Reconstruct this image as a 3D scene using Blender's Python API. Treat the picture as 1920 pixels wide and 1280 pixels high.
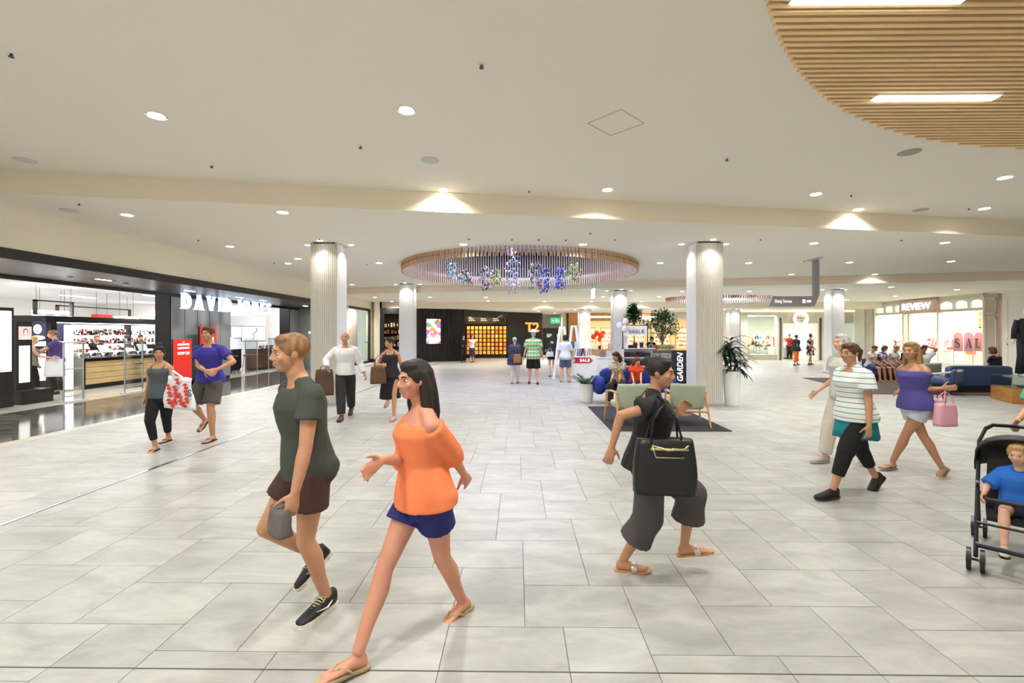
import bpy, bmesh, math, random
from mathutils import Vector, Matrix, noise
from mathutils.geometry import tessellate_polygon
for o in list(bpy.data.objects): bpy.data.objects.remove(o, do_unlink=True)
SC = bpy.context.scene
COL = SC.collection
R = random.Random(7)
PI = math.pi
# ---------------------------------------------------------------- camera, world, exposure
FPX, EYE, HY, YAW = 855.0, 1.70, 625.0, math.radians(0.7)
cam = bpy.data.cameras.new('camera'); cam_o = bpy.data.objects.new('camera', cam); COL.objects.link(cam_o)
cam.sensor_width = 36.0; cam.lens = FPX/1920*36; cam.clip_end = 200; cam.clip_start = .05
cam.shift_y = -(640-HY)/1920.0
cam_o.location = (0, 0, EYE); cam_o.rotation_euler = (PI/2, 0, YAW)
SC.camera = cam_o
w = bpy.data.worlds.new('world'); SC.world = w; w.use_nodes = True
w.node_tree.nodes['Background'].inputs[0].default_value = (1.0, .98, .93, 1)
w.node_tree.nodes['Background'].inputs[1].default_value = 0.7
SC.view_settings.view_transform = 'Standard'; SC.view_settings.look = 'None'
SC.view_settings.gamma = 1; SC.view_settings.use_curve_mapping = False
SC.view_settings.exposure = 0.1
# ---------------------------------------------------------------- points of the place seen at given sight lines
CA, SA = math.cos(YAW), math.sin(YAW)
def ray(px, py):
    u = (px-960)/FPX; v = (HY-py)/FPX
    return Vector((u*CA-SA, u*SA+CA, v))
def on_z(px, py, z=0.0):                     # on a level surface
    r = ray(px, py); t = (z-EYE)/r.z
    return Vector((r.x*t, r.y*t, z))
def on_y(px, py, y):                         # on an upright surface facing the viewer
    r = ray(px, py); t = y/r.y
    return Vector((r.x*t, y, EYE+r.z*t))
def on_x(px, py, x):                         # on an upright surface running away
    r = ray(px, py); t = x/r.x
    return Vector((x, r.y*t, EYE+r.z*t))
# ---------------------------------------------------------------- materials
def lin(c):
    return tuple((x/255/12.92 if x/255 <= .04045 else ((x/255+.055)/1.055)**2.4) for x in c)+(1,)
_m = {}
def mat(name, c, rough=.5, metal=0, emit=0, ec=None, var=0, scale=8, alpha=1, spec=.5, bump=0, stretch=(1,1,1), sub=0):
    if name in _m: return _m[name]
    m = bpy.data.materials.new(name); m.use_nodes = True; _m[name] = m
    nt = m.node_tree; b = nt.nodes['Principled BSDF']
    b.inputs['Base Color'].default_value = lin(c); b.inputs['Roughness'].default_value = rough
    b.inputs['Metallic'].default_value = metal; b.inputs['Specular IOR Level'].default_value = spec
    if emit:
        b.inputs['Emission Color'].default_value = lin(ec or c); b.inputs['Emission Strength'].default_value = emit
    if sub: b.inputs['Subsurface Weight'].default_value = sub; b.inputs['Subsurface Radius'].default_value = (.02,.01,.005)
    if alpha < 1: b.inputs['Alpha'].default_value = alpha
    if var or bump:
        tc = nt.nodes.new('ShaderNodeTexCoord'); mp = nt.nodes.new('ShaderNodeMapping'); mp.inputs['Scale'].default_value = stretch
        nz = nt.nodes.new('ShaderNodeTexNoise'); nz.inputs['Scale'].default_value = scale; nz.inputs['Detail'].default_value = 5
        nt.links.new(tc.outputs['Object'], mp.inputs[0]); nt.links.new(mp.outputs[0], nz.inputs['Vector'])
        if var:
            cr = nt.nodes.new('ShaderNodeValToRGB'); cr.color_ramp.elements[0].position = .3; cr.color_ramp.elements[1].position = .7
            cr.color_ramp.elements[0].color = lin([max(0, x*(1-var)) for x in c]); cr.color_ramp.elements[1].color = lin([min(255, x*(1+var*.6)) for x in c])
            nt.links.new(nz.outputs['Fac'], cr.inputs[0]); nt.links.new(cr.outputs[0], b.inputs['Base Color'])
        if bump:
            bp = nt.nodes.new('ShaderNodeBump'); bp.inputs['Strength'].default_value = bump; bp.inputs['Distance'].default_value = .01
            nt.links.new(nz.outputs['Fac'], bp.inputs['Height']); nt.links.new(bp.outputs[0], b.inputs['Normal'])
    return m
def lamp(name, c, s): return mat(name, c, .5, 0, s, c)
def glass(name='clear_glass', c=(235,245,240), alpha=.07, rough=.03):
    if name in _m: return _m[name]
    m = bpy.data.materials.new(name); m.use_nodes = True; _m[name] = m; nt = m.node_tree
    for n in list(nt.nodes):
        if n.type != 'OUTPUT_MATERIAL': nt.nodes.remove(n)
    out = [n for n in nt.nodes if n.type == 'OUTPUT_MATERIAL'][0]
    t = nt.nodes.new('ShaderNodeBsdfTransparent'); g = nt.nodes.new('ShaderNodeBsdfGlossy'); mx = nt.nodes.new('ShaderNodeMixShader')
    t.inputs[0].default_value = lin(c); g.inputs['Roughness'].default_value = rough; g.inputs[0].default_value = (1,1,1,1)
    mx.inputs[0].default_value = alpha
    nt.links.new(t.outputs[0], mx.inputs[1]); nt.links.new(g.outputs[0], mx.inputs[2]); nt.links.new(mx.outputs[0], out.inputs[0])
    return m
def ramp_mat(name, cols, scale=6, rough=.6, emit=0, kind='VORONOI', stretch=(1,1,1), metal=0):
    """patches of several colours (prints, posters, foliage)"""
    if name in _m: return _m[name]
    m = bpy.data.materials.new(name); m.use_nodes = True; _m[name] = m; nt = m.node_tree; b = nt.nodes['Principled BSDF']
    b.inputs['Roughness'].default_value = rough; b.inputs['Metallic'].default_value = metal
    tc = nt.nodes.new('ShaderNodeTexCoord'); mp = nt.nodes.new('ShaderNodeMapping'); mp.inputs['Scale'].default_value = stretch
    nt.links.new(tc.outputs['Object'], mp.inputs[0])
    if kind == 'VORONOI':
        v = nt.nodes.new('ShaderNodeTexVoronoi'); v.inputs['Scale'].default_value = scale
        s = nt.nodes.new('ShaderNodeSeparateColor'); nt.links.new(v.outputs['Color'], s.inputs[0]); fac = s.outputs[0]
    else:
        v = nt.nodes.new('ShaderNodeTexNoise'); v.inputs['Scale'].default_value = scale; v.inputs['Detail'].default_value = 4; fac = v.outputs['Fac']
    nt.links.new(mp.outputs[0], v.inputs['Vector'])
    cr = nt.nodes.new('ShaderNodeValToRGB'); cr.color_ramp.interpolation = 'CONSTANT' if kind == 'VORONOI' else 'LINEAR'
    n = len(cols)
    for i, c in enumerate(cols):
        p = i/n if kind == 'VORONOI' else .3+.4*i/max(1, n-1)
        e = cr.color_ramp.elements[i] if i < 2 else cr.color_ramp.elements.new(p)
        e.position = p; e.color = lin(c)
    nt.links.new(fac, cr.inputs[0]); nt.links.new(cr.outputs[0], b.inputs['Base Color'])
    if emit: nt.links.new(cr.outputs[0], b.inputs['Emission Color']); b.inputs['Emission Strength'].default_value = emit
    return m
def stripe_mat(name, c1, c2, period, duty=.5, axis='Z', rough=.7, c3=None, axis2='X', period2=.1):
    """woven stripes or checks"""
    if name in _m: return _m[name]
    m = bpy.data.materials.new(name); m.use_nodes = True; _m[name] = m; nt = m.node_tree; b = nt.nodes['Principled BSDF']
    b.inputs['Roughness'].default_value = rough
    tc = nt.nodes.new('ShaderNodeTexCoord'); sp = nt.nodes.new('ShaderNodeSeparateXYZ'); nt.links.new(tc.outputs['Object'], sp.inputs[0])
    def band(ax, per, d):
        a = nt.nodes.new('ShaderNodeMath'); a.operation = 'DIVIDE'; a.inputs[1].default_value = per; nt.links.new(sp.outputs[ax], a.inputs[0])
        f = nt.nodes.new('ShaderNodeMath'); f.operation = 'FRACT'; nt.links.new(a.outputs[0], f.inputs[0])
        l = nt.nodes.new('ShaderNodeMath'); l.operation = 'LESS_THAN'; l.inputs[1].default_value = d; nt.links.new(f.outputs[0], l.inputs[0]); return l.outputs[0]
    mx = nt.nodes.new('ShaderNodeMixRGB'); mx.inputs[1].default_value = lin(c1); mx.inputs[2].default_value = lin(c2); nt.links.new(band(axis, period, duty), mx.inputs[0])
    outp = mx.outputs[0]
    if c3:
        m2 = nt.nodes.new('ShaderNodeMixRGB'); nt.links.new(outp, m2.inputs[1]); m2.inputs[2].default_value = lin(c3)
        mu = nt.nodes.new('ShaderNodeMath'); mu.operation = 'MULTIPLY'; mu.inputs[1].default_value = .6; nt.links.new(band(axis2, period2, .4), mu.inputs[0]); nt.links.new(mu.outputs[0], m2.inputs[0]); outp = m2.outputs[0]
    nt.links.new(outp, b.inputs['Base Color'])
    return m
# ---------------------------------------------------------------- mesh building
class MB:
    def __init__(s, M=None): s.v = []; s.f = []; s.mi = []; s.M = M or Matrix(); s.k = 0
    def add(s, vs, fs):
        b = len(s.v); s.v += [tuple(s.M @ Vector(p)) for p in vs]
        s.f += [tuple(b+i for i in f) for f in fs]; s.mi += [s.k]*len(fs); return s
    def box(s, x0, x1, y0, y1, z0, z1):
        x0, x1 = min(x0,x1), max(x0,x1); y0, y1 = min(y0,y1), max(y0,y1); z0, z1 = min(z0,z1), max(z0,z1)
        return s.add([(x0,y0,z0),(x1,y0,z0),(x1,y1,z0),(x0,y1,z0),(x0,y0,z1),(x1,y0,z1),(x1,y1,z1),(x0,y1,z1)],
              [(0,3,2,1),(4,5,6,7),(0,1,5,4),(1,2,6,5),(2,3,7,6),(3,0,4,7)])
    def cbox(s, c, d, rz=0, M=None):
        o = s.M; s.M = o @ Matrix.Translation(Vector(c)) @ (M or Matrix.Rotation(rz, 4, 'Z'))
        s.box(-d[0]/2, d[0]/2, -d[1]/2, d[1]/2, -d[2]/2, d[2]/2); s.M = o; return s
    def prism(s, poly, z0, z1):
        n = len(poly)
        a = sum(poly[i][0]*poly[(i+1)%n][1]-poly[(i+1)%n][0]*poly[i][1] for i in range(n))
        if a < 0: poly = poly[::-1]
        vs = [(x,y,z0) for x,y in poly]+[(x,y,z1) for x,y in poly]
        return s.add(vs, [tuple(range(n-1,-1,-1)), tuple(range(n,2*n))]+[(i,(i+1)%n,n+(i+1)%n,n+i) for i in range(n)])
    def loft(s, rings, cap=True):
        n = len(rings[0]); vs = [p for r in rings for p in r]; fs = []
        for k in range(len(rings)-1):
            for i in range(n): j = (i+1)%n; fs.append((k*n+i, k*n+j, (k+1)*n+j, (k+1)*n+i))
        if cap: fs.append(tuple(range(n-1,-1,-1))); fs.append(tuple((len(rings)-1)*n+i for i in range(n)))
        return s.add(vs, fs)
    def tube(s, pts, r, n=10, cap=True, flat=1.0, ref=None):
        pts = [Vector(p) for p in pts]; N = len(pts)
        rs = r if isinstance(r, (list, tuple)) else [r]*N
        rings = []; prev = None
        for i, p in enumerate(pts):
            t = (pts[min(i+1,N-1)]-pts[max(i-1,0)]).normalized()
            if prev is None:
                a = Vector(ref) if ref else (Vector((0,0,1)) if abs(t.z) < .9 else Vector((1,0,0)))
                u = (a-t*a.dot(t)).normalized()
            else: u = (prev-t*prev.dot(t)).normalized()
            prev = u; w_ = t.cross(u)
            q = rs[i]; ra, rb = q if isinstance(q, (list, tuple)) else (q, q*flat)
            rings.append([tuple(p+u*(ra*math.cos(2*PI*k/n))+w_*(rb*math.sin(2*PI*k/n))) for k in range(n)])
        return s.loft(rings, cap)
    def cyl(s, p0, p1, r0, r1=None, n=16): return s.tube([p0, p1], [r0, r0 if r1 is None else r1], n)
    def ball(s, c, r, nu=12, nv=8, M=None):
        rx, ry, rz = r if isinstance(r, (list, tuple)) else (r, r, r)
        M = M or Matrix(); c = Vector(c); vs = [tuple(c+M@Vector((0,0,-rz)))]; fs = []
        for j in range(1, nv):
            a = -PI/2+PI*j/nv
            for i in range(nu):
                b = 2*PI*i/nu; vs.append(tuple(c+M@Vector((rx*math.cos(a)*math.cos(b), ry*math.cos(a)*math.sin(b), rz*math.sin(a)))))
        vs.append(tuple(c+M@Vector((0,0,rz)))); T = len(vs)-1
        for i in range(nu):
            j = (i+1)%nu; fs.append((0, 1+j, 1+i)); fs.append((T, T-nu+i, T-nu+j))
            for k in range(nv-2): fs.append((1+k*nu+i, 1+k*nu+j, 1+(k+1)*nu+j, 1+(k+1)*nu+i))
        return s.add(vs, fs)
    def lathe(s, prof, c=(0,0,0), n=24, cap=True):
        return s.loft([[(c[0]+r*math.cos(2*PI*k/n), c[1]+r*math.sin(2*PI*k/n), c[2]+z) for k in range(n)] for r, z in prof], cap)
    def leaf(s, base, d, L, W, droop=.5, n=6, roll=0):
        base = Vector(base); d = Vector(d).normalized(); up = Vector((0,0,1)); side = d.cross(up)
        side = side.normalized() if side.length > 1e-3 else Vector((1,0,0))
        nrm = side.cross(d); side = side*math.cos(roll)+nrm*math.sin(roll)
        vs = []; fs = []; p = base.copy(); dd = d.copy()
        for i in range(n+1):
            t = i/n; wd = W*.5*math.sin(PI*min(1, .12+t*.88))**.8 if i < n else 0.001
            nn = side.cross(dd).normalized()
            vs += [tuple(p-side*wd), tuple(p-nn*wd*.25), tuple(p+side*wd)]
            dd = (dd-up*droop/n).normalized(); p = p+dd*(L/n)
        for i in range(n):
            a = i*3; fs += [(a,a+1,a+4,a+3), (a+1,a+2,a+5,a+4)]
        return s.add(vs, fs)
    def obj(s, name, m, parent=None, smooth=False, bevel=0, loc=None):
        me = bpy.data.meshes.new(name); me.from_pydata(s.v, [], s.f)
        for x in (m if isinstance(m, (list, tuple)) else [m]): me.materials.append(x)
        if any(s.mi): me.polygons.foreach_set('material_index', s.mi)
        if smooth: me.polygons.foreach_set('use_smooth', [True]*len(s.f))
        me.update()
        o = bpy.data.objects.new(name, me); COL.objects.link(o)
        if parent: o.parent = parent
        if loc is not None: o.location = loc
        if bevel:
            b = o.modifiers.new('bevel', 'BEVEL'); b.width = bevel; b.segments = 2; b.limit_method = 'ANGLE'; b.angle_limit = .7
        return o
def recenter(o, p):                       # put the origin of a single mesh thing at its base
    p = Vector(p); o.data.transform(Matrix.Translation(-p)); o.location = p; return o
def tag(o, label, cat, group=None, kind=None):
    if label: o['label'] = label
    if cat: o['category'] = cat
    if group: o['group'] = group
    if kind: o['kind'] = kind
    return o
def thing(name, label, cat, loc=(0,0,0), rz=0, group=None):
    o = bpy.data.objects.new(name, None); COL.objects.link(o); o.empty_display_size = .2
    o.location = loc; o.rotation_euler = (0, 0, rz); return tag(o, label, cat, group)
def struct(name, mb, m, **k):
    o = mb.obj(name, m, **k); o['kind'] = 'structure'; return o
def copy_tree(o, parent=None):
    c = o.copy(); COL.objects.link(c); c.parent = parent
    for ch in [x for x in bpy.data.objects if x.parent == o]: copy_tree(ch, c)
    return c
def dup(o, kids, loc, rz=None, label=None):
    c = o.copy(); COL.objects.link(c); c.location = loc
    if rz is not None: c.rotation_euler[2] = rz
    if label: c['label'] = label
    for k in kids:
        d = k.copy(); COL.objects.link(d); d.parent = c
    return c
def text_mb(body, h, depth=.02, M=None, width=None, shear=0, bold=0.0, space=1.0):
    """mesh letters standing in the local xz plane, cap height h, facing -y; returns MB, width"""
    cu = bpy.data.curves.new('t', 'FONT'); cu.body = body; cu.size = h/.69; cu.extrude = depth/2; cu.shear = shear; cu.space_character = space
    cu.offset = bold*h; cu.resolution_u = 4
    o = bpy.data.objects.new('t', cu); COL.objects.link(o)
    dg = bpy.context.evaluated_depsgraph_get(); me = bpy.data.meshes.new_from_object(o.evaluated_get(dg))
    bpy.data.objects.remove(o)
    xs = [v.co.x for v in me.vertices]; x0, x1 = min(xs), max(xs); k = (width/(x1-x0)) if width else 1
    mb = MB(M); mb.add([((v.co.x-x0)*k, -v.co.z, v.co.y) for v in me.vertices], [tuple(p.vertices) for p in me.polygons])
    bpy.data.meshes.remove(me)
    return mb, (x1-x0)*k
def area(name, loc, size, power, c=(1,.985,.94), shape='DISK', rot=(0,0,0), sy=None, spread=None, parent=None):
    l = bpy.data.lights.new(name, 'AREA'); l.shape = shape; l.size = size; l.energy = power; l.color = c
    if sy: l.size_y = sy
    if spread: l.spread = spread
    o = bpy.data.objects.new(name, l); COL.objects.link(o); o.location = loc; o.rotation_euler = rot
    if parent: o.parent = parent
    return o
# ---------------------------------------------------------------- ceiling heights and main planes
ZC1, ZC2, ZC3, ZC4 = 4.19, 3.84, 3.55, 3.19
XL, XLR, XR = -8.56, -10.9, 21.4
def step1(x): return 8.25+.176*x
def step2(x): return 19.6-.206*x
Y3 = 26.9
def zceil(x, y):
    if y < step1(x): return ZC1
    if y < step2(x): return ZC2
    if y < Y3: return ZC3
    return ZC4
M_ceil = mat('ceiling_paint', (234,229,214), .9)
M_bulk = mat('bulkhead_paint', (238,226,202), .9)
M_wallL = mat('cream_wall_paint', (242,232,212), .85)
M_white = mat('white_paint', (238,238,234), .5)
M_blk = mat('satin_black', (18,18,20), .35)
M_dk = mat('charcoal_metal', (48,47,46), .35, .3)
M_chrome = mat('brushed_steel', (200,200,200), .25, 1)
M_lampw = lamp('lamp_white', (255,250,240), 22)
# ---- floor: 3:2 stone slabs in a herringbone bond
def stone(name, c1, c2, rough):
    m = bpy.data.materials.new(name); m.use_nodes = True; nt = m.node_tree; b = nt.nodes['Principled BSDF']
    N = nt.nodes.new; L = nt.links.new
    tc = N('ShaderNodeTexCoord'); ge = N('ShaderNodeNewGeometry')
    off = N('ShaderNodeVectorMath'); off.operation = 'SCALE'; off.inputs['Scale'].default_value = 40
    cx = N('ShaderNodeCombineXYZ'); L(ge.outputs['Random Per Island'], cx.inputs[0]); L(ge.outputs['Random Per Island'], cx.inputs[1]); L(cx.outputs[0], off.inputs[0])
    ad = N('ShaderNodeVectorMath'); L(tc.outputs['Object'], ad.inputs[0]); L(off.outputs[0], ad.inputs[1])
    mp = N('ShaderNodeMapping'); mp.inputs['Rotation'].default_value = (0,0,.6); mp.inputs['Scale'].default_value = (1,2.6,1); L(ad.outputs[0], mp.inputs[0])
    n1 = N('ShaderNodeTexNoise'); n1.inputs['Scale'].default_value = 1.8; n1.inputs['Detail'].default_value = 8; n1.inputs['Roughness'].default_value = .65; n1.inputs['Distortion'].default_value = .6
    L(mp.outputs[0], n1.inputs['Vector'])
    cr = N('ShaderNodeValToRGB'); cr.color_ramp.elements[0].position = .32; cr.color_ramp.elements[1].position = .66
    cr.color_ramp.elements[0].color = lin(c1); cr.color_ramp.elements[1].color = lin(c2); L(n1.outputs['Fac'], cr.inputs[0])
    hsv = N('ShaderNodeHueSaturation'); L(cr.outputs[0], hsv.inputs['Color'])
    mr = N('ShaderNodeMapRange'); mr.inputs['To Min'].default_value = .93; mr.inputs['To Max'].default_value = 1.03; L(ge.outputs['Random Per Island'], mr.inputs['Value']); L(mr.outputs[0], hsv.inputs['Value'])
    L(hsv.outputs[0], b.inputs['Base Color']); b.inputs['Roughness'].default_value = rough
    n2 = N('ShaderNodeTexNoise'); n2.inputs['Scale'].default_value = 14; n2.inputs['Detail'].default_value = 6; L(mp.outputs[0], n2.inputs['Vector'])
    bp = N('ShaderNodeBump'); bp.inputs['Strength'].default_value = .12; bp.inputs['Distance'].default_value = .004; L(n2.outputs['Fac'], bp.inputs['Height']); L(bp.outputs[0], b.inputs['Normal'])
    return m
M_slab = stone('pale_stone_slabs', (156,155,150), (188,187,181), .36)
M_grout = mat('grout', (104,99,90), .8)
u = .221; X0, Z0 = .0425, 2.643
fl = MB(); g = .0022
fl.k = 1; fl.box(-8.0, XR+1.5, -3.0, 34.5, -.2, -.004); fl.k = 0
def slab(x0, y0, x1, y1):
    # cut at the metal strips and the borders
    x0, x1 = x0+g, x1-g; y0, y1 = y0+g, y1-g
    segs = [(x0, x1)]
    for xs in (-4.59,):
        n = []
        for a, b in segs:
            if a < xs-.03 < b or a < xs+.03 < b:
                if xs-.03-a > .02: n.append((a, xs-.03))
                if b-xs-.03 > .02: n.append((xs+.03, b))
            elif not (xs-.03 <= a and b <= xs+.03): n.append((a, b))
        segs = n
    ys = [(y0, y1)]; yj = 2.293
    if y0 < yj < y1: ys = [(y0, yj-.005), (yj+.005, y1)]
    for a, b in segs:
        a, b = max(a, -7.75), min(b, XR+1.5)
        for c, d in ys:
            c, d = max(c, -3.0), min(d, 34.5)
            if b-a > .02 and d-c > .02: fl.box(a, b, c, d, -.004, 0)
for i in range(-90, 110):
    for j in range(-80, 90):
        ox, oy = X0+u*(2*i+3*j), Z0+u*(2*i-3*j)
        if -9.5 < ox < XR+2 and -4.5 < oy < 35:
            slab(ox, oy, ox+3*u, oy+2*u); slab(ox+3*u, oy-u, ox+5*u, oy+2*u)
struct('floor', fl, [M_slab, M_grout])
b = MB(); b.box(-4.62, -4.56, -3, 22.75, -.004, .002); b.k = 1; b.box(-4.606, -4.574, -3, 22.75, -.003, .0035)
struct('trim_1', b, [mat('strip_edge_steel', (120,120,120), .3, 1), mat('strip_steel', (225,230,240), .18, 1)])
b = MB(); b.box(-4.56, XR, 2.289, 2.297, -.004, .001); struct('trim_2', b, mat('joint_rubber', (92,92,88), .6))
# shop threshold: pale border then polished dark granite
b = MB(); b.box(-8.0, -7.75, -3, 22.75, -.2, .0); struct('trim_3', b, mat('pale_border_stone', (196,190,176), .3, var=.08, scale=4))
M_gran = stone('dark_granite', (64,63,62), (132,128,121), .07)
b = MB(); y = -3.0
while y < 22.75:
    for k in range(4): b.box(-8.0-.725*k-.002, -8.0-.725*(k+1)+.002, y+.002, min(22.75, y+1.2)-.002, -.2, .0)
    y += 1.2
struct('trim_4', b, M_gran)
b = MB(); y = -3.0
M_pw = stone('polished_white_tiles', (222,218,206), (240,237,228), .08)
while y < 24.6:
    for k in range(10): b.box(-10.9-1.2*k-.001, -10.9-1.2*(k+1)+.001, y+.001, min(24.6, y+1.2)-.001, -.2, .0)
    y += 1.2
struct('floor_shop', b, M_pw)
# ---- ceilings (with round openings)
def ell(cx, cy, rx, ry, n=72): return [(cx+rx*math.cos(2*PI*i/n), cy+ry*math.sin(2*PI*i/n)) for i in range(n)]
def sheet(name, outer, holes, z, m, th=.12):
    loops = [[Vector((x, y, 0)) for x, y in outer]]+[[Vector((x, y, 0)) for x, y in h] for h in holes]
    flat = [p for l in loops for p in l]; tri = tessellate_polygon(loops); mb = MB(); n = len(flat)
    vs = [(p.x, p.y, z) for p in flat]+[(p.x, p.y, z+th) for p in flat]; fs = []
    for t in tri:
        a, b_, c = [flat[i] for i in t]; cr = (b_-a).cross(c-a).z
        dn = t if cr < 0 else t[::-1]
        fs.append(tuple(dn)); fs.append(tuple(n+i for i in dn[::-1]))
    mb.add(vs, fs); k = 0
    for l in loops:
        q = len(l); mb.add([(p.x, p.y, z) for p in l]+[(p.x, p.y, z+th) for p in l], [(i, q+i, q+(i+1)%q, (i+1)%q) for i in range(q)])
    return struct(name, mb, m)
XW = XR+.4
C1 = (7.35, -.62, 6.82); C2 = (.06, 14.8, 3.72); C3 = (10.5, 23.75, 2.75, 1.75)
def arc(cx, cy, r, ymin, n=60):
    return [(cx+r*math.cos(a), cy+r*math.sin(a)) for a in [PI-.05-(PI-.1)*i/n for i in range(n+1)] if cy+r*math.sin(a) > ymin]
# high ceiling, the round slatted bay reaching in from the near edge
a1 = [(cx, cy) for cx, cy in ell(C1[0], C1[1], C1[2], C1[2], 96) if cy > -3]
a1 = sorted(a1, key=lambda p: p[0])
lo = math.sqrt(C1[2]**2-(3-.62)**2)
outer = [(XL, -3), (C1[0]-lo, -3)]+a1+[(C1[0]+lo, -3), (XW, -3), (XW, step1(XW)), (XL, step1(XL))]
sheet('ceiling_front', outer, [], ZC1, M_ceil)
sheet('ceiling_middle', [(XL, step1(XL)+.012), (XW, step1(XW)+.012), (XW, step2(XW)), (XL, step2(XL))], [ell(C2[0], C2[1], C2[2], C2[2])], ZC2, M_ceil)
sheet('ceiling_far', [(XL, step2(XL)+.012), (XW, step2(XW)+.012), (XW, Y3), (XL, Y3)], [ell(*C3)], ZC3, M_ceil)
sheet('ceiling_back', [(XL, Y3+.012), (XW, Y3+.012), (XW, 40), (XL, 40)], [], ZC4, M_ceil)
def bulk(name, p, q, z0, z1, th=.012, m=None):
    d = Vector((q[0]-p[0], q[1]-p[1], 0)).normalized(); n = Vector((-d.y, d.x, 0))*th
    mb = MB(); mb.prism([p, q, (q[0]+n.x, q[1]+n.y), (p[0]+n.x, p[1]+n.y)], z0, z1); return struct(name, mb, m or M_bulk)
bulk('trim_5', (XL, step1(XL)), (XW, step1(XW)), ZC2-.002, ZC1+.1)
bulk('trim_6', (XL, step2(XL)), (XW, step2(XW)), ZC3-.002, ZC2+.1)
bulk('trim_7', (XL, Y3), (XW, Y3), ZC4-.002, ZC3+.1)
# recess above the slatted bay and above the ring openings
b = MB(); b.box(-.5, XR, -7.5, 6.3, 4.75, 4.85); struct('ceiling_bay', b, mat('bay_backing', (90,68,40), .8))
# ---- walls
b = MB(); b.box(XL-.3, XL, -3, 27.6, 3.13, 5.0); b.box(XL-.3, XL, 26.6, 27.6, 0, 3.13); b.box(XL-.3, XL, 22.75, 23.0, 0, 3.13)
struct('wall_left', b, M_wallL)
b = MB(); b.box(XR, XR+.3, -3, 20.4, 0, 5); b.box(XR, XR+.3, 20.4, 28.4, 3.56, 5); b.box(XR, XR+.3, 28.4, 29.25, 0, 5)
struct('wall_right', b, mat('panel_white_paint', (226,222,214), .6))
# ---- slatted bay (wood battens running across)
M_oak = mat('oak_battens', (238,204,150), .55, var=.08, scale=3, stretch=(.35,6,6))
M_rib = M_oak
bay = thing('slatted_ceiling_bay', 'large round ceiling bay of parallel oak battens at upper right', 'ceiling feature', (C1[0], C1[1], ZC1))
b = MB(); y = -2.98
gaps = [on_z(1750, 187, 4.17).y, on_z(1650, 4, 4.17).y, on_z(1650, 4, 4.17).y-1.35]
while y < C1[1]+C1[2]-.03:
    h = math.sqrt(max(0, C1[2]**2-(y-C1[1])**2))
    b.box(-h, h, y-C1[1]-.0215, y-C1[1]+.0185, -.035, .19); y += .0775
b.obj('batten_screen', M_rib, bay)
b = MB()
pts = [(C1[0]+(C1[2]+.02)*math.cos(t), C1[1]+(C1[2]+.02)*math.sin(t)) for t in [PI*i/60 for i in range(61)]]
for (ax, ay), (bx, by) in zip(pts, pts[1:]):
    b.add([(ax-C1[0],ay-C1[1],-.0),(bx-C1[0],by-C1[1],-.0),(bx-C1[0],by-C1[1],.6),(ax-C1[0],ay-C1[1],.6)], [(0,1,2,3)])
b.obj('rim', mat('bay_rim', (214,205,186), .8), bay)
def linear_light(p, L, lab):
    t = thing('linear_light', lab, 'light', (p.x, p.y, 4.15))
    b = MB(); b.box(-L/2, L/2, -.045, .045, -.012, .05); b.obj('diffuser', lamp('tube_white', (255,252,244), 14), t)
    b = MB(); b.box(-L/2-.02, L/2+.02, -.055, .055, 0, .06); b.obj('housing', M_white, t)
    area('linear_lamp', (0, 0, -.03), L, 60, shape='RECTANGLE', sy=.1, parent=t)
linear_light(on_z(1754, 187, 4.13), 1.24, 'long white light bar set in the oak battens, the lower of the two in view')
linear_light(on_z(1650, 3, 4.13), 1.24, 'long white light bar in the oak battens at the top edge of the photo')
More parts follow.
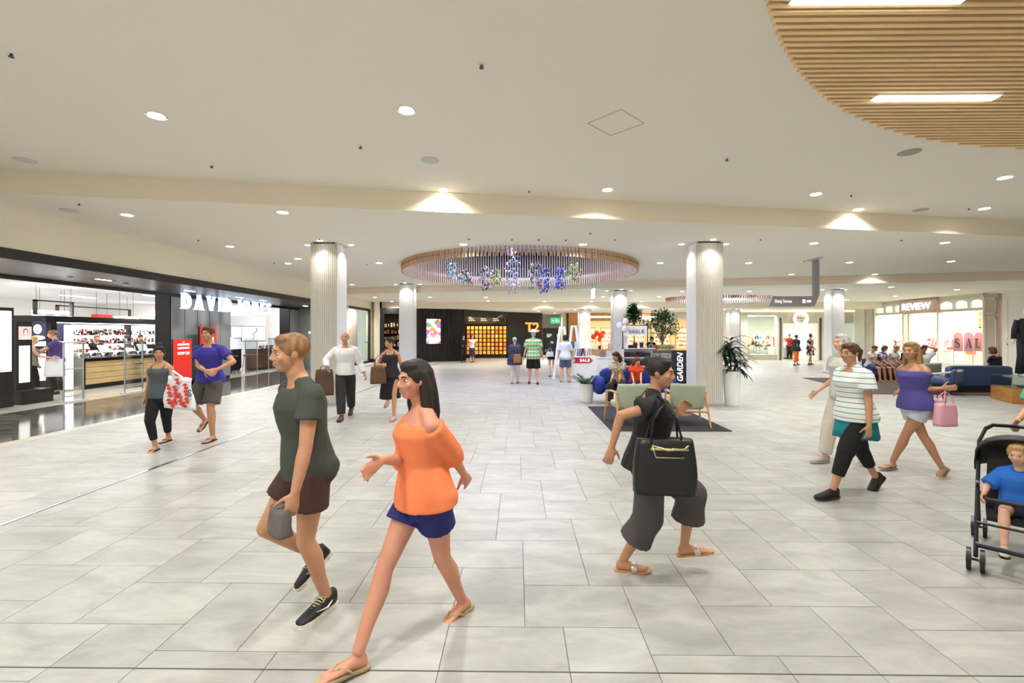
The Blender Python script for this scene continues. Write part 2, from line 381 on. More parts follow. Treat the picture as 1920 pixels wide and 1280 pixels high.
# ---- ring skylights: battens hanging inside round openings
M_ringw = mat('ring_battens', (190,152,104), .5)
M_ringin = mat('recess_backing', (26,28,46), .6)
def ring(name, lab, c, rx, ry, z, n, drop, up, zc_name):
    t = thing(name, lab, 'ceiling feature', (c[0], c[1], z))
    b = MB()
    for i in range(n):
        a = 2*PI*i/n; M = Matrix.Translation((rx*math.cos(a), ry*math.sin(a), 0)) @ Matrix.Rotation(math.atan2(rx*math.sin(a), ry*math.cos(a)), 4, 'Z')
        b.M = M; b.k = 0; b.box(-.045, .012, -.019, .019, -drop, up)
        b.k = 1; b.box(-.047, -.045, -.0195, .0195, -drop, up)
    b.obj('batten_ring', [M_ringw, mat('batten_face_lit', (196,180,176), .5)], t)  # inner faces coloured pale lilac to stand for light from the recess
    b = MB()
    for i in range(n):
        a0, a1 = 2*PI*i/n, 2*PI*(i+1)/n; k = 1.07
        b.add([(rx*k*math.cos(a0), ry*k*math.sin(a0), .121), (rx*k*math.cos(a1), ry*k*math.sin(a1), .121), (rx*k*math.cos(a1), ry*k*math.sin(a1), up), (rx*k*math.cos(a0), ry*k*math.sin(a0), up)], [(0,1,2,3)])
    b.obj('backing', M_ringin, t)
    b = MB(); b.prism(ell(0, 0, rx*1.08, ry*1.08), up, up+.05); b.obj('recess_top', mat('recess_top', (200,200,225), .8), t)
    for zz in (-drop*.5, .05):
        b = MB(); q = 96
        for i in range(q):
            a0, a1 = 2*PI*i/q, 2*PI*(i+1)/q
            A = [(rx*math.cos(x), ry*math.sin(x)) for x in (a0, a1)]; B = [((rx+.02)*math.cos(x), (ry+.02)*math.sin(x)) for x in (a0, a1)]
            b.add([(A[0][0],A[0][1],zz),(B[0][0],B[0][1],zz),(B[1][0],B[1][1],zz),(A[1][0],A[1][1],zz),(A[0][0],A[0][1],zz+.02),(B[0][0],B[0][1],zz+.02),(B[1][0],B[1][1],zz+.02),(A[1][0],A[1][1],zz+.02)],
                  [(0,3,2,1),(4,5,6,7),(0,1,5,4),(2,3,7,6)])
        b.obj('hoop', M_dk, t)
    area('recess_lamp', (0, 0, up-.1), min(rx, ry)*1.3, 450*rx/3.7, c=(.70,.75,1.0), parent=t)
    return t
ring('batten_ring_feature', 'large round recess lined with hanging timber battens over the mall floor', C2, C2[2], C2[2], ZC2, 230, .235, 1.15, '')
ring('batten_ring_feature', 'small distant oval recess of timber battens behind the right ribbed column', C3, C3[2], C3[3], ZC3, 130, .17, .8, '')
# ---- columns
M_colp = mat('column_panel', (222,222,220), .35)
M_colr = mat('column_ribs', (214,208,194), .4)
def column(x0, y0, wd, z, lab, ribbed, name='column'):
    t = thing(name, lab, 'column', (x0+wd/2, y0+wd/2, 0)); h = wd/2
    b = MB(); b.box(-h, h, -h, h, 0, z); b.obj('core', M_colp, t, bevel=.012)
    b = MB()
    n = int((wd-.04)/.042)
    if ribbed:
        for i in range(n):
            x = -h+.02+(i+.5)*(wd-.04)/n
            b.box(x-.012, x+.012, -h-.016, -h+.002, .02, z-.03)
        b.box(-h, -h+.012, -h-.018, -h+.003, 0, z-.01); b.box(h-.012, h, -h-.018, -h+.003, 0, z-.01)
        b.obj('ribbed_cladding', M_colr, t)
    b = MB(); b.box(-h-.012, h+.012, -h-.02, h+.012, 0, .07); b.obj('plinth', M_chrome, t)
    b = MB(); b.box(-h+.05, h-.05, -h-.005, h+.005, z-.03, z-.0); b.obj('shadow_gap', M_dk, t)
    for i, (dx, dy) in enumerate(((0, -h-.22), (-h-.22, 0), (h+.22, 0))):
        l = bpy.data.lights.new('washer', 'SPOT'); l.energy = 70; l.spot_size = 2.0; l.spot_blend = 1; l.shadow_soft_size = .05; l.color = (1,.95,.88)
        lo_ = bpy.data.objects.new('washer', l); COL.objects.link(lo_); lo_.parent = t; lo_.location = (dx, dy, z-.02)
        washer(t.location.x+dx, t.location.y+dy, z)
    return t
_w = []
def washer(x, y, z): _w.append((x, y, z))
cy = 10.68
column(on_y(583, 700, cy).x, cy, .62, ZC2, 'square ribbed column at left, behind the man with dark tee', True)
column(on_y(1305, 700, cy).x, cy, .62, ZC2, 'square ribbed column at right, beside the tall potted plant', True)
column(on_y(748, 700, 19.5).x, 19.5, .62, ZC2, 'smooth pale column left of the round ceiling recess, farther back', False)
column(on_y(1150, 700, 19.5).x, 19.5, .60, ZC3, 'smooth pale column behind the blue sofa and stationery kiosk', False)
column(on_y(1560, 700, 19.2).x, 19.2, .52, ZC3, 'smooth pale column behind the woman in striped top', False)
column(on_y(1086, 700, 28.3).x, 28.3, .70, ZC4, 'farthest pale column beside the white easels', False)
column(on_y(1369, 700, 28.3).x, 28.3, .60, ZC4, 'far pale column behind the tall potted plant', False)
# ---- ceiling fittings
def fitting(make, spots, label, cat, group):
    root, kids = None, None
    for i, p in enumerate(spots):
        if root is None:
            root, kids = make(p); tag(root, label, cat, group)
        else: dup(root, kids, p)
def mk_down(r):
    def f(p):
        t = thing('downlight', None, None, p)
        b = MB(); b.lathe([(r*1.25, -.004), (r*1.25, 0), (r, 0), (r, -.006)], cap=False, n=28); a = b.obj('trim_ring', M_white, t, smooth=True)
        b = MB(); b.lathe([(r, -.003), (r, 0)], n=28); e = b.obj('lens', M_lampw, t)
        l = area('downlight_lamp', (0, 0, -.02), r*2, PWR*(r/.085)**0.8, parent=t, spread=2.4)
        return t, [a, e, l]
    return f
PWR = 34
A = [(293,217),(762,207),(833,359),(1139,356),(1530,364),(1884,333),(1609,393),(1846,391)]
sp = [on_z(x, y, ZC1) for x, y in A]
for (x, y) in ((-2.6,.1),(1.2,-.6),(-5.5,1.2),(-1.8,.9),(2.2,-1.6),(-6.5,-1.5),(-3.0,-2.0),(.2,1.6),(16,3.5),(19,1),(16,-1.5)): sp.append(Vector((x, y, ZC1)))  # invented downlights, all out of view, added to light the near hall
for p in sp: p.y = min(p.y, step1(p.x)-.13)
fitting(mk_down(.085), sp, 'round white recessed downlight in the high cream ceiling nearest the viewer', 'light', 'downlights in the near ceiling')
PWR = 29
B = [(660,533),(238,403),(530,398),(431,462),(540,494),(711,493),(869,458),(1093,458),(1238,493),(1526,456),(1772,455),(1404,493),(1593,492),(1783,490),(1484,514),(1641,514),(1788,514)]
fitting(mk_down(.085), [on_z(x, y, ZC2) for x, y in B]+[Vector((-7,4.5,ZC2)), Vector((-6.3,13,ZC2)), Vector((17,13,ZC2)),Vector((20,11,ZC2))], 'round white recessed downlight in the ceiling around the big batten ring', 'light', 'downlights in the middle ceiling')  # vectors lying out of view are extra downlights added for the lighting
PWR = 50
D = [(703,557),(735,565),(806,557),(911,557),(915,564),(1021,565),(1109,565),(1131,556),(1203,565),(1236,556),(1279,546),(1405,546),(1671,538),(1678,555),(1794,543),(1588,562)]
fitting(mk_down(.085), [p for p in [on_z(x, y, ZC3) for x, y in D] if p.y < Y3-.2 and abs(zceil(p.x, p.y)-ZC3) < .01 and ((p.x-C3[0])/C3[2])**2+((p.y-C3[1])/C3[3])**2 > 1.25], 'round white recessed downlight in the lower ceiling beyond the batten ring', 'light', 'downlights in the far ceiling')
fitting(mk_down(.085), [on_z(x, y, ZC4) for x, y in [(925,571),(1005,579),(1010,583),(1040,587),(1310,578),(1425,573)] if on_z(x, y, ZC4).y > Y3]+[Vector((6.5,29.5,ZC4)), Vector((9.5,28.2,ZC4)), Vector((15.5,28.5,ZC4)), Vector((1,28.2,ZC4))], 'round white recessed downlight in the lowest ceiling by the far shops', 'light', 'downlights by the far shops')
def mk_wash(p):
    t = thing('column_washer_light', None, None, p)
    b = MB(); b.lathe([(.06, -.006), (.06, 0)], n=16); return t, [b.obj('lens', lamp('washer_white', (255,252,246), 10), t)]
fitting(mk_wash, [Vector(p) for p in _w], 'small round washer light in the ceiling tight against a column', 'light', 'washer lights around the columns')
def mk_spr(p):
    t = thing('fire_sprinkler', None, None, p)
    b = MB(); b.lathe([(.045, -.004), (.045, 0)], n=16); a = b.obj('escutcheon', M_white, t)
    b = MB(); b.cyl((0,0,0), (0,0,-.03), .009, n=8); b.cyl((0,0,-.03), (0,0,-.035), .022, n=10); b.cyl((.014,0,-.01), (.014,0,-.033), .003, n=6); b.cyl((-.014,0,-.01), (-.014,0,-.033), .003, n=6)
    c = b.obj('head', mat('sprinkler_metal', (96,92,88), .4, .8), t); return t, [a, c]
S1 = [(21,100),(903,121),(676,274),(397,310),(1363,297),(992,357),(1596,365),(1817,390)]
fitting(mk_spr, [on_z(x, y, ZC1) for x, y in S1], 'tiny sprinkler head on a white disc in the near ceiling', 'sprinkler', 'sprinklers in the near ceiling')
S2 = [(148,381),(372,449),(514,492),(688,495),(879,447),(960,448),(1010,448),(1061,449),(1107,436),(1153,448),(1426,448),(1508,489),(1690,449),(599,447)]
fitting(mk_spr, [on_z(x, y, ZC2) for x, y in S2], 'tiny sprinkler head in the ceiling around the batten ring', 'sprinkler', 'sprinklers in the middle ceiling')
for (px, py, zc, c, lab) in ((47,300,ZC1,(206,202,196),'flat round ceiling speaker grille at far left of the near ceiling'), (806,300,ZC1,(198,198,198),'flat round pale speaker grille in ceiling left of centre'),
        (1705,285,ZC1,(160,154,140),'grey round speaker grille just below the oak battens'), (1726,393,ZC1,(186,174,156),'small grey speaker grille in ceiling at right, farther from the battens'), (130,394,ZC2,(206,202,196),'round speaker grille over the department store fascia')):
    p = on_z(px, py, zc); b = MB(); b.lathe([(.13, -.008), (.125, -.012), (.0, -.012)][:2]+[(.13, 0)][:0], n=32); b = MB(); b.lathe([(.12, -.012), (.132, -.006), (.132, .0)], n=32)
    tag(b.obj('ceiling_speaker', mat('grille_%d' % c[0], c, .7), loc=p), lab, 'speaker')
# access hatch
q = [on_z(x, y, ZC1) for x, y in ((1102,231),(1165,205),(1208,231),(1145,254))]
b = MB(); c = sum(q, Vector())/4
for i in range(4):
    a, d = q[i]-c, q[(i+1)%4]-c; b.tube([a, d], .006, 4)
tag(b.obj('access_hatch', mat('hatch_edge', (180,166,140), .8), loc=c), 'thin outlined square access hatch in the cream ceiling', 'hatch')
# ceiling black dome/sensor
# ================================================================ department store on the left
M_pan = mat('grey_metal_panels', (150,152,152), .45, .1)
M_sof = mat('bronze_soffit', (104,100,94), .35, .5)
b = MB(); b.box(XL-.02, XL+.035, -3, 22.75, 2.95, 3.13); struct('trim_8', b, M_blk)
b = MB(); b.box(XLR, XL-.02, -3, 22.75, 2.95, 3.05); struct('ceiling_recess', b, M_sof)
b = MB(); b.box(XLR-.02, XLR+.02, -3, 22.75, 2.86, 2.95); struct('trim_9', b, M_blk)
# shop shell
b = MB(); b.box(-22.9, XLR, -3, 24.6, 3.3, 3.4); 
struct('ceiling_shop', b, mat('shop_ceiling_white', (236,236,240), .8))
b = MB(); b.box(XLR-.1, XLR, -3, 24.6, 2.95, 3.3); struct('wall_shop_header', b, M_white)
b = MB(); b.box(-23.0, -22.9, -3, 24.6, 0, 3.3); b.box(-22.9, XLR-.4, 24.5, 24.6, 0, 3.3); struct('wall_shop_back', b, mat('shop_wall', (232,230,228), .7))
def slats_pillar(name, y0, y1, lab, n):
    t = thing(name, lab, 'wall panel', (XLR-.25, (y0+y1)/2, 0)); L = (y1-y0); b = MB()
    b.box(-.25, .22, -L/2, L/2, 0, 2.95); b.obj('body', M_blk, t)
    for i in range(n):
        a = -L/2+L*i/n; b = MB(); b.box(.22, .25, a+.012, a+L/n-.012, .12, 2.94); b.box(-.24+.0, .25, a+.012, a+.02, .12, 2.94) if i == 0 else None
        b.obj('panel', M_pan, t, bevel=.003)
    return t
slats_pillar('clad_pier', 14.2, 17.2, 'grey metal clad pier between the two department store openings', 5)
slats_pillar('clad_pier', 21.7, 22.75, 'narrow grey metal clad pier at far end of the department store front', 2)
b = MB(); b.box(XLR+.01, XL-.02, 22.6, 22.74, 0, 2.95); struct('wall_recess_end', b, M_pan)
# small lit name on the recess end wall
m_, wd = text_mb('DAVID JONES', .10, .01, width=.95); o = m_.obj('small_store_name', lamp('sign_white_soft', (240,245,255), 2.5), loc=(XLR+.5, 22.585, 1.70))
tag(o, 'tiny white lit store name on the grey end wall of the recess', 'sign')
# soffit lights
for i, (px, py) in enumerate(((185,519),(350,543),(445,555),(490,561),(570,573))):
    p = on_x(px, py, -9.6); y = min(p.y, 22) ; y = (970-px) and 9.6*855/(970-px)
    t = thing('soffit_light', ['slotted twin spot in the bronze soffit at far left','slotted spot in soffit above the first giant letters','slotted spot in soffit above the middle giant letters','slotted spot in soffit above the last giant letters','slotted spot in soffit beside the ribbed column'][i], 'light', (-9.6, y, 2.95))
    b = MB(); b.box(-.07, .07, -.24, .24, -.006, 0); b.obj('slot', M_blk, t)
    for k in (-1, 0, 1):
        b = MB(); b.lathe([(.045, -.012), (.045, -.004)], (0, k*.15, 0), 14); b.obj('lens', M_lampw, t)
    area('soffit_lamp', (0, 0, -.03), .3, 26, parent=t)
for px, lab in ((122, 'little white smoke detector under the bronze soffit, left one'), (228, 'little white smoke detector under the bronze soffit, right one')):
    y = 9.9*855/(970-px); t = thing('smoke_detector', lab, 'detector', (-9.9, y, 2.95)); b = MB(); b.lathe([(.055, 0), (.055, -.02), (.04, -.05), (.0, -.055)][::-1], n=18); b.obj('housing', M_white, t, smooth=True)
# ---- giant serif letters
def serif(ch, mb, x, h):
    """bold roman capitals from strokes and serifs; returns advance"""
    T, t, s = .20*h, .055*h, .045*h; d0, d1 = -.09, .0
    def bx(a, b_, c, e): mb.box(x+a, x+b_, d0, d1, c, e)
    def bar(a, b_, w1, w2=None):
        w2 = w2 or w1
        mb.M, o = mb.M, mb.M
        poly = [(x+a[0]-w1/2, a[1]), (x+a[0]+w1/2, a[1]), (x+b_[0]+w2/2, b_[1]), (x+b_[0]-w2/2, b_[1])]
        mb.add([(p[0], d0, p[1]) for p in poly]+[(p[0], d1, p[1]) for p in poly], [(0,1,2,3),(7,6,5,4),(0,4,5,1),(1,5,6,2),(2,6,7,3),(3,7,4,0)])
    def arc(cx, cz, ro, ri, a0, a1, sq=(1,1), n=16):
        A = [(x+cx+ro[0]*math.cos(a0+(a1-a0)*i/n), cz+ro[1]*math.sin(a0+(a1-a0)*i/n)) for i in range(n+1)]
        B = [(x+cx+ri[0]*math.cos(a0+(a1-a0)*i/n), cz+ri[1]*math.sin(a0+(a1-a0)*i/n)) for i in range(n+1)]
        for i in range(n):
            q = [A[i], A[i+1], B[i+1], B[i]]
            mb.add([(p[0], d0, p[1]) for p in q]+[(p[0], d1, p[1]) for p in q], [(0,3,2,1),(4,5,6,7),(0,1,5,4),(1,2,6,5),(2,3,7,6),(3,0,4,7)])
    def srf(c, z, w_=None): w_ = w_ or T*1.9; bx(c-w_/2, c+w_/2, z, z+s)
    if ch == 'D':
        bx(.07*h, .07*h+T, 0, h); srf(.07*h+T/2, 0); srf(.07*h+T/2, h-s); bx(.1*h, .38*h, 0, s); bx(.1*h, .38*h, h-s, h)
        arc(.34*h, h/2, (.46*h, h/2), (.25*h, h/2-s), -PI/2, PI/2); return .86*h
    if ch == 'A':
        bar((.13*h, 0), (.42*h, h), t, t); bar((.70*h, 0), (.43*h, h), T*1.1, T); srf(.13*h, 0, .26*h); srf(.70*h, 0, .38*h); bx(.2*h, .62*h, .28*h, .28*h+s); return .93*h
    if ch == 'V':
        bar((.45*h, 0), (.16*h, h), T*.8, T*1.1); bar((.46*h, 0), (.74*h, h), t, t); srf(.16*h, h-s, .38*h); srf(.74*h, h-s, .26*h); return .9*h
    if ch == 'I':
        bx(.1*h, .1*h+T, 0, h); srf(.1*h+T/2, 0); srf(.1*h+T/2, h-s); return .42*h
    if ch == 'J':
        bx(.24*h, .24*h+T, .1*h, h); srf(.24*h+T/2, h-s); arc(.2*h, .14*h, (.24*h, .2*h), (.06*h, .12*h), -PI, 0, n=10); mb.cyl((x+.05*h, d0, .12*h), (x+.05*h, d1, .12*h), .085*h); return .54*h
    if ch == 'O':
        arc(.44*h, h/2, (.42*h, .52*h), (.22*h, .47*h), 0, 2*PI, n=32); return .9*h
    if ch == 'N':
        bx(.12*h, .12*h+t, 0, h); bx(.74*h, .74*h+t, 0, h); bar((.77*h-.02*h, 0), (.18*h, h), T*.8, T*1.1); srf(.14*h, 0, .24*h); srf(.12*h, h-s, .24*h); srf(.76*h, h-s, .24*h); return .94*h
    if ch == 'E':
        bx(.07*h, .07*h+T, 0, h); bx(.02*h, .62*h, 0, s); bx(.02*h, .6*h, h-s, h); bx(.2*h, .5*h, h*.49, h*.49+s); bar((.6*h, 0), (.64*h, .24*h), .06*h, .02*h); bar((.58*h, h), (.61*h, .78*h), .06*h, .02*h); bx(.46*h, .5*h, .4*h, .62*h); return .7*h
    if ch == 'S':
        n = 26; P = []
        for i in range(n+1):
            t_ = i/n
            if t_ < .5: a = math.radians(35+235*t_*2); P.append((.3*h+.22*h*math.cos(a), .74*h+.235*h*math.sin(a), .04+.15*math.sin(PI*t_)))
            else: a = math.radians(90-235*(t_-.5)*2); P.append((.3*h+.24*h*math.cos(a), .26*h+.235*h*math.sin(a), .04+.15*math.sin(PI*t_)))
        for i in range(n):
            (ax, az, aw), (bx_, bz, bw) = P[i], P[i+1]
            dx, dz = bx_-ax, bz-az; L = math.hypot(dx, dz) or 1; nx, nz = -dz/L, dx/L; wa, wb = aw*h/2, bw*h/2
            q = [(ax-nx*wa, az-nz*wa), (ax+nx*wa, az+nz*wa), (bx_+nx*wb, bz+nz*wb), (bx_-nx*wb, bz-nz*wb)]
            mb.add([(x+p[0], d0, p[1]) for p in q]+[(x+p[0], d1, p[1]) for p in q], [(0,1,2,3),(7,6,5,4),(0,4,5,1),(1,5,6,2),(2,6,7,3),(3,7,4,0)])
        bx(.48*h, .52*h, .74*h, h*.98); bx(.06*h, .1*h, .02*h, .26*h); return .62*h
    return .42*h
t = thing('store_name_letters', 'giant glowing white serif letters hung across the department store entrance', 'sign', (-10.25, 13.72, 2.455), PI/2)
x = 0; HH = .48
M_let = lamp('letter_white', (215,232,255), 1.0); M_lets = mat('letter_back_blue', (120,160,190), .4, .2, .6, (150,190,220))
for ch in 'DAVID JONES':
    if ch == ' ': x += .20; continue
    mb = MB(); a = serif(ch, mb, x, HH); o = mb.obj('letter_'+ch.lower(), M_let, t)
    x += a*1.27+.025
b = MB(); b.box(0, x, -.0, .02, HH+.02, HH+.04); b.obj('hanging_rail', M_blk, t)
LETX = x

# ---- shop lighting
def shop_lamp(nm, x, y, z, sx, sy, p, lab, c=(1,.98,.95)):
    t = thing('ceiling_light_panel', lab, 'light', (x, y, z)); b = MB(); b.box(-sx/2, sx/2, -sy/2, sy/2, -.02, 0); b.obj('diffuser', lamp('panel_light', (255,252,248), 5), t)
    area(nm, (0, 0, -.04), sx, p, c=c, shape='RECTANGLE', sy=sy, parent=t); return t
k = 0
for x, nm in ((-12.3, 'front row'), (-15.5, 'second row'), (-19, 'rear row')):
    for i, y in enumerate((1.5, 6, 10.5, 15, 19.5, 23.2)):
        shop_lamp('shop_lamp', x, y, 3.3, .16, 1.5, 48, 'slim bright ceiling light inside the department store, %s, %s from the near end' % (nm, ['first','second','third','fourth','fifth','sixth'][i]))
# ---- cosmetics counters inside
M_cw = mat('pale_oak_front', (226,194,138), .45, var=.08, scale=2, stretch=(6,1,6))
M_prod = ramp_mat('product_mix', [(20,20,22),(240,238,236),(30,28,30),(200,60,60),(230,220,210),(60,50,48),(245,245,245),(190,150,120)], 16, .3)
M_prodl = ramp_mat('product_mix_light', [(245,244,242),(220,214,210),(60,50,48),(250,250,250),(225,200,190),(240,240,240)], 14, .3)
t = thing('makeup_counter', 'long makeup counter with pale oak front and black trim', 'counter', (-13.6, 15.9, 0))
b = MB(); b.box(-.45, .45, -2.3, 2.6, 0, .12); b.box(.40, .46, -2.3, 2.6, .84, .9); b.box(-.45, .47, -2.32, -2.2, 0, .92); b.obj('plinth', M_blk, t)
for j in range(4):
    for i in range(3):
        b = MB(); b.box(.40, .45, -2.2+1.6*i+.006, -2.2+1.6*(i+1)-.006, .13+.178*j+.006, .13+.178*(j+1)-.006); b.obj('drawer_front', M_cw, t)
b = MB(); b.box(-.45, .40, -2.2, 2.6, .12, .84); b.obj('carcass', M_blk, t)
b = MB(); b.box(-.5, .5, -2.34, 2.65, .9, .94); b.obj('worktop', M_blk, t, bevel=.005)
def product_row(cx, y0, y1, z, n, lab, grp, seed, hmax=.3, dark=.4):
    rr = random.Random(seed)
    for i in range(n):
        y = y0+(y1-y0)*(i+.5)/n; h = rr.uniform(.12, hmax); w_ = (y1-y0)/n*.36
        M = Matrix.Rotation(-.5, 4, 'Y')
        b = MB(); b.cbox((0, 0, h/2), (.03, w_*2, h), M=M); b.k = 1
        for r_ in range(3): b.cbox((.03+.03*r_, 0, .05+.05*r_), (.05, w_*1.7, .03), M=M)
        ms = [M_blk, M_prodl] if rr.random() < dark else [mat('acrylic_white', (240,240,240), .2), M_prod]
        o = b.obj('product_tester_stand', ms, loc=(cx+rr.uniform(-.06, .06), y, z)); tag(o, lab, 'display stand', grp)
product_row(-13.45, 13.75, 18.4, .94, 11, 'sloped tester stand of cosmetics on the oak fronted counter', 'tester stands on the oak counter', 3)
product_row(-13.8, 13.75, 18.4, .94, 9, 'tall tester stand at the rear of the oak fronted counter', 'rear tester stands on the oak counter', 4, .42, .3)
# canopy over the counter
t = thing('counter_canopy', 'black square canopy frame over the makeup counter with lit edges', 'canopy', (-14.1, 15.2, 0))
b = MB(); b.box(.9, 1.05, -2.6, 3.0, 2.02, 2.2); b.box(-1.6, 1.05, -2.75, -2.6, 2.02, 2.2); b.box(-1.6, 1.05, 2.9, 3.05, 2.02, 2.2); b.box(-1.6, -1.45, -2.6, 3, 2.02, 2.2); b.obj('header_beam', M_blk, t)
b = MB(); b.box(.87, .9, -2.5, 2.9, 2.0, 2.03); b.obj('led_strip', lamp('led_white', (255,252,250), 8), t)
for y in (-2.6, 2.9):
    b = MB(); b.box(.9, 1.05, y, y+.16, 0, 2.02); b.obj('post', M_blk, t)
m_, wd = text_mb('M\u00b7A\u00b7C', .15, .02, bold=.03, width=.95); m_.M = Matrix(); o = m_.obj('brand_lettering', lamp('sign_white', (250,250,255), 6), t, loc=(1.06, 1.9, 2.04)); o.rotation_euler = (0, 0, PI/2)
area('canopy_lamp', (0, 0, 2.0), 2.2, 60, c=(1,1,1), shape='RECTANGLE', sy=5, parent=t)
# lit white column beside counter
t = thing('light_column', 'slim glowing white column at left end of the makeup counter', 'light', (-13.3, 13.35, 0)); b = MB(); b.box(-.07, .07, -.07, .07, .05, 1.95); b.obj('lightbox', lamp('lightbox_white', (255,253,250), 3), t); b = MB(); b.box(-.09, .09, -.09, .09, 0, .05); b.obj('foot', M_blk, t)
# shelves wall of a glowing gondola
def gondola(loc, rz, W, H, lab, frame=None, back=None, rows=4, seed=1, D=.35, name='display_gondola', prod=None, emit=1.2):
    t = thing(name, lab, 'display shelf', loc, rz); rr = random.Random(seed); frame = frame or M_blk
    b = MB(); b.box(-W/2, W/2, D/2-.03, D/2, 0, H); b.obj('back_panel', back or lamp('gondola_glow', (245,243,240), emit), t)
    b = MB(); b.box(-W/2-.04, -W/2, -D/2, D/2, 0, H); b.obj('side_panel', frame, t); b = MB(); b.box(W/2, W/2+.04, -D/2, D/2, 0, H); b.obj('side_panel', frame, t)
    b = MB(); b.box(-W/2-.04, W/2+.04, -D/2, D/2, H, H+.14); b.obj('header', frame, t)
    b = MB(); b.box(-W/2, W/2, -D/2, D/2-.03, 0, .5); b.obj('base_cabinet', frame, t)
    for r_ in range(rows):
        z = .62+(H-.75)*r_/rows; b = MB(); b.box(-W/2, W/2, -D/2+.04, D/2-.03, z-.015, z); s = b.obj('shelf', mat('shelf_white', (235,235,235), .4), t)
        b = MB(); x = -W/2+.04
        while x < W/2-.08:
            w_ = rr.uniform(.05, .11); h = rr.uniform(.1, min(.26, (H-.75)/rows*.8)); b.box(x, x+w_, -.1, .06, z+.001, z+h); x += w_+rr.uniform(.015, .06)
        b.obj('stock', prod or M_prod, s)['kind'] = 'stuff'
    return t
gondola((-16.6, 17.6, 0), PI/2-.2, 2.6, 2.1, 'bright white shelving of cosmetics behind the makeup counter', rows=4, seed=5, back=lamp('gondola_bright', (245,246,250), 1.6))
gondola((-15.2, 14.6, 0), .15, .9, 2.0, 'lit shelf unit with pink and orange swatches left of the black canopy post', rows=5, seed=6, prod=ramp_mat('swatches', [(240,150,120),(230,90,80),(250,190,170),(245,240,235),(200,80,110),(255,160,80)], 20, .4))
gondola((-18.5, 21.5, 0), .6, 4, 2.1, 'long white shelving at the rear of the department store', rows=4, seed=8)
gondola((-13.4, 20.0, 0), PI/2, 1.6, 1.1, 'low dark shelf unit of small bottles beside the grey pier', rows=2, seed=9)
# brand light box panel (letters y s l interlocked)
t = thing('brand_panel', 'tall black panel with white interlocked letters beside the grey pier', 'sign', (-13.2, 18.2, 0), PI/2)
b = MB(); b.box(-.75, .45, 0, .12, .0, 2.3); b.obj('panel', M_blk, t)
for k, ch in enumerate('YSL'):
    m_, wd = text_mb(ch, .34, .02, bold=.0); m_.obj('letter_'+ch.lower(), lamp('sign_white', (250,250,255), 6), t, loc=(-.35+[0,.03,.06][k], -.02, [1.85,1.58,1.36][k]))
# model poster panel
M_poster = ramp_mat('portrait_poster', [(24,24,48),(40,38,66),(225,215,215),(24,24,48),(30,30,60)], 5, .3, .8)
def face_poster(t, W, H, z0, bg, skin, hair, dep=.02, emit=1.2):
    b = MB(); b.box(-W/2, W/2, -dep, 0, z0, z0+H); b.obj('poster', lamp('poster_%d_%d' % (bg[0], bg[2]), bg, emit), t)
    cz = z0+H*.55; b = MB(); b.k = 0
    b.lathe([(.001, 0), (.001, .001)]); b = MB()
    def disc(cx, cz, rx, rz, d, n=22): b.add([(cx+rx*math.cos(2*PI*i/n), -dep-d, cz+rz*math.sin(2*PI*i/n)) for i in range(n)], [tuple(range(n))])
    disc(0, cz+.02*H, .2*min(W, H), .27*H, .002); b.k = 1; disc(0, cz-.02*H, .15*min(W, H), .23*H, .004); disc(0, z0+.12*H, .26*min(W, H), .11*H, .003); b.k = 2
    disc(-.06*H, cz+.02*H, .035*H, .014*H, .005, 8); disc(.06*H, cz+.02*H, .035*H, .014*H, .005, 8); disc(0, cz-.14*H, .05*H, .016*H, .005, 8)
    b.obj('portrait', [mat('ph_%d' % hair[0], hair, .5), lamp('ps_%d' % skin[0], skin, emit*.8), mat('poster_ink', (40,24,30), .5)], t)
p = on_x(70, 625, -14.2)
t = thing('poster_panel', 'dark framed panel with portrait poster above a white lit band', 'poster', (-14.2, p.y, 0), PI/2-.5)
b = MB(); b.box(-.75, .75, 0, .1, 0, 2.2); b.obj('panel', M_blk, t); face_poster(t, 1.3, .62, 1.5, (34,34,66), (226,214,216), (30,28,44))
b = MB(); b.box(-.66, .66, -.02, 0, 1.33, 1.46); b.obj('light_band', lamp('band_white', (255,255,255), 4), t)
b = MB(); b.box(-.66, .66, -.02, 0, .3, 1.1); b.obj('lower_lightbox', lamp('band_soft', (240,236,230), 1.5), t)
m_, wd = text_mb('\u03a9', .12, .01); m_.obj('emblem', lamp('sign_white', (250,250,255), 6), t, loc=(.1, -.03, 1.15))
# big lightbox far left, dark frame
t = thing('freestanding_lightbox', 'tall glowing floral lightbox in black frame at the left edge', 'sign', (-11.75, 10.25, 0), PI/2)
b = MB(); b.box(-1.2, .25, 0, .25, 0, 2.3); b.obj('frame', M_blk, t, bevel=.01); b = MB(); b.box(-1.12, .19, -.01, .0, .82, 2.22)
b.obj('lit_face', ramp_mat('floral_lightbox', [(255,236,214),(250,214,190),(255,248,240),(238,200,170)], 2.2, .4, 1.0, kind='NOISE'), t)
t = thing('black_display_shelf', 'black framed display with small portrait and white panel left of the blurred shoppers', 'display shelf', (-12.1, 11.05, 0), PI/2)
b = MB(); b.box(-.19, .17, .0, .2, 0, 2.0); b.obj('body', M_blk, t); face_poster(t, .28, .32, 1.55, (200,170,170), (235,205,195), (120,50,60)); b = MB(); b.box(-.13, .11, -.01, 0, .5, 1.4); b.obj('white_panel', lamp('band_soft', (240,236,230), 1.5), t)
b = MB(); b.box(-.35, .35, -.35, 0, 0, .33); b.obj('plinth', M_blk, t)
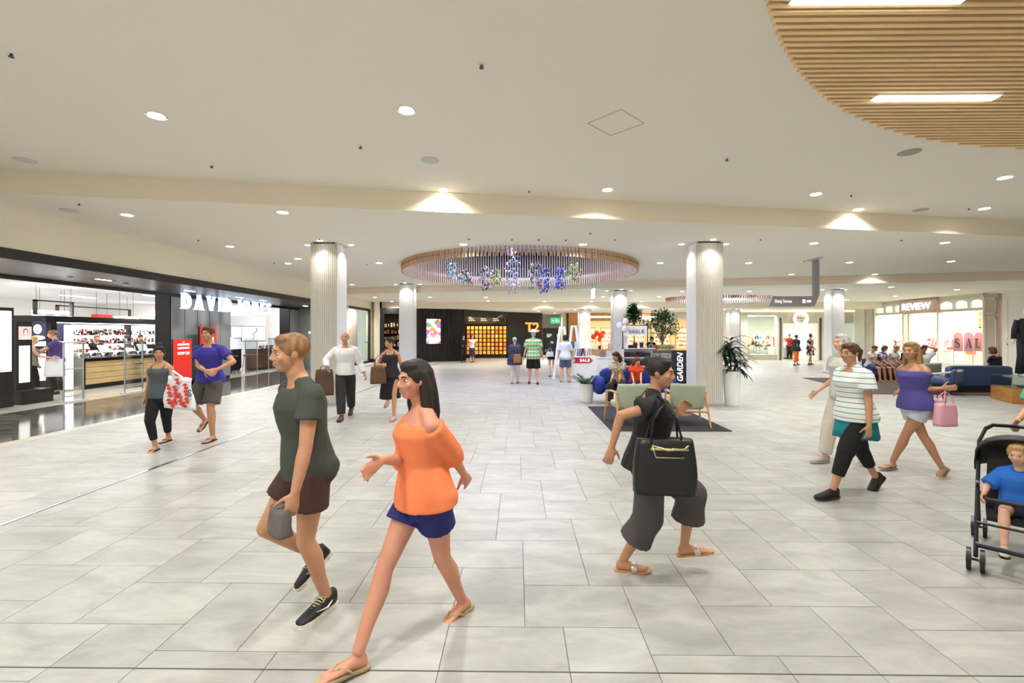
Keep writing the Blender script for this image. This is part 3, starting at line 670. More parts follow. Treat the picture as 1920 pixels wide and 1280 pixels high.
# hanging boxes over the shop floor
for (px0, px1, y0, y1, X, c, e, lab) in ((68,126,584,597,-15.5,(255,255,255),7,'long glowing white box hung over the shop floor'), (221,253,594,602,-15.0,(250,252,255),6,'short glowing white box hung beside the black canopy'),
        (178,203,590,604,-16.5,(222,44,32),.8,'red hanging sign above the makeup counter'), (290,312,583,594,-12.6,(255,255,255),7,'glowing white box beside the grey pier')):
    a, c_ = on_x(px0, y1, X), on_x(px1, y0, X)
    t = thing('hanging_box_sign', lab, 'sign', ((a.x+c_.x)/2, (a.y+c_.y)/2, a.z)); L = c_.y-a.y; H = c_.z-a.z
    b = MB(); b.box(-.15, .15, -L/2, L/2, 0, H); b.obj('box', lamp('box_%d_%d' % (c[1], e), c, e), t)
    for s in (-1, 1): b = MB(); b.cyl((0, s*L*.4, H), (0, s*L*.4, 3.3-a.z), .006, n=6); b.obj('wire', M_blk, t)
# thin black hung frames
for (px0, px1, X, lab) in ((64,136,-15.2,'thin black frame hung from the shop ceiling, left'), (106,244,-17.2,'thin black frame hung from the shop ceiling, right')):
    a, c_ = on_x(px0, 600, X), on_x(px1, 600, X); t = thing('ceiling_gantry', lab, 'frame', (X, (a.y+c_.y)/2, 2.3)); L = (c_.y-a.y)/2
    b = MB(); b.box(-.05, .05, -L, L, .42, .47); b.box(-.05, .05, -L, -L+.06, 0, .47); b.box(-.05, .05, L-.06, L, 0, .47); b.box(-.05,.05,-L,L,0,.03); b.obj('bars', mat('frame_grey', (70,68,66), .5), t)
    for s in (-1, 1): b = MB(); b.cyl((0, s*L*.9, .47), (0, s*L*.9, 1.0), .006, n=6); b.obj('wire', M_blk, t)
def exit_sign(loc, rz, lab, W=.36):
    t = thing('exit_sign', lab, 'sign', loc, rz); b = MB(); b.box(-W/2, W/2, 0, .05, -W*.5, 0); b.obj('casing', M_white, t)
    b = MB(); b.box(-W/2+.02, W/2-.02, -.006, 0, -W*.5+.02, -.02); b.obj('face', lamp('exit_green', (40,170,110), 1.6), t)
    b = MB(); b.box(-.045, .045, -.012, -.006, -W*.36, -W*.16); b.k = 0
    b.box(-W*.36, -W*.2, -.012, -.006, -W*.29, -W*.23); b.ball((W*.26, -.01, -W*.15), (.018, .004, .018)); b.tube([(W*.26, -.009, -W*.2), (W*.24, -.009, -W*.3), (W*.3, -.009, -W*.4)], .009, 6); b.tube([(W*.24, -.009, -W*.3), (W*.17, -.009, -W*.38)], .009, 6); b.tube([(W*.17, -.009, -W*.22), (W*.33, -.009, -W*.24)], .007, 6)
    b.obj('pictogram', lamp('exit_white', (240,255,250), 2.2), t)
    b = MB(); b.cyl((0, .025, 0), (0, .025, .3), .008, n=6); b.obj('hanger', M_white, t); return t
p = on_x(308, 571, -12.0); exit_sign((p.x, p.y, 2.62), PI/2-.4, 'green exit sign inside the department store near the grey pier', .42)
# second opening: white wall display, dark counters
t = thing('wall_display', 'white wall display with framed lit panels seen through second opening', 'display', (-14.6, 22.3, 0), PI/2-.5)
b = MB(); b.box(-2.3, 2.3, 0, .2, 0, 2.6); b.obj('wall_panel', mat('display_white', (226,230,236), .4), t)
for (x0, x1, z0, z1, c, e) in ((-1.9,-1.2,.9,2.05,(160,162,156),0), (-1.15,-.8,1.3,2.05,(40,40,44),0), (-.75,.35,1.55,2.05,(245,248,255),2.5), (.45,.95,1.5,2.05,(238,242,250),2), (1.0,2.2,1.35,2.05,(245,250,255),3)):
    b = MB(); b.box(x0, x1, -.05, 0, z0, z1); b.k = 1; b.box(x0-.03, x1+.03, -.03, .0, z0-.03, z1+.03); b.obj('framed_panel', [lamp('fp_%d' % c[0], c, e) if e else mat('fp_%d' % c[0], c, .3), M_dk], t)
b = MB(); b.tube([(1.5,-.07,1.42),(1.62,-.07,1.5),(1.55,-.07,1.66),(1.75,-.07,1.85),(1.72,-.07,2.0)], .03, 6); b.obj('black_figure', M_blk, t)
for x in (-.45, .35): b = MB(); b.box(x, x+.12, -.12, 0, .9, 1.5); b.obj('mirror_light', lamp('mirror_light', (235,240,255), 7), t)
def low_counter(loc, rz, W, D, H, m, lab, seed, top=None):
    t = thing('cosmetics_counter', lab, 'counter', loc, rz); b = MB(); b.box(-W/2, W/2, -D/2, D/2, .08, H-.04); b.obj('body', m, t, bevel=.005)
    b = MB(); b.box(-W/2+.04, W/2-.04, -D/2+.04, D/2-.04, 0, .08); b.obj('plinth', M_blk, t); b = MB(); b.box(-W/2-.02, W/2+.02, -D/2-.02, D/2+.02, H-.04, H); b.obj('worktop', top or M_blk, t, bevel=.004)
    return t
M_wal = mat('walnut_front', (112,72,52), .4, var=.2, scale=2, stretch=(1,1,8))
low_counter((-12.6, 18.75, 0), PI/2, 1.6, .6, .95, M_blk, 'black counter in second opening, nearer the grey pier', 1)
low_counter((-13.2, 20.6, 0), PI/2, 1.1, .6, .98, M_blk, 'black counter in the middle of second opening', 2)
low_counter((-12.3, 21.9, 0), PI/2, 1.9, .6, .98, M_wal, 'walnut fronted counter at far side of second opening', 3)
product_row(-12.5, 18.1, 19.4, .95, 5, 'white tester stand on the black counter by the pier', 'tester stands in the second opening', 11, .34, .1)
product_row(-12.2, 21.2, 22.6, .98, 5, 'clear tester stand on the walnut counter', 'tester stands on the walnut counter', 12, .3, .1)
for yy in (18.2, 19.1, 20.1):
    t = thing('bar_stool', 'tall black stool at the counter in the second opening, %s' % {18.2:'nearest the pier',19.1:'middle one',20.1:'farthest'}[yy], 'stool', (-12.0, yy, 0)); b = MB(); b.lathe([(.16,.7),(.17,.74),(.15,.76)], n=20); b.obj('seat', M_blk, t)
    for k in range(4): a = PI/4+k*PI/2; b = MB(); b.cyl((.12*math.cos(a), .12*math.sin(a), .7), (.2*math.cos(a), .2*math.sin(a), 0), .011, n=8); b.obj('leg', M_blk, t)
# black tower of product beside pier
gondola((-12.0, 17.75, 0), PI/2, .5, 2.5, 'black tower of small products against the grey pier', rows=6, seed=14, emit=.2)
# security gates
M_acr = glass('acrylic', (240,246,246), .10, .05)
for (y0, y1, lab) in ((11.02,11.52,'clear security gate nearest the viewer in first opening'), (12.75,13.36,'clear security gate beside the oak counter in first opening'), (18.46,19.3,'security gate in second opening, closer to the pier'), (20.2,21.1,'security gate in second opening, closer to the column')):
    t = thing('security_gate', lab, 'security gate', (-11.1, (y0+y1)/2, 0)); L = (y1-y0)/2
    for s in (-1, 1): b = MB(); b.tube([(0, s*L, 0), (0, s*L, 1.48)], .02, 8); b.obj('post', M_chrome, t)
    b = MB(); b.box(-.006, .006, -L+.02, L-.02, .15, 1.47); b.obj('clear_panel', M_acr, t)
    for z in (1.47, .82, .15): b = MB(); b.box(-.012, .012, -L, L, z-.015, z+.015); b.obj('crossbar', M_chrome, t)
    b = MB(); b.box(-.12, .12, -L-.03, L+.03, 0, .03); b.obj('base', mat('gate_base', (190,190,186), .4), t)
# red clearance boards
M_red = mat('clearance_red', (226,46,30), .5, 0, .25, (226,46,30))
def board(x, y0, y1, z0, z1, lab, lines, foot=True):
    t = thing('clearance_board', lab, 'sign', (x, (y0+y1)/2, 0), PI/2); W = y1-y0
    b = MB(); b.box(-W/2, W/2, -.03, .03, z0, z1); b.obj('panel', M_red, t); b = MB(); b.box(-W/2, W/2, .03, .08, z0, z1); b.obj('backing', M_blk, t)
    if z0 < .2: b = MB(); b.box(-W/2-.05, W/2+.05, -.2, .2, 0, .02); b.obj('foot', M_blk, t)
    for s, zz, hh, ww in lines:
        m_, wd = text_mb(s, hh, .004, bold=.02, width=ww); m_.obj('lettering', lamp('sign_text_white', (255,255,255), .8), t, loc=(-ww/2, -.034, zz))
    return t
board(-10.45, 13.75, 14.45, .02, 1.52, 'red clearance board reading NOW ON left of the grey pier', [('THE', 1.42, .03, .07), ('DESIGNERS', 1.33, .06, .5), ('CLEARANCE', 1.22, .06, .5), ('NOW ON', 1.04, .09, .5)])
t = board(-10.55, 15.05, 15.8, .05, 1.93, 'red clearance poster with white price card, behind the man in blue tee', [('THE', 1.8, .03, .07), ('CLEARANCE', 1.7, .06, .5)])
b = MB(); b.box(-.22, .22, -.045, -.03, 1.2, 1.58); b.obj('price_card', M_white, t); m_, wd = text_mb('25%', .1, .004, width=.26, bold=.02); m_.obj('lettering', M_blk, t, loc=(-.13, -.05, 1.36))
board(-10.4, 20.6, 21.6, .05, 1.55, 'red clearance board at the far end, beside ribbed column', [('CLEARANCE', 1.3, .08, .7), ('NOW ON', 1.05, .11, .7)])
# ================================================================ pink shop window
t = thing('pink_shop_window', 'large shop window papered pink inside dark frame beyond left column', 'shop window', (XL-.05, 24.8, 0), PI/2)
b = MB(); b.box(-1.8, 1.8, .0, .1, 3.0, 3.13); b.box(-1.8, -1.68, 0, .1, 0, 3.0); b.box(1.62, 1.8, 0, .1, 0, 3.0); b.box(-1.68, 1.62, 0, .1, 0, .12); b.box(1.0, 1.62, .0, .06, 1.18, 1.22); b.obj('frame', mat('dark_brown_frame', (46,34,32), .4), t)
b = MB(); b.box(-1.8, 1.8, .75, .77, .0, 3.1); b.obj('pink_backing', mat('blush_pink', (228,190,190), .7), t)
b = MB(); b.box(-1.68, 1.62, .04, .05, .12, 3.0); b.obj('glass_pane', glass(), t)
b = MB(); b.prism([(-.62,.7),(-.3,.7),(-.3,.75),(-.62,.75)], 1.3, 1.75); b.ball((-.46,.7,1.95), (.16,.04,.2)); b.obj('red_and_white_figure', ramp_mat('red_white_print', [(220,40,50),(245,240,240),(220,40,50)], 4, .5), t)
area('window_fill', (0, .3, 2.95), 2.8, 70, shape='RECTANGLE', sy=.2, rot=(.5,0,0), parent=t)  # added fill aimed at the backing to brighten the pink
# ================================================================ tea shop (black curved front)
TP = [on_z(712, 680), on_z(785, 678.6), on_z(870, 676.5), on_z(952, 671), on_z(1017, 668.5)]
TP = [(p.x, p.y) for p in TP]; TH = 3.19
def frame_on(p, q):
    a = math.atan2(q[1]-p[1], q[0]-p[0]); return a, math.hypot(q[0]-p[0], q[1]-p[1])
def wall_thing(name, lab, cat, p, q):
    a, L = frame_on(p, q); return thing(name, lab, cat, ((p[0]+q[0])/2, (p[1]+q[1])/2, 0), a), L
M_tblk = mat('tea_shop_black', (16,15,16), .45)
# opening with shelves of tins
t, L = wall_thing('dark_portal', 'dark open shop front at left of the tea shop with black portal', 'shop front', TP[0], TP[1])
b = MB(); b.box(-L/2, L/2, 0, .3, 2.85, TH); b.box(-L/2, -L/2+.25, 0, .3, 0, 2.85); b.box(L/2-.3, L/2, 0, .3, 0, 2.85); b.obj('portal', M_tblk, t)
b = MB(); b.box(-L/2, L/2, 2.6, 2.7, 0, TH); b.box(-L/2, -L/2+.1, .3, 2.6, 0, TH); b.box(-L/2, L/2, .3, 2.7, 2.95, 3.05); b.obj('interior_wall', mat('dark_interior', (34,28,24), .6), t)
area('tin_lamp', (0, 1.0, 2.9), 1.6, 30, c=(1,.72,.4), shape='RECTANGLE', sy=.6, parent=t)
sh, a = TP[0], frame_on(TP[0], TP[1])[0]
tin_root = None; rr = random.Random(5)
M_tins = [mat('tin_%d' % i, c, .35) for i, c in enumerate([(230,170,60),(240,225,200),(190,70,40),(240,120,50),(90,120,60),(250,240,225),(210,140,90),(60,60,64)])]
ts = thing('tin_shelving', 'dark shelving full of warm lit tins left of the smooth column', 'display shelf', t.location+Matrix.Rotation(a, 3, 'Z')@Vector((0, 1.9, 0)), a)
for z in (.5, .9, 1.3, 1.7, 2.1): b = MB(); b.box(-L/2+.3, L/2-.4, -.05, .35, z-.02, z); b.obj('shelf', mat('dark_shelf', (40,30,24), .5), ts)
b = MB(); b.box(-L/2+.26, -L/2+.3, -.05, .35, 0, 2.4); b.box(L/2-.4, L/2-.36, -.05, .35, 0, 2.4); b.obj('upright', mat('warm_upright', (120,86,50), .5), ts)
for z in (.5, .9, 1.3, 1.7, 2.1):
    x = -L/2+.36
    while x < L/2-.5:
        w_ = rr.uniform(.07, .14); h = rr.uniform(.14, .3); b = MB(); b.box(x, x+w_, .02, .2, 0, h); b.k = 1; b.box(x+.01, x+w_-.01, .015, .02, h*.3, h*.7)
        o = b.obj('tea_tin', [rr.choice(M_tins), rr.choice(M_tins)]); 
        o.matrix_world = Matrix.Translation(ts.location+Vector((0, 0, z))) @ Matrix.Rotation(a, 4, 'Z')
        tag(o, 'small tin or packet among those on the dark shelving by the smooth column', 'tin', 'tins on the dark shelving'); x += w_+rr.uniform(.03, .12)
# black ribbed wall with screen
t, L = wall_thing('ribbed_shop_wall', 'curving wall of black vertical ribs between the tea shop openings', 'wall', TP[1], TP[2])
b = MB(); b.box(-L/2, L/2, 0.05, .2, 0, TH); b.obj('core', M_tblk, t)
b = MB(); n = int(L/.13)
for i in range(n): x = -L/2+L*(i+.5)/n; b.box(x-.03, x+.03, -.01, .05, 0, TH)
b.obj('ribs', mat('rib_black', (30,28,30), .35), t)
p, q = TP[1], TP[2]
def along(px):
    # where the sight line at px meets segment p-q
    r = ray(px, 600); d = (q[0]-p[0], q[1]-p[1]); den = r.x*d[1]-r.y*d[0]; s = (p[1]*r.x-p[0]*r.y)/-den if den else 0
    s = (r.y*p[0]-r.x*p[1])/(r.x*d[1]-r.y*d[0]); return Vector((p[0]+d[0]*s, p[1]+d[1]*s, 0)), s
P0, _ = along(799); P1, _ = along(825.5); Wd = (P1-P0).length
ct = (P0+P1)/2; al = frame_on(p, q)[0]
sc = thing('digital_screen', 'bright portrait screen showing flowers on the black ribbed wall', 'screen', ct+Matrix.Rotation(al, 3, 'Z')@Vector((0, -.02, 0)), al)
yy = ct.y; z0 = EYE-(644-625)/855*yy; z1 = EYE+(625-598)/855*yy
b = MB(); b.box(-Wd/2-.04, Wd/2+.04, -.06, 0, z0-.04, z1+.04); b.obj('casing', M_blk, sc)
b = MB(); b.box(-Wd/2, Wd/2, -.07, -.06, z0, z1); b.obj('display', ramp_mat('flower_screen', [(250,250,250),(235,60,60),(245,240,250),(190,70,200),(250,250,250),(240,120,60),(90,130,90),(225,230,250),(250,150,190)], 4.5, .4, 1.9), sc)
# opening with wall of orange boxes
p, q = TP[2], TP[3]; t, L = wall_thing('tea_shop_opening', 'wide black framed opening showing the glowing wall of orange tea boxes', 'shop front', p, q)
b = MB(); b.box(-L/2, L/2, 0, .25, 2.75, TH); b.box(-L/2, -L/2+.08, 0, .25, 0, 2.75); b.obj('portal', M_tblk, t)
bp, _ = along(911); bx0 = on_y(876, 640, 31.8); bx1 = on_y(949, 640, 31.8)
t = thing('tea_box_wall', 'black shelving grid holding rows of orange tea boxes', 'display shelf', ((bx0.x+bx1.x)/2, 31.8, 0)); W = bx1.x-bx0.x+.2
b = MB(); b.box(-W/2-.3, W/2-.1, .12, .2, 0, 3.15); b.box(-W/2-.3, W/2-.1, -.1, .12, 0, .22); b.box(-W/2-.3, W/2-.1, -.1, .12, 2.35, 2.5); b.obj('back_panel', M_tblk, t)
NC, NR = 10, 7; cw = (W-.1)/NC; ch = 2.0/NR
for r_ in range(NR): b = MB(); b.box(-W/2, W/2, -.12, .12, .26+r_*ch-.015, .26+r_*ch); b.obj('shelf', mat('dark_shelf', (40,30,24), .5), t)
for r_ in range(3):
    for k in range(4):
        m_, wd = text_mb(['Black','Green','Herbal and fruit','Chai'][k] if r_ == 0 else ['infusions','by the leaf'][r_-1], .07, .004); m_.obj('menu_line', lamp('menu_white', (255,235,210), 2), t, loc=(-W/2+.2+k*.85, .1, 2.82-.12*r_))
area('tea_lamp', (0, -.9, 2.9), W, 60, c=(1,.66,.3), shape='RECTANGLE', sy=.5, rot=(.5, 0, 0), parent=t)
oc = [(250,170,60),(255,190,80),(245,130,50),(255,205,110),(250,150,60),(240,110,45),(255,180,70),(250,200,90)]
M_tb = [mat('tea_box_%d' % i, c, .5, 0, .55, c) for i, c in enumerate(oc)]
box0 = None
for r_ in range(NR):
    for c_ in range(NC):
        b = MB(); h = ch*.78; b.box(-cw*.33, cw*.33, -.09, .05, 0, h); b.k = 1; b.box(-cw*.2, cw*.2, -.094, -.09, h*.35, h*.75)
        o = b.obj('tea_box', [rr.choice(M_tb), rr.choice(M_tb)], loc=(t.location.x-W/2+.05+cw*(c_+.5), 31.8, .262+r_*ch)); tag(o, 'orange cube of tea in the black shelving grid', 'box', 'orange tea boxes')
# black panel with letters
p, q = TP[3], TP[4]; t, L = wall_thing('black_shop_panel', 'plain black shop wall panel carrying the orange T2 letters', 'wall', p, q)
b = MB(); b.box(-L/2-.0, L/2, 0, .3, 0, TH); b.box(L/2-.1, L/2, .3, 4, 0, TH); b.obj('panel', M_tblk, t, bevel=.004)
P0, _ = along(984.5); P1, _ = along(1010); Wd = (P1-P0).length; al = frame_on(p, q)[0]; yy = (P0.y+P1.y)/2
m_, wd = text_mb('T2', .62, .05, bold=.028, width=Wd); o = m_.obj('orange_sign_letters', lamp('t2_orange', (255,128,60), 2.2), loc=P0+Matrix.Rotation(al, 3, 'Z')@Vector((0, -.05, EYE-(621-604)/855*0+(625-621)/855*yy)))
o.rotation_euler = (0, 0, al); tag(o, 'glowing orange letters T2 on the black wall', 'sign')
b = MB(); b.box(TP[0][0]-.3, TP[0][0]+.0, TP[0][1], TP[0][1]+.4, 0, ZC3); b.box(TP[0][0]-.02, 12, 34.8+6, 41.2, 0, 3.4); struct('wall_back', b, M_wallL)
# diagonal bits of wall beyond the pink window
b = MB(); b.prism([(XL-.3, 27.4), (XL+.1, 26.7), (TP[0][0], TP[0][1]-.02), (TP[0][0], TP[0][1]+.5)], 0, ZC3); struct('wall_corner', b, M_wallL)
b = MB(); b.prism([(XL-.1, 26.62), (TP[0][0], TP[0][1]-.06), (TP[0][0], TP[0][1]+.02), (XL-.1, 26.75)], 0, .22); struct('baseboard_left', b, mat('brown_base', (58,44,40), .5))
# ---- exit corridor
CY = 36.0; x0, x1 = on_y(1012, 640, CY).x, on_y(1066, 640, CY).x
b = MB(); b.box(x0-.6, x1+.5, CY, CY+.2, 0, 3.4); struct('wall_corridor', b, mat('corridor_paint', (188,180,168), .8))
dx0, dx1 = on_y(1020, 640, CY).x, on_y(1058, 640, CY).x
t = thing('double_door', 'dark double door with white notices under the green exit sign', 'door', ((dx0+dx1)/2, CY-.02, 0)); W = dx1-dx0
b = MB(); b.box(-W/2-.08, W/2+.08, -.03, 0.02, 0, 2.12); b.obj('frame', M_blk, t)
for s in (-1, 1):
    b = MB(); b.box(0 if s > 0 else -W/2, W/2 if s > 0 else 0, -.06, -.03, .02, 2.08); d = b.obj('door_leaf', mat('door_dark', (34,32,34), .4), t, bevel=.006)
    b = MB(); b.cyl((s*.12, -.12, .9), (s*.12, -.12, 1.3), .015, n=8); b.obj('handle', M_chrome, d)
    b = MB(); b.box(s*W/4-.2, s*W/4+.2, -.066, -.06, 1.4, 1.68); b.obj('notice', M_white, d)
exit_sign((on_y(1043, 600, CY).x, CY-.08, 2.95), 0, 'green exit sign over the dark corridor door', .95)
# hanging exit sign in front (edge on)
p = on_y(1112, 533, 18.85); t = thing('hanging_exit_sign', 'bluish white exit sign blade hung edge on from the ceiling beyond the big ring', 'sign', (p.x, 18.85, ZC2))
b = MB(); b.box(-.03, .03, -.3, .3, -.70, -.30); b.obj('blade', lamp('blade_sign', (190,235,245), 1.5), t); b = MB(); b.box(-.025, .025, -.16, .16, -.30, -.04); b.obj('bracket', mat('pale_blue', (205,225,235), .4), t); b = MB(); b.cyl((0,0,-.04), (0,0,0), .04, n=12); b.obj('ceiling_mount', M_white, t)
# ---- homeware shop with timber portal
SY = 33.0
M_timb = mat('portal_timber', (206,150,72), .5, var=.15, scale=2, stretch=(4,4,.6))
x0, x1, x2, x3 = [on_y(p, 640, SY).x for p in (1066, 1086, 1243, 1345)]
t = thing('timber_portal', 'golden timber shop portal with a glowing light slot', 'shop front', ((x0+x3)/2, SY, 0)); c = t.location.x
b = MB(); b.box(x0-c, x1-c, 0, .5, 0, 3.17); b.obj('timber_pier', M_timb, t, bevel=.005)
b = MB(); b.box(x1-c, x2-c, 0, .4, 2.62, 3.17); b.obj('timber_fascia', M_timb, t)
b = MB(); b.box(x1-c, x2-c, -.02, 0, 2.84, 2.94); b.obj('light_slot', lamp('slot_white', (255,246,230), 5), t)
b = MB(); b.box(x0-c-.12, x0-c, -.02, .5, 0, 3.17); b.obj('edge_trim', M_dk, t)
b = MB(); b.box(x2-c, x3-c, 0, .4, 2.75, 3.17); b.obj('plain_fascia', M_white, t)
m_, wd = text_mb('adairs', .42, .04, bold=.02); m_.obj('shop_name', lamp('sign_white', (250,250,255), 6), t, loc=(on_y(1183, 600, SY).x-c, -.08, 2.62))
b = MB(); b.box(x0-.3, x3+.5, SY+7, SY+7.1, 0, 3.4); b.box(x0-.4, x0-.1, SY+.5, SY+7, 0, 3.3); b.box(x3+.5, x3+.7, SY, SY+7, 0, 3.3); struct('wall_homeware', b, mat('warm_shop_wall', (255,240,205), .7))
b = MB(); b.box(x0-.1, x3+.5, SY+.4, SY+7, 2.95, 3.05); struct('ceiling_homeware', b, mat('shop_ceiling_white', (236,236,240), .8))
for i in range(4):
    xx = x1+1+(x3-x1-2)*i/3; t = thing('shop_light', ['warm ceiling panel in homeware shop behind the easels','warm ceiling panel in homeware shop behind the kiosk sign','warm ceiling panel in homeware shop behind the leafy tree','warm ceiling panel in homeware shop behind the ribbed column'][i], 'light', (xx, SY+3, 2.93)); b = MB(); b.box(-.6, .6, -.6, .6, -.02, 0); b.obj('diffuser', lamp('panel_warm', (255,240,210), 6), t); area('homeware_lamp', (0,0,-.04), 1.2, 80, c=(1,.86,.6), shape='SQUARE', parent=t)
x = x1+.4; i = 0
while x < x3-.6:
    gondola((x+.9, SY+5.6, 0), 0, 1.6, 2.1, ['bright homeware shelving behind the far column','homeware shelving behind the kikki sign','homeware shelving behind the small tree','homeware shelving behind the leafy tree','homeware shelving hidden mostly by the ribbed column','homeware shelving at right end'][min(i,5)], frame=mat('honey_wood', (222,180,110), .5), seed=20+i, back=lamp('honey_glow', (255,238,200), .9), prod=ramp_mat('homeware', [(240,90,60),(250,240,225),(250,210,150),(230,120,90),(245,245,240),(160,180,140)], 9, .5)); x += 2.1; i += 1
# red balloons and table display at entrance
for (px, py, r_) in ((1119,629,.17),(1127,634,.2),(1113,636,.18),(1131,628,.15),(1124,640,.14)):
    p = on_y(px, py, 31.5); b = MB(); b.ball((0,0,r_), (r_, r_, r_*1.1), 14, 10); b.cyl((0,0,0), (0,0,-.05), .01, .03, 6); b.cyl((0,0,-.05), (0,0,.62-p.z+.0), .004, n=4)
    tag(b.obj('red_balloon', mat('balloon_red', (240,70,40), .3), smooth=True, loc=p), 'shiny red balloon in the cluster behind the white easels', 'balloon', 'red balloons')
low_counter((on_y(1131, 650, 31.3).x, 31.3, 0), 0, 1.6, .6, .62, mat('rustic_wood', (170,140,104), .6), 'low timber table of gifts behind the far column', 5, mat('rustic_wood', (170,140,104), .6))
for k, (dx, w_, h, c) in enumerate(((-.6,.2,.35,(230,235,235)),(-.25,.16,.25,(60,50,50)),(.05,.22,.3,(245,240,230)),(.45,.2,.42,(200,150,150)))):
    b = MB(); b.box(-w_/2, w_/2, -.1, .1, 0, h); tag(b.obj('gift_box', mat('gift_%d' % c[0], c, .5), loc=(on_y(1131, 650, 31.3).x+dx, 31.3, .62), bevel=.01), ['pale blue gift box at left on timber table','small dark gift box on timber table','cream gift box mid timber table','pink gift box at right on timber table'][k], 'box', None)
# ================================================================ lingerie/fashion shop with round sign
FY = 29.3; M_cream = mat('cream_shopfront', (206,198,180), .5); M_cream2 = mat('cream_light', (228,222,208), .5)
fx = lambda px: on_y(px, 640, FY).x
t = thing('cream_shop_front', 'cream panelled shop front with windows, doorway and round sign', 'shop front', ((fx(1400)+fx(1613))/2, FY, 0)); c = t.location.x
b = MB(); b.box(fx(1388)-c, XR-c, 0, .3, 2.86, 3.19); b.box(fx(1458)-c, XR-c, 0, .25, 2.35, 2.86) ; b.obj('fascia', M_cream, t)
for a, d in ((1388,1401),(1457,1468),(1533,1545),(1573,1584),(1608,1618)):
    b = MB(); b.box(fx(a)-c, fx(d)-c, -.05, .3, 0, 2.86); b.obj('pilaster', M_cream2, t, bevel=.01)
for px in (1462, 1537): b = MB(); b.box(fx(px)-c-.05, fx(px)-c+.07, -.1, -.04, 0, 2.7); b.obj('door_post', mat('grey_brown_post', (96,88,78), .5), t)
for a, d in ((1401,1457),(1545,1573),(1584,1608)):
    b = MB(); b.box(fx(a)-c, fx(d)-c, -.02, .3, 0, .34); b.obj('stall_riser', mat('riser', (186,176,152), .5), t)
    b = MB(); b.box(fx(a)-c, fx(d)-c, .02, .03, .34, 2.86); b.obj('glass_pane', glass(), t)
b = MB(); b.box(fx(1388)-c, XR-c, -.1, 0, 3.08, 3.19); b.obj('cornice', lamp('cornice_glow', (255,238,200), .9), t)
p = on_y(1498, 597.5, FY-.01); s = thing('round_sign', 'round white shop sign with glowing ring above the doorway', 'sign', p)
b = MB(); b.M = Matrix.Rotation(PI/2, 4, 'X'); b.lathe([(.46, 0), (.46, .2)], n=36); b.obj('disc', mat('sign_disc', (240,238,232), .4), s)
b = MB()
for i in range(36):
    a0, a1 = 2*PI*i/36, 2*PI*(i+1)/36
    b.tube([(.43*math.cos(a0), -.22, .43*math.sin(a0)), (.43*math.cos(a1), -.22, .43*math.sin(a1))], .045, 6)
b.obj('ring_light', lamp('ring_white', (255,250,235), 5), s)
m_, wd = text_mb('forever', .13, .006, shear=.3, width=.5); m_.obj('script_name', mat('script_grey', (90,80,76), .5), s, loc=(-.25, -.21, .0)); m_, wd = text_mb('new', .09, .006, width=.2); m_.obj('small_text', mat('script_grey', (90,80,76), .5), s, loc=(-.05, -.21, -.16))
b = MB(); b.box(fx(1388)-.3, XR+4.3, FY+5, FY+5.1, 0, 3.3); b.box(fx(1388)-.3, fx(1388)-.1, FY, FY+5, 0, 3.3); struct('wall_fashion', b, mat('bright_shop_wall', (250,246,238), .7))
b = MB(); b.box(fx(1388)-.1, XR+.3, FY+.3, FY+5, 2.92, 3.0); struct('ceiling_fashion', b, mat('shop_ceiling_white', (236,236,240), .8))
for i in range(3):
    t = thing('shop_light', ['bright ceiling panel behind the left cream window','bright ceiling panel behind the round sign','bright ceiling panel behind the smooth column at right'][i], 'light', (fx(1430)+3*i, FY+2, 2.9)); b = MB(); b.box(-.8, .8, -.5, .5, -.02, 0); b.obj('diffuser', lamp('panel_light', (255,252,248), 5), t); area('fashion_lamp', (0,0,-.04), 1.6, 90, c=(1,.93,.82), shape='RECTANGLE', sy=1, parent=t)
# ---- dress forms and racks
def dress_form(loc, rz, m, lab, H=1.7, group=None, sleeves=False, base=.0, skirt=.26, name='dressed_mannequin', skin=None, head=True):
    t = thing(name, lab, 'mannequin', loc, rz, group); s = H/1.7; sk = skin or mat('mannequin_white', (236,232,226), .35)
    def el(z, rx, ry, y=0): return [(rx*s*math.cos(2*PI*i/16), y+ry*s*math.sin(2*PI*i/16), z*s) for i in range(16)]
    b = MB(); b.loft([el(.05,.035,.03,.02), el(.45,.05,.05), el(.85,.12,.1), el(1.0,.15,.12), el(1.15,.12,.09), el(1.33,.17,.11), el(1.42,.16,.08), el(1.47,.05,.05), el(1.53,.045,.045)])
    if head: b.ball((0, 0, 1.62*s), (.075*s, .09*s, .11*s)); 
    for k in (-1, 1): b.tube([(k*.17*s, 0, 1.4*s), (k*.23*s, .03, 1.12*s), (k*.22*s, -.08, .88*s)], [.04*s, .033*s, .022*s], 8)
    b.obj('figure', sk, t, smooth=True)
    b = MB(); b.loft([el(.62,skirt,skirt*.8), el(.8,skirt*.85,.17), el(1.0,.165,.135), el(1.15,.13,.1), el(1.33,.18,.12), el(1.43,.12,.09)])
    if sleeves:
        for k in (-1, 1): b.tube([(k*.15*s, 0, 1.41*s), (k*.235*s, .03, 1.16*s)], [.06*s, .055*s], 10)
    b.obj('garment', m, t, smooth=True); b = MB(); b.lathe([(.16,0),(.16,.015),(.02,.03),(.012,.06)], n=20); b.obj('stand', M_chrome, t)
    return t
prints = [[(250,248,240),(220,60,60),(245,240,230)], [(240,225,90),(250,248,240),(230,200,60)], [(40,40,46),(240,236,230),(200,60,70)], [(120,150,180),(250,248,244),(220,220,230)], [(190,70,60),(240,220,200),(250,240,230)]]
PM = [ramp_mat('floral_print_%d' % i, c, 9, .7) for i, c in enumerate(prints)]
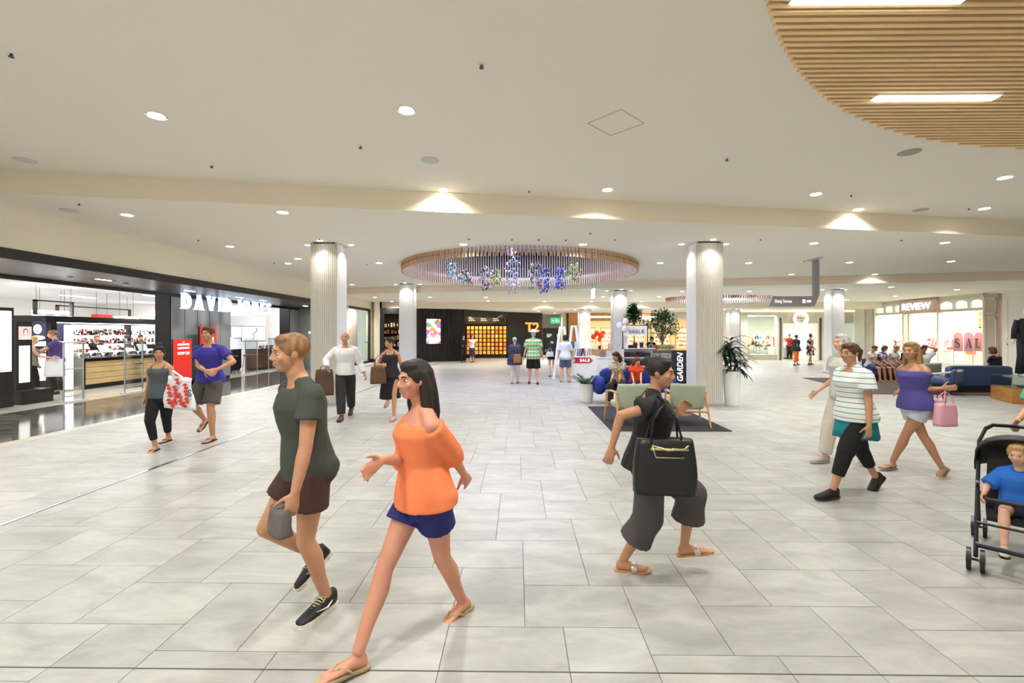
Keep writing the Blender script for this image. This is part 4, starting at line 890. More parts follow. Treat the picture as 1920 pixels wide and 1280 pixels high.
for i, px in enumerate((1408,1419,1430,1441,1451)):
    dress_form((fx(px), FY+.75+.35*(i%2), .34 if i%2 == 0 else .34), R.uniform(-.4, .4), PM[i], ['mannequin in white and red print, first in left cream window','mannequin in yellow and white, second in left cream window','mannequin in black and white, middle of left cream window','mannequin in pale blue print, fourth in left cream window','mannequin in red and beige, last in left cream window'][i], 1.45)
b = MB(); b.box(fx(1401), fx(1457), FY+.32, FY+1.6, 0, .34); tag(b.obj('window_platform', mat('platform_white', (240,238,232), .5)), 'white display platform inside the left cream window', 'platform')
for i, px in enumerate((1549,1556,1566,1590,1600)):
    dress_form((fx(px), FY+.8+.3*(i%2), 0), R.uniform(-.4, .4), PM[(i+2)%5], ['mannequin just left of the smooth column in cream window','pale mannequin behind the smooth column','mannequin at right edge of the smooth column','mannequin in narrow window by the fluted pilaster','second mannequin in narrow window by the fluted pilaster'][i], 1.55)
def rack(loc, rz, W, n, mats, lab, H=1.5, seed=1):
    t = thing('clothes_rack', lab, 'clothes rack', loc, rz); rr = random.Random(seed)
    b = MB(); b.tube([(-W/2,0,0.02), (-W/2,0,H), (W/2,0,H), (W/2,0,0.02)], .014, 8); b.box(-W/2-.02, -W/2+.02, -.22, .22, 0, .03); b.box(W/2-.02, W/2+.02, -.22, .22, 0, .03); b.obj('rail', M_chrome, t)
    for i in range(n):
        x = -W/2+.08+(W-.16)*(i+.5)/n; L = rr.uniform(.6, 1.0); b = MB(); w_ = (W-.2)/n*.42
        b.loft([[(x-w_*.6,-.04,H-.05),(x+w_*.6,-.04,H-.05),(x+w_*.6,.04,H-.05),(x-w_*.6,.04,H-.05)], [(x-w_,-.2,H-.14),(x+w_,-.2,H-.14),(x+w_,.2,H-.14),(x-w_,.2,H-.14)], [(x-w_,-.22,H-L),(x+w_,-.22,H-L),(x+w_,.22,H-L),(x-w_,.22,H-L)]])
        o = b.obj('hanging_garment', rr.choice(mats)); o.matrix_world = Matrix.Translation(Vector(loc)) @ Matrix.Rotation(rz, 4, 'Z'); tag(o, 'garment hanging on the '+lab, 'garment', 'garments on the '+lab)
    return t
rack((fx(1500)+.2, FY+3.6, 0), 0, 2.2, 14, PM+[mat('cloth_white', (240,238,234), .8), mat('cloth_red', (210,70,70), .8)], 'clothes rack seen through the cream doorway', seed=3)
rack((fx(1440), FY+3.9, 0), 0, 2.2, 12, PM+[mat('cloth_white', (240,238,234), .8)], 'clothes rack behind the left cream window', seed=4)
low_counter((fx(1495), FY+1.8, 0), 0, 1.3, .7, .8, mat('table_white', (244,242,236), .4), 'white table of folded clothes in the cream doorway', 6, mat('table_white', (244,242,236), .4))
for k in range(5):
    b = MB(); b.cbox((0,0,.045), (.22,.28,.09)); o = b.obj('folded_clothes', PM[k], loc=(fx(1495)-.48+.24*k, FY+1.8, .8), bevel=.02); tag(o, 'folded pile on the white table in the cream doorway, '+['leftmost','second from left','middle','second from right','rightmost'][k], 'clothes')
# ================================================================ corner shop with arched transom on the right
def ry_(px): return XR*FPX/(px-970.4)
def rz_(px, py): return EYE+(HY-py)/(px-970.4)*XR
t = thing('arched_shop_front', 'shop front of cream glazing bars with arched transom lights', 'shop front', (XR, ry_(1750), 0)); cy_ = t.location.y
Y = lambda px: ry_(px)-cy_
b = MB(); b.box(-.02, .22, Y(1833), Y(1617), 3.36, 3.56); b.box(0, .2, Y(1833), Y(1617), 2.78, 2.86); b.obj('head_rail', M_cream, t)
for px in (1634, 1686, 1696, 1750, 1834): b = MB(); b.box(-.03, .2, Y(px)-.05, Y(px)+.05, 0, 3.4); b.obj('mullion', M_cream2, t, bevel=.006)
b = MB(); b.box(-.02, .22, Y(1686), Y(1634), 0, .25); b.box(-.02, .22, Y(1834), Y(1750), 0, .25); b.obj('stall_riser', M_cream2, t)
b = MB(); b.box(.06, .07, Y(1834), Y(1750), .25, 2.8); b.obj('glass_pane', glass(), t); b = MB(); b.box(.06, .07, Y(1686), Y(1634), .25, 2.8); b.obj('glass_pane', glass(), t)
def arch(y0, y1, z0, z1):
    # panel with an arched hole
    n = 12; cyy = (y0+y1)/2; hw = (y1-y0)/2-.06; zz = z1-.1-hw*.45
    hole = [(cyy-hw, z0+.05), (cyy+hw, z0+.05)]+[(cyy+hw*math.cos(PI*i/n), zz+hw*.45*math.sin(PI*i/n)) for i in range(n+1)]
    outer = [(y0,z0),(y1,z0),(y1,z1),(y0,z1)]
    tri = tessellate_polygon([[Vector((a,b_,0)) for a,b_ in outer], [Vector((a,b_,0)) for a,b_ in hole]]); fl_ = outer+hole
    b = MB()
    for x in (0, .08): b.add([(x, p[0], p[1]) for p in fl_], [tuple(q_) for q_ in tri])
    k = len(hole); b.add([(0,p[0],p[1]) for p in hole]+[(.08,p[0],p[1]) for p in hole], [(i,(i+1)%k,k+(i+1)%k,k+i) for i in range(k)])
    b.obj('arched_frame', M_cream2, t); b = MB(); b.add([(.09, p[0], p[1]) for p in hole], [tuple(range(k))]); b.obj('transom_glass', lamp('frosted_lit', (236,240,226), .75), t)
for a, d in ((1634,1651),(1651,1668),(1668,1686),(1750,1778),(1778,1806),(1806,1834)): arch(Y(d), Y(a), 2.86, 3.38)
s = thing('shop_name_board', 'pinkish beige board with glowing white name REVIEW', 'sign', (XR-.06, (ry_(1684)+ry_(1752))/2, 0), -PI/2)
W = ry_(1684)-ry_(1752); b = MB(); b.box(-W/2, W/2, -.1, .1, 2.78, 3.48); b.obj('board', mat('blush_beige', (206,176,158), .5), s, bevel=.004)
m_, wd = text_mb('REVIEW', .36, .04, bold=.02, width=W*.78); m_.obj('lettering', lamp('review_white', (240,238,255), 1.0), s, loc=(-W*.40, -.14, 2.97))
def pilaster(pa, pb, lab, m):
    y0, y1 = ry_(pb), ry_(pa); t = thing('fluted_pilaster', lab, 'pilaster', (XR, (y0+y1)/2, 0)); L = (y1-y0)/2
    b = MB(); b.box(-.06, .2, -L, L, 0, 3.5); b.obj('shaft', m, t); b = MB()
    for z0, z1 in ((.3,2.45),(2.6,3.3)):
        for (a, c_, e, f) in ((-L+.06,-L+.1,z0,z1),(L-.1,L-.06,z0,z1),(-L+.06,L-.06,z0,z0+.05),(-L+.06,L-.06,z1-.05,z1)): b.box(-.085, -.06, a, c_, e, f)
    b.obj('moulding', mat('pilaster_light', (204,196,184), .5), t); b = MB(); b.box(-.1, .2, -L-.02, L+.02, 0, .18); b.obj('plinth', m, t)
pilaster(1616, 1632, 'fluted cream pilaster at the left end of the arched shop front', mat('pil_cream', (196,188,174), .5))
pilaster(1836, 1862, 'grey beige panelled pilaster at right end of the arched shop front', mat('pil_grey', (170,158,144), .5))
b = MB(); b.box(XR+4, XR+4.1, 20.3, 28.6, 0, 3.5); b.box(XR+.3, XR+4, 20.2, 20.3, 0, 3.5); b.box(XR+.3, XR+4.1, 28.4, 28.5, 0, 3.5); struct('wall_corner_shop', b, mat('bright_shop_wall', (250,246,238), .7))
b = MB(); b.box(XR+.3, XR+4, 20.3, 28.5, 3.4, 3.5); struct('ceiling_corner_shop', b, mat('shop_ceiling_white', (236,236,240), .8))
b = MB(); b.box(XR+1.5, XR+4.1, 20.3, 28.5, -.2, .0); struct('floor_corner_shop', b, M_pw)
for i in range(3):
    t = thing('shop_light', ['bright ceiling panel over the pink sale tags','bright ceiling panel behind the name board','bright ceiling panel by the fluted pilaster'][i], 'light', (XR+1.6, 21.8+2.4*i, 3.38)); b = MB(); b.box(-.5, .5, -.7, .7, -.02, 0); b.obj('diffuser', lamp('panel_light', (255,252,248), 5), t); area('corner_lamp', (0,0,-.04), 1, 50, c=(1,.94,.82), shape='RECTANGLE', sy=1.4, parent=t)
for yy, L in ((22.3,2.0),(26.6,1.8)):
    t = thing('window_strip_light', ['slim track light over the pink sale tags','added slim strip light over the dressed mannequins at the fluted pilaster'][yy > 24], 'light', (XR+.16, yy, 2.76)); b = MB(); b.box(-.03,.03,-L/2,L/2,-.03,.0); b.obj('track', lamp('track_white', (255,250,240), 5), t); area('strip_lamp', (0,0,-.04), .08, 130, shape='RECTANGLE', sy=L, rot=(0,-.35,0), parent=t)  # the strip over the mannequins is added to brighten them
t = thing('window_strip_light', 'added slim strip light over the mannequins in the left cream window', 'light', (fx(1429), FY+.14, 2.84)); b = MB(); b.box(-.9,.9,-.03,.03,-.03,0); b.obj('track', lamp('track_white', (255,250,240), 5), t); area('strip_lamp', (0,0,-.04), 1.8, 60, shape='RECTANGLE', sy=.08, rot=(.5,0,0), parent=t)  # added front strip, there to brighten the mannequins behind the glass
M_pink = mat('sale_pink', (238,130,152), .6); M_gold = mat('gold_frame', (190,160,80), .35, .7)
for k, ch in enumerate('SALE'):
    pa, pb = 1765+18.2*k, 1765+18.2*k+17.4; y0, y1 = ry_(pb), ry_(pa); z0, z1 = rz_((pa+pb)/2, 658), rz_((pa+pb)/2, 623); W = (y1-y0); H = z1-z0
    t = thing('sale_tag', 'big pink hanging tag with dark letter '+ch+' in the shop window', 'sign', (XR+.35, (y0+y1)/2, z0), -PI/2, 'pink sale tags')
    b = MB(); b.add([(-W/2+.01,0,0),(W/2-.01,0,0),(W/2-.01,0,H*.82),(W/4,0,H),(-W/4,0,H),(-W/2+.01,0,H*.82)]+[(x,.02,z) for x,z in [(-W/2+.01,0),(W/2-.01,0),(W/2-.01,H*.82),(W/4,H),(-W/4,H),(-W/2+.01,H*.82)]], [(0,1,2,3,4,5),(11,10,9,8,7,6)]+[(i,6+i,6+(i+1)%6,(i+1)%6) for i in range(6)]); b.obj('tag', M_pink, t)
    mb = MB(); serif(ch, mb, 0, H*.5) if ch not in 'L' else (mb.box(.07*H*.5,.27*H*.5,-.09,0,0,H*.5), mb.box(0,.55*H*.5,-.09,0,0,.05*H), mb.box(0,.36*H*.5,-.09,0,H*.46,H*.5), mb.box(.5*H*.5,.55*H*.5,-.09,0,0,.12*H))
    mb.v = [(x*.9, y*.1-.005, z) for x, y, z in mb.v]; mb.obj('letter', mat('sale_navy', (50,34,80), .5), t, loc=(-H*.17, 0, H*.18))
    b = MB(); b.tube([(0,.01,H-.03),(0,.01,H+.1),(.05,.01,H+.14)], .008, 6); b.box(-.16,.16,0,.02,H+.08,H+.1); b.obj('hanger', M_white, t)
t = thing('sale_rail', 'gold garment rail carrying the big pink tags', 'rail', (XR+.37, (ry_(1765)+ry_(1837))/2, 0)); L = (ry_(1765)-ry_(1837))/2; zt = rz_(1800, 623)+.12
b = MB(); b.tube([(0,-L,0),(0,-L,zt),(0,L,zt),(0,L,0)], .015, 8); b.tube([(0,0,0),(0,0,zt)], .012, 6); b.tube([(0,-L,.6),(0,L,.6)], .012, 6); b.obj('bars', M_gold, t)
p0, p1 = ry_(1822), ry_(1780); t = thing('gilded_picture', 'large gold picture frame hanging behind the pink tags', 'picture frame', (XR+1.2, (p0+p1)/2, 1.95), -PI/2); W = p1-p0
b = MB(); b.box(-W/2, W/2, -.03, .03, .9, .98); b.box(-W/2, -W/2+.07, -.03, .03, 0, .98); b.box(W/2-.07, W/2, -.03, .03, 0, .98); b.box(-W/2, W/2, -.03, .03, 0, .07); b.obj('frame', M_gold, t)
for k in (-1, 1): b = MB(); b.cyl((k*W*.4,0,.98), (k*W*.4,0,1.43), .005, n=5); b.obj('wire', M_gold, t)
b = MB()
rr = random.Random(9)
for k in range(90): b.leaf((rr.uniform(-.9,.9), rr.uniform(-.1,.1), rr.uniform(-.16,.16)), (rr.uniform(-1,1), rr.uniform(-1,1), rr.uniform(-.6,.6)), .14, .06, .3, 3)
t = thing('blossom_garland', 'garland of pink and dark leaves above the gold frame', 'garland', (XR+1.0, (p0+p1)/2, 3.1), -PI/2)
b.obj('blossoms', ramp_mat('blossom', [(230,150,150),(160,70,60),(240,200,190),(100,80,50)], 12, .6), t)
b = MB(); b.tube([(-.9,0,0),(-.4,0,.06),(0,0,-.03),(.5,0,.05),(.9,0,0)], .012, 6); b.tube([(-.7,0,0),(-.7,0,.28)], .004, 4); b.tube([(.7,0,0),(.7,0,.28)], .004, 4); b.obj('branch', mat('twig', (110,80,60), .7), t)
for i, (px, d, lab) in enumerate(((1657,.55,'mannequin in floral dress at left of the arched window'), (1667,.9,'mannequin in cream dress beside the floral dress'), (1679,.55,'mannequin in pink and white bell dress by the name board'))):
    dress_form((XR+d, ry_(px), 0), -PI/2, [PM[4], mat('cloth_tan', (200,170,130), .8), ramp_mat('pink_floral', [(245,220,210),(225,110,100),(250,240,232)], 8, .7)][i], lab, 1.72, skirt=.3)
dress_form((XR+1.6, ry_(1732), 0), -PI/2, PM[0], 'mannequin inside the arched shop under the name board', 1.72, skirt=.3)
rack((XR+2.6, 25.6, 0), PI/2, 2.6, 16, [mat('cloth_coral', (230,120,100), .8), mat('cloth_white', (240,238,234), .8), mat('cloth_red', (210,70,70), .8), PM[0], PM[4]], 'clothes rack behind the name board doorway', seed=6)
rack((XR+2.8, 22.6, 0), PI/2, 2.6, 16, [mat('cloth_white', (240,238,234), .8), mat('cloth_coral', (230,120,100), .8), PM[2], PM[1]], 'clothes rack far behind the pink tags', seed=7)
low_counter((XR+1.2, 24.4, 0), PI/2, 1.4, .7, .85, mat('table_white', (244,242,236), .4), 'white table inside the doorway under the name board', 7, mat('table_white', (244,242,236), .4))
for k, c in enumerate(((220,90,80),(240,236,230),(230,150,140))): b = MB(); b.cbox((0,0,.07), (.3,.3,.14)); o = b.obj('folded_clothes', mat('fold_%d' % c[0], c, .8), loc=(XR+1.2, 24.0+.4*k, .85), bevel=.02); tag(o, ['coral folded pile on white table under the name board','white folded pile on white table under the name board','pink folded pile on white table under the name board'][k], 'clothes')
# white panelled wall mouldings
b = MB()
for y0, y1 in ((-2,1.5),(2,5.5),(6,9.5),(10,13.5),(14,17),(17.4,20.2)):
    for z0, z1 in ((.25,1.25),(1.45,3.2)):
        for (a, c_, e, f) in ((y0,y0+.04,z0,z1),(y1-.04,y1,z0,z1),(y0,y1,z0,z0+.04),(y0,y1,z1-.04,z1)): b.box(XR-.018, XR, a, c_, e, f)
b.box(XR-.03, XR, -3, 20.3, 1.32, 1.38); struct('trim_10', b, mat('panel_white_paint', (226,222,214), .6))
b = MB(); b.box(XR-.03, XR, -3, 20.3, 0, .16); struct('baseboard_right', b, M_white)
# left side of the far right: dark opening between the far shops
b = MB(); b.prism([(x3+.5, SY), (fx(1388)-.02, FY), (fx(1388)+.0, FY+.3), (x3+.7, SY+.3)], 0, 3.19); struct('wall_pier', b, mat('pier_olive', (150,144,124), .6))
# grey wayfinding blade hung from ceiling
t = thing('wayfinding_sign', 'grey hanging wayfinding sign bent like a hockey stick', 'sign', (on_y(1533, 540, 13.2).x, 13.2, ZC2))
W = on_y(1533, 560, 13.2).x-on_y(1441, 560, 13.2).x; z0 = EYE+(625-575)/855*13.2-ZC2; z1 = EYE+(625-556)/855*13.2-ZC2
M_ws = mat('wayfinding_grey', (150,146,150), .4)
b = MB(); x_ = -W
pts_ = [(x_-.02,z0),(-.12,z0),(.02,z0+.34),(.02,.0),(-.13,0),(-.13,z1),(x_+.1,z1)]
n = len(pts_); b.add([(p[0],-.05,p[1]) for p in pts_]+[(p[0],.05,p[1]) for p in pts_], [(0,1,5,6),(1,2,3,4,5),(7,13,12,8),(8,12,11,10,9)]+[(i,(i+1)%n+0,n+(i+1)%n,n+i) for i in range(n)]); b.obj('blade', M_ws, t)
b = MB(); b.box(-.16, -.04, -.3, .3, -.03, 0); b.obj('ceiling_plate', mat('plate_pale', (196,186,180), .4), t)
m_, wd = text_mb('Dining Terrace', .09, .004, width=.48); m_.obj('direction_text', lamp('sign_text_white', (255,255,255), .8), t, loc=(x_+.15, -.055, z0+.11))
b = MB(); b.box(-.46,-.38,-.056,-.05,z0+.1,z0+.2); b.box(-.34,-.22,-.056,-.05,z0+.12,z0+.18); b.obj('pictograms', lamp('sign_text_white', (255,255,255), .8), t)
# ================================================================ furniture and planting on the mall floor
# dark rug
b = MB(); b.box(1.63, 3.72, 7.95, 10.6, .0, .012); tag(recenter(b.obj('rug', mat('rug_charcoal', (44,42,50), .95, bump=.4, scale=120)), (2.67, 9.3, 0)), 'dark charcoal square rug under the green chairs and blue sofa', 'rug')
M_blue = mat('royal_blue_wool', (38,52,140), .85, bump=.25, scale=90)
M_sage = mat('sage_upholstery', (172,182,158), .8, bump=.2, scale=90)
M_oakw = mat('oak_leg', (206,156,86), .45, var=.12, scale=4, stretch=(6,6,1))
def pillow(mb, x0, x1, y0, y1, z0, z1, p=3.0, n=20, m=10):
    cx, cy, cz, a, b_, c = (x0+x1)/2, (y0+y1)/2, (z0+z1)/2, (x1-x0)/2, (y1-y0)/2, (z1-z0)/2
    def sg(v, e): return math.copysign(abs(v)**e, v)
    e = 2/p; rings = []
    for j in range(1, m):
        t = -PI/2+PI*j/m; rings.append([(cx+a*sg(math.cos(t), e)*sg(math.cos(2*PI*i/n), e), cy+b_*sg(math.cos(t), e)*sg(math.sin(2*PI*i/n), e), cz+c*sg(math.sin(t), e)) for i in range(n)])
    mb.loft(rings)
t = thing('sofa', 'royal blue rounded two seat sofa with thin white legs on the rug edge', 'sofa', (2.85, 11.25, 0))
b = MB(); pillow(b, -.82, .82, -.38, .34, .27, .44, 5); b.obj('seat', M_blue, t, smooth=True)
b = MB(); pillow(b, -.80, .80, .14, .42, .28, .86, 4); b.obj('backrest', M_blue, t, smooth=True)
for s in (-1, 1): b = MB(); pillow(b, s*.86-.13, s*.86+.13, -.38, .38, .22, .66, 3); b.obj('armrest', M_blue, t, smooth=True)
for sx in (-.6, .6):
    for sy in (-.26, .26): b = MB(); b.cyl((sx, sy, .27), (sx*1.05, sy*1.1, 0), .016, n=10); b.obj('leg', M_white, t)
def arm_chair(loc, rz, lab, m=M_sage):
    t = thing('armchair', lab, 'armchair', loc, rz, None)        # faces +y
    b = MB(); rings = []
    for j in range(9):
        z = .30+.47*j/8; k = j/8; hw = .30+.02*math.sin(PI*k); y = -.27-.10*k
        rings.append([(hw*math.copysign(abs(math.cos(a))**.6, math.cos(a)), y+(.17 if math.sin(a) > 0 else .05)*0+(.045*math.copysign(abs(math.sin(a))**.8, math.sin(a)))+.16*(math.cos(a)**2)*(1-.4*k), z) for a in [2*PI*i/24 for i in range(24)]])
    b.loft(rings); b.obj('backrest', m, t, smooth=True)
    b = MB(); pillow(b, -.29, .29, -.27, .33, .28, .42, 5); b.obj('seat', m, t, smooth=True)
    for s in (-1, 1):
        b = MB(); b.tube([(s*.30, -.20, .62), (s*.36, -.44, 0)], [(.022,.016),(.016,.013)], 8); b.obj('rear_leg', M_oakw, t)
        b = MB(); b.tube([(s*.31, .33, .56), (s*.34, .40, 0)], [(.022,.016),(.016,.013)], 8); b.obj('front_leg', M_oakw, t)
        b = MB(); b.tube([(s*.305, -.26, .60), (s*.33, .05, .61), (s*.32, .36, .56)], [(.02,.026)]*3, 8); b.obj('armrest', M_oakw, t)
    for y in (-.35, .3): b = MB(); b.tube([(-.33, y, .27), (.33, y, .27)], [(.02,.014)]*2, 8); b.obj('crossbar', M_oakw, t)
    return t
arm_chair((2.10, 8.65, .012), .12, 'sage green armchair with oak legs on the rug, seen from behind, left one')
arm_chair((3.18, 8.68, .012), -.18, 'sage green armchair with oak legs on the rug, beside the ribbed column, right one')
t = thing('coffee_table', 'low round oak coffee table on the rug between sofa and green chairs', 'table', (2.68, 9.75, .012))
b = MB(); b.lathe([(.33,.36),(.35,.375),(.34,.39)], n=32); b.obj('tabletop', mat('pale_oak', (214,178,124), .4), t, smooth=False)
for k in range(3): a = .5+2*PI*k/3; b = MB(); b.cyl((.2*math.cos(a), .2*math.sin(a), .36), (.28*math.cos(a), .28*math.sin(a), 0), .016, .012, 8); b.obj('leg', M_oakw, t)
for k, (dx, dy, c) in enumerate(((-.1,-.05,(240,236,230)),(.12,.05,(220,200,190)))): b = MB(); b.cbox((0,0,.006), (.21,.28,.012), .3+k); tag(b.obj('magazine', mat('mag_%d' % k, c, .4), loc=(2.68+dx, 9.75+dy, .402)), ['white magazine on the round coffee table','blush magazine on the round coffee table'][k], 'magazine')
# planters
def planter(loc, r0, r1, h, lab):
    t = thing('planter', lab, 'planter', loc); b = MB(); b.lathe([(r0*.94,0),(r0,.02),(r1,h),(r1-.03,h),(r1-.04,h-.06)], n=32); b.obj('pot', mat('pot_white', (240,240,238), .35), t, smooth=False)
    b = MB(); b.lathe([(r1-.05,h-.08),(r1-.035,h-.05)], n=24); b.obj('soil', mat('soil', (52,40,30), .95), t); return t
M_leaf = mat('glossy_leaf', (32,74,34), .35, var=.35, scale=4); M_leaf2 = mat('dark_leaf', (30,60,34), .35, var=.4, scale=5); M_stem = mat('stem', (92,96,58), .7)
def leafy(name, lab, cat, loc, stems, m, mst):
    t = thing(name, lab, cat, loc); rr = random.Random(len(lab)); bs, bl = MB(), MB(); stems(bs, bl, rr)
    bl.obj('foliage', m, t, smooth=False); bs.obj('stems', mst, t); return t
pp = (5.05, 10.82, 0); planter(pp, .15, .205, .82, 'tall white tapered planter beside the right ribbed column')
def drac(bs, bl, rr):
    for k in range(5):
        a = 2*PI*k/5+.3; H = (.25, .5, .38, .62, .15)[k]; x, y = .05*math.cos(a), .05*math.sin(a); tip = Vector((x*2.6, y*2.6, H)); bs.tube([(x*.6, y*.6, -.05), (x*1.6, y*1.6, H*.5), tip], .014, 6)
        for i in range(24):
            an = i*2.4+rr.uniform(-.3,.3); up = rr.uniform(-.15, 1.3); d = Vector((math.cos(an), math.sin(an), up)); bl.leaf(tip+Vector((0,0,-.12+.012*i)), d, rr.uniform(.34,.58), rr.uniform(.055,.085), rr.uniform(.6,1.9), 6, rr.uniform(-.3,.3))
leafy('potted_dracaena', 'bushy dracaena with long drooping leaves in the tall white planter', 'plant', (pp[0], pp[1], .78), drac, M_leaf2, M_stem)
p2 = (1.72, 11.35, 0); planter(p2, .14, .185, .46, 'short white planter left of the blue sofa')
def zz(bs, bl, rr):
    for k in range(15):
        a = 2*PI*k/15+rr.uniform(-.2,.2); r_ = rr.uniform(.2,.55); H = rr.uniform(.2,.42); d = Vector((math.cos(a)*r_, math.sin(a)*r_, H)); prev = Vector((0,0,-.04)); pts = [prev+d*s+Vector((0,0,-.12*s*s)) for s in (0,.3,.6,.85,1)]
        bs.tube(pts, [.009,.008,.006,.004,.003], 5)
        for i in range(9):
            s = .2+.8*i/9; p = prev+d*s+Vector((0,0,-.12*s*s))
            for sd in (-1, 1): bl.leaf(p, d.normalized()*.6+Vector((-d.y, d.x, 0)).normalized()*sd+Vector((0,0,.3)), .10, .042, .5, 3)
leafy('zz_plant', 'low leafy dark green plant in the short white planter by the blue sofa', 'plant', (p2[0], p2[1], .42), zz, M_leaf, M_stem)
# totem with vertical lettering, behind the right column
t = thing('totem_sign', 'dark navy totem board with slanted white vertical lettering beside the ribbed column', 'sign', (4.12, 11.75, 0))
b = MB(); b.box(-.17, .30, -.04, .04, 0, 1.27); b.obj('board', mat('totem_navy', (44,44,62), .5), t, bevel=.004)
m_, wd = text_mb('ING GARDEN', .14, .008, bold=.02, shear=.25, width=1.12); o = m_.obj('lettering', lamp('sign_text_white', (255,255,255), .8), t, loc=(.10, -.045, .1)); o.rotation_euler = (0, -PI/2, 0)
# ---------------------------------------------------------------- stationery kiosk
KY = 18.2
kx = lambda px, y=KY: on_y(px, 640, y).x
t = thing('kiosk_counter', 'white and grey kiosk shelving unit under the kikki.K sign', 'kiosk', (kx(1218), KY, 0)); c = t.location.x; x0, x1, x2 = kx(1167)-c, kx(1228)-c, kx(1270)-c
b = MB(); b.box(x0, x1, .25, .6, 0, 1.12); b.box(x1, x2, .45, .6, 0, 1.05); b.obj('back_panel', M_white, t)
for z in (.42, .76, 1.12): b = MB(); b.box(x0, x1, -.15, .26, z-.03, z); b.obj('shelf', M_white, t)
b = MB(); b.box(x0, x0+.03, -.15, .26, 0, 1.12); b.box(x0, x1, -.13, .26, 0, .39); b.obj('side_and_base', M_white, t)
for z in (.12, .42, .74, 1.05): b = MB(); b.box(x1, x2, .1, .46, z-.025, z); b.obj('gift_shelf', mat('shelf_grey', (196,186,176), .5), t)
b = MB(); b.box(x2-.03, x2, .1, .46, 0, 1.05); b.obj('end_panel', mat('shelf_grey', (196,186,176), .5), t)
zz0 = lambda py, y=KY: EYE+(625-py)/855*y
t = thing('kiosk_sign', 'white panel reading kikki.K inside a dark square frame above the kiosk', 'sign', (kx(1191), KY-.02, 1.12)); W = kx(1215)-kx(1167)
zt = zz0(609)-1.12; b = MB(); b.box(-W/2, -W/2+.03, 0, .03, 0, zt); b.box(W/2-.04, W/2, 0, .03, 0, zt); b.box(-W/2, W/2, 0, .03, zt-.03, zt); b.obj('frame', mat('dark_brown_frame', (46,34,32), .4), t)
b = MB(); b.box(-W/2+.03, W/2-.04, .0, .02, zz0(629)-1.12, zt-.03); b.obj('panel', lamp('kikki_panel', (236,236,240), .25), t)
m_, wd = text_mb('kikki.K', .17, .006, width=W*.62); m_.obj('lettering', M_blk, t, loc=(-W*.24, -.012, zz0(625)-1.12))
for k, (px, z, w_, h, d, c) in enumerate(((1174,1.12,.12,.24,.1,(245,245,245)),(1182,1.12,.2,.12,.12,(26,26,28)),(1191,1.12,.16,.22,.1,(50,44,44)),(1203,1.12,.14,.22,.03,(30,30,34)),(1221,1.12,.12,.12,.03,(40,40,40)))):
    b = MB(); b.box(-w_/2, w_/2, -d/2, d/2, 0, h); 
    if k > 2: b.k = 1; b.box(-w_/2-.02, w_/2+.02, -d/2-.001, d/2-.01, -.0, .015); b.box(-w_/2-.02, -w_/2, -d/2-.01, d/2, 0, h+.015); b.box(w_/2, w_/2+.02, -d/2-.01, d/2, 0, h+.015); b.box(-w_/2-.02, w_/2+.02, -d/2-.01, d/2, h, h+.02)
    tag(b.obj(['card_box','camera_box','gift_bag','framed_sign','framed_sign'][k], [mat('kb_%d' % k, c, .4), M_white], loc=(kx(px), KY-.03+.02*k, z)), ['white card box at left end of the kiosk top','black box on the kiosk top under the sign','dark gift bag on the kiosk top','white framed black notice on the kiosk top','small framed notice on kiosk top right of the sign'][k], 'box' if k < 3 else 'sign')
i = 0
for z in (.42, .76):
    for k in range(4):
        b = MB(); h = (.2,.26,.18,.24)[(k+i)%4]; b.box(-.13, .13, -.1, .1, 0, h); tag(b.obj('dark_notebook_box', mat('nb_%d' % (k%2), ((30,28,32),(48,44,46))[k%2], .5), loc=(kx(1174+13*k), KY+.05, z)), 'black boxed notebook set on the %s kiosk shelf, %s from left' % ({.42:'lower',.76:'middle'}[z], ['first','second','third','fourth'][k]), 'box', 'black notebook boxes'); i += 1
gb = None
for r_, (z, cols) in enumerate(((.12,[(232,206,190)]),(.42,[(228,214,202)]),(.74,[(210,204,198),(190,180,176)]),(1.05,[(230,60,60),(190,200,90),(214,190,120),(196,200,130),(170,150,140),(220,205,215)]))):
    for k in range(6 if r_ == 3 else 5):
        c = cols[k % len(cols)]; b = MB(); w_, h = .075, (.2 if r_ else .21)-.03*(r_ == 2); b.box(-w_, w_, -.05, .05, 0, h); b.k = 1; b.box(-w_*.45, w_*.45, -.053, -.05, h*.3, h*.65); b.tube([(-w_*.4,0,h-.002),(-w_*.3,0,h+.05),(w_*.3,0,h+.05),(w_*.4,0,h-.002)], .004, 5)
        o = b.obj('gift_bag', [mat('gb_%d_%d' % (c[0], c[2]), c, .6), mat('gb_print', (120,90,80), .6)], loc=(kx(1232+(6.4 if r_ == 3 else 7.6)*k), KY+.2, z)); tag(o, 'small gift bag on the %s kiosk gift shelf, %s from left' % (['lowest','second lowest','third','top'][r_], ['first','second','third','fourth','fifth','sixth'][k]), 'bag', 'gift bags on the kiosk')
for k, (px, py, r_, lab) in enumerate(((1162,610,.13,'white round balloon, leftmost by the kiosk sign'),(1173,602,.12,'white round balloon, highest by the kiosk sign'),(1172,616,.13,'pale balloon touching the kiosk sign frame'))):
    p = on_y(px, py, KY-.25-.12*k); b = MB(); b.ball((0,0,r_), (r_,r_,r_*1.1), 16, 10); b.cyl((0,0,.0), (0,0,-.03), .008, .02, 6); b.cyl((0,0,-.03), (.0,0,1.12-p.z), .003, n=4); tag(b.obj('white_balloon', mat('balloon_white', (244,240,246), .3), smooth=True, loc=(p.x, p.y, p.z-r_)), lab, 'balloon')
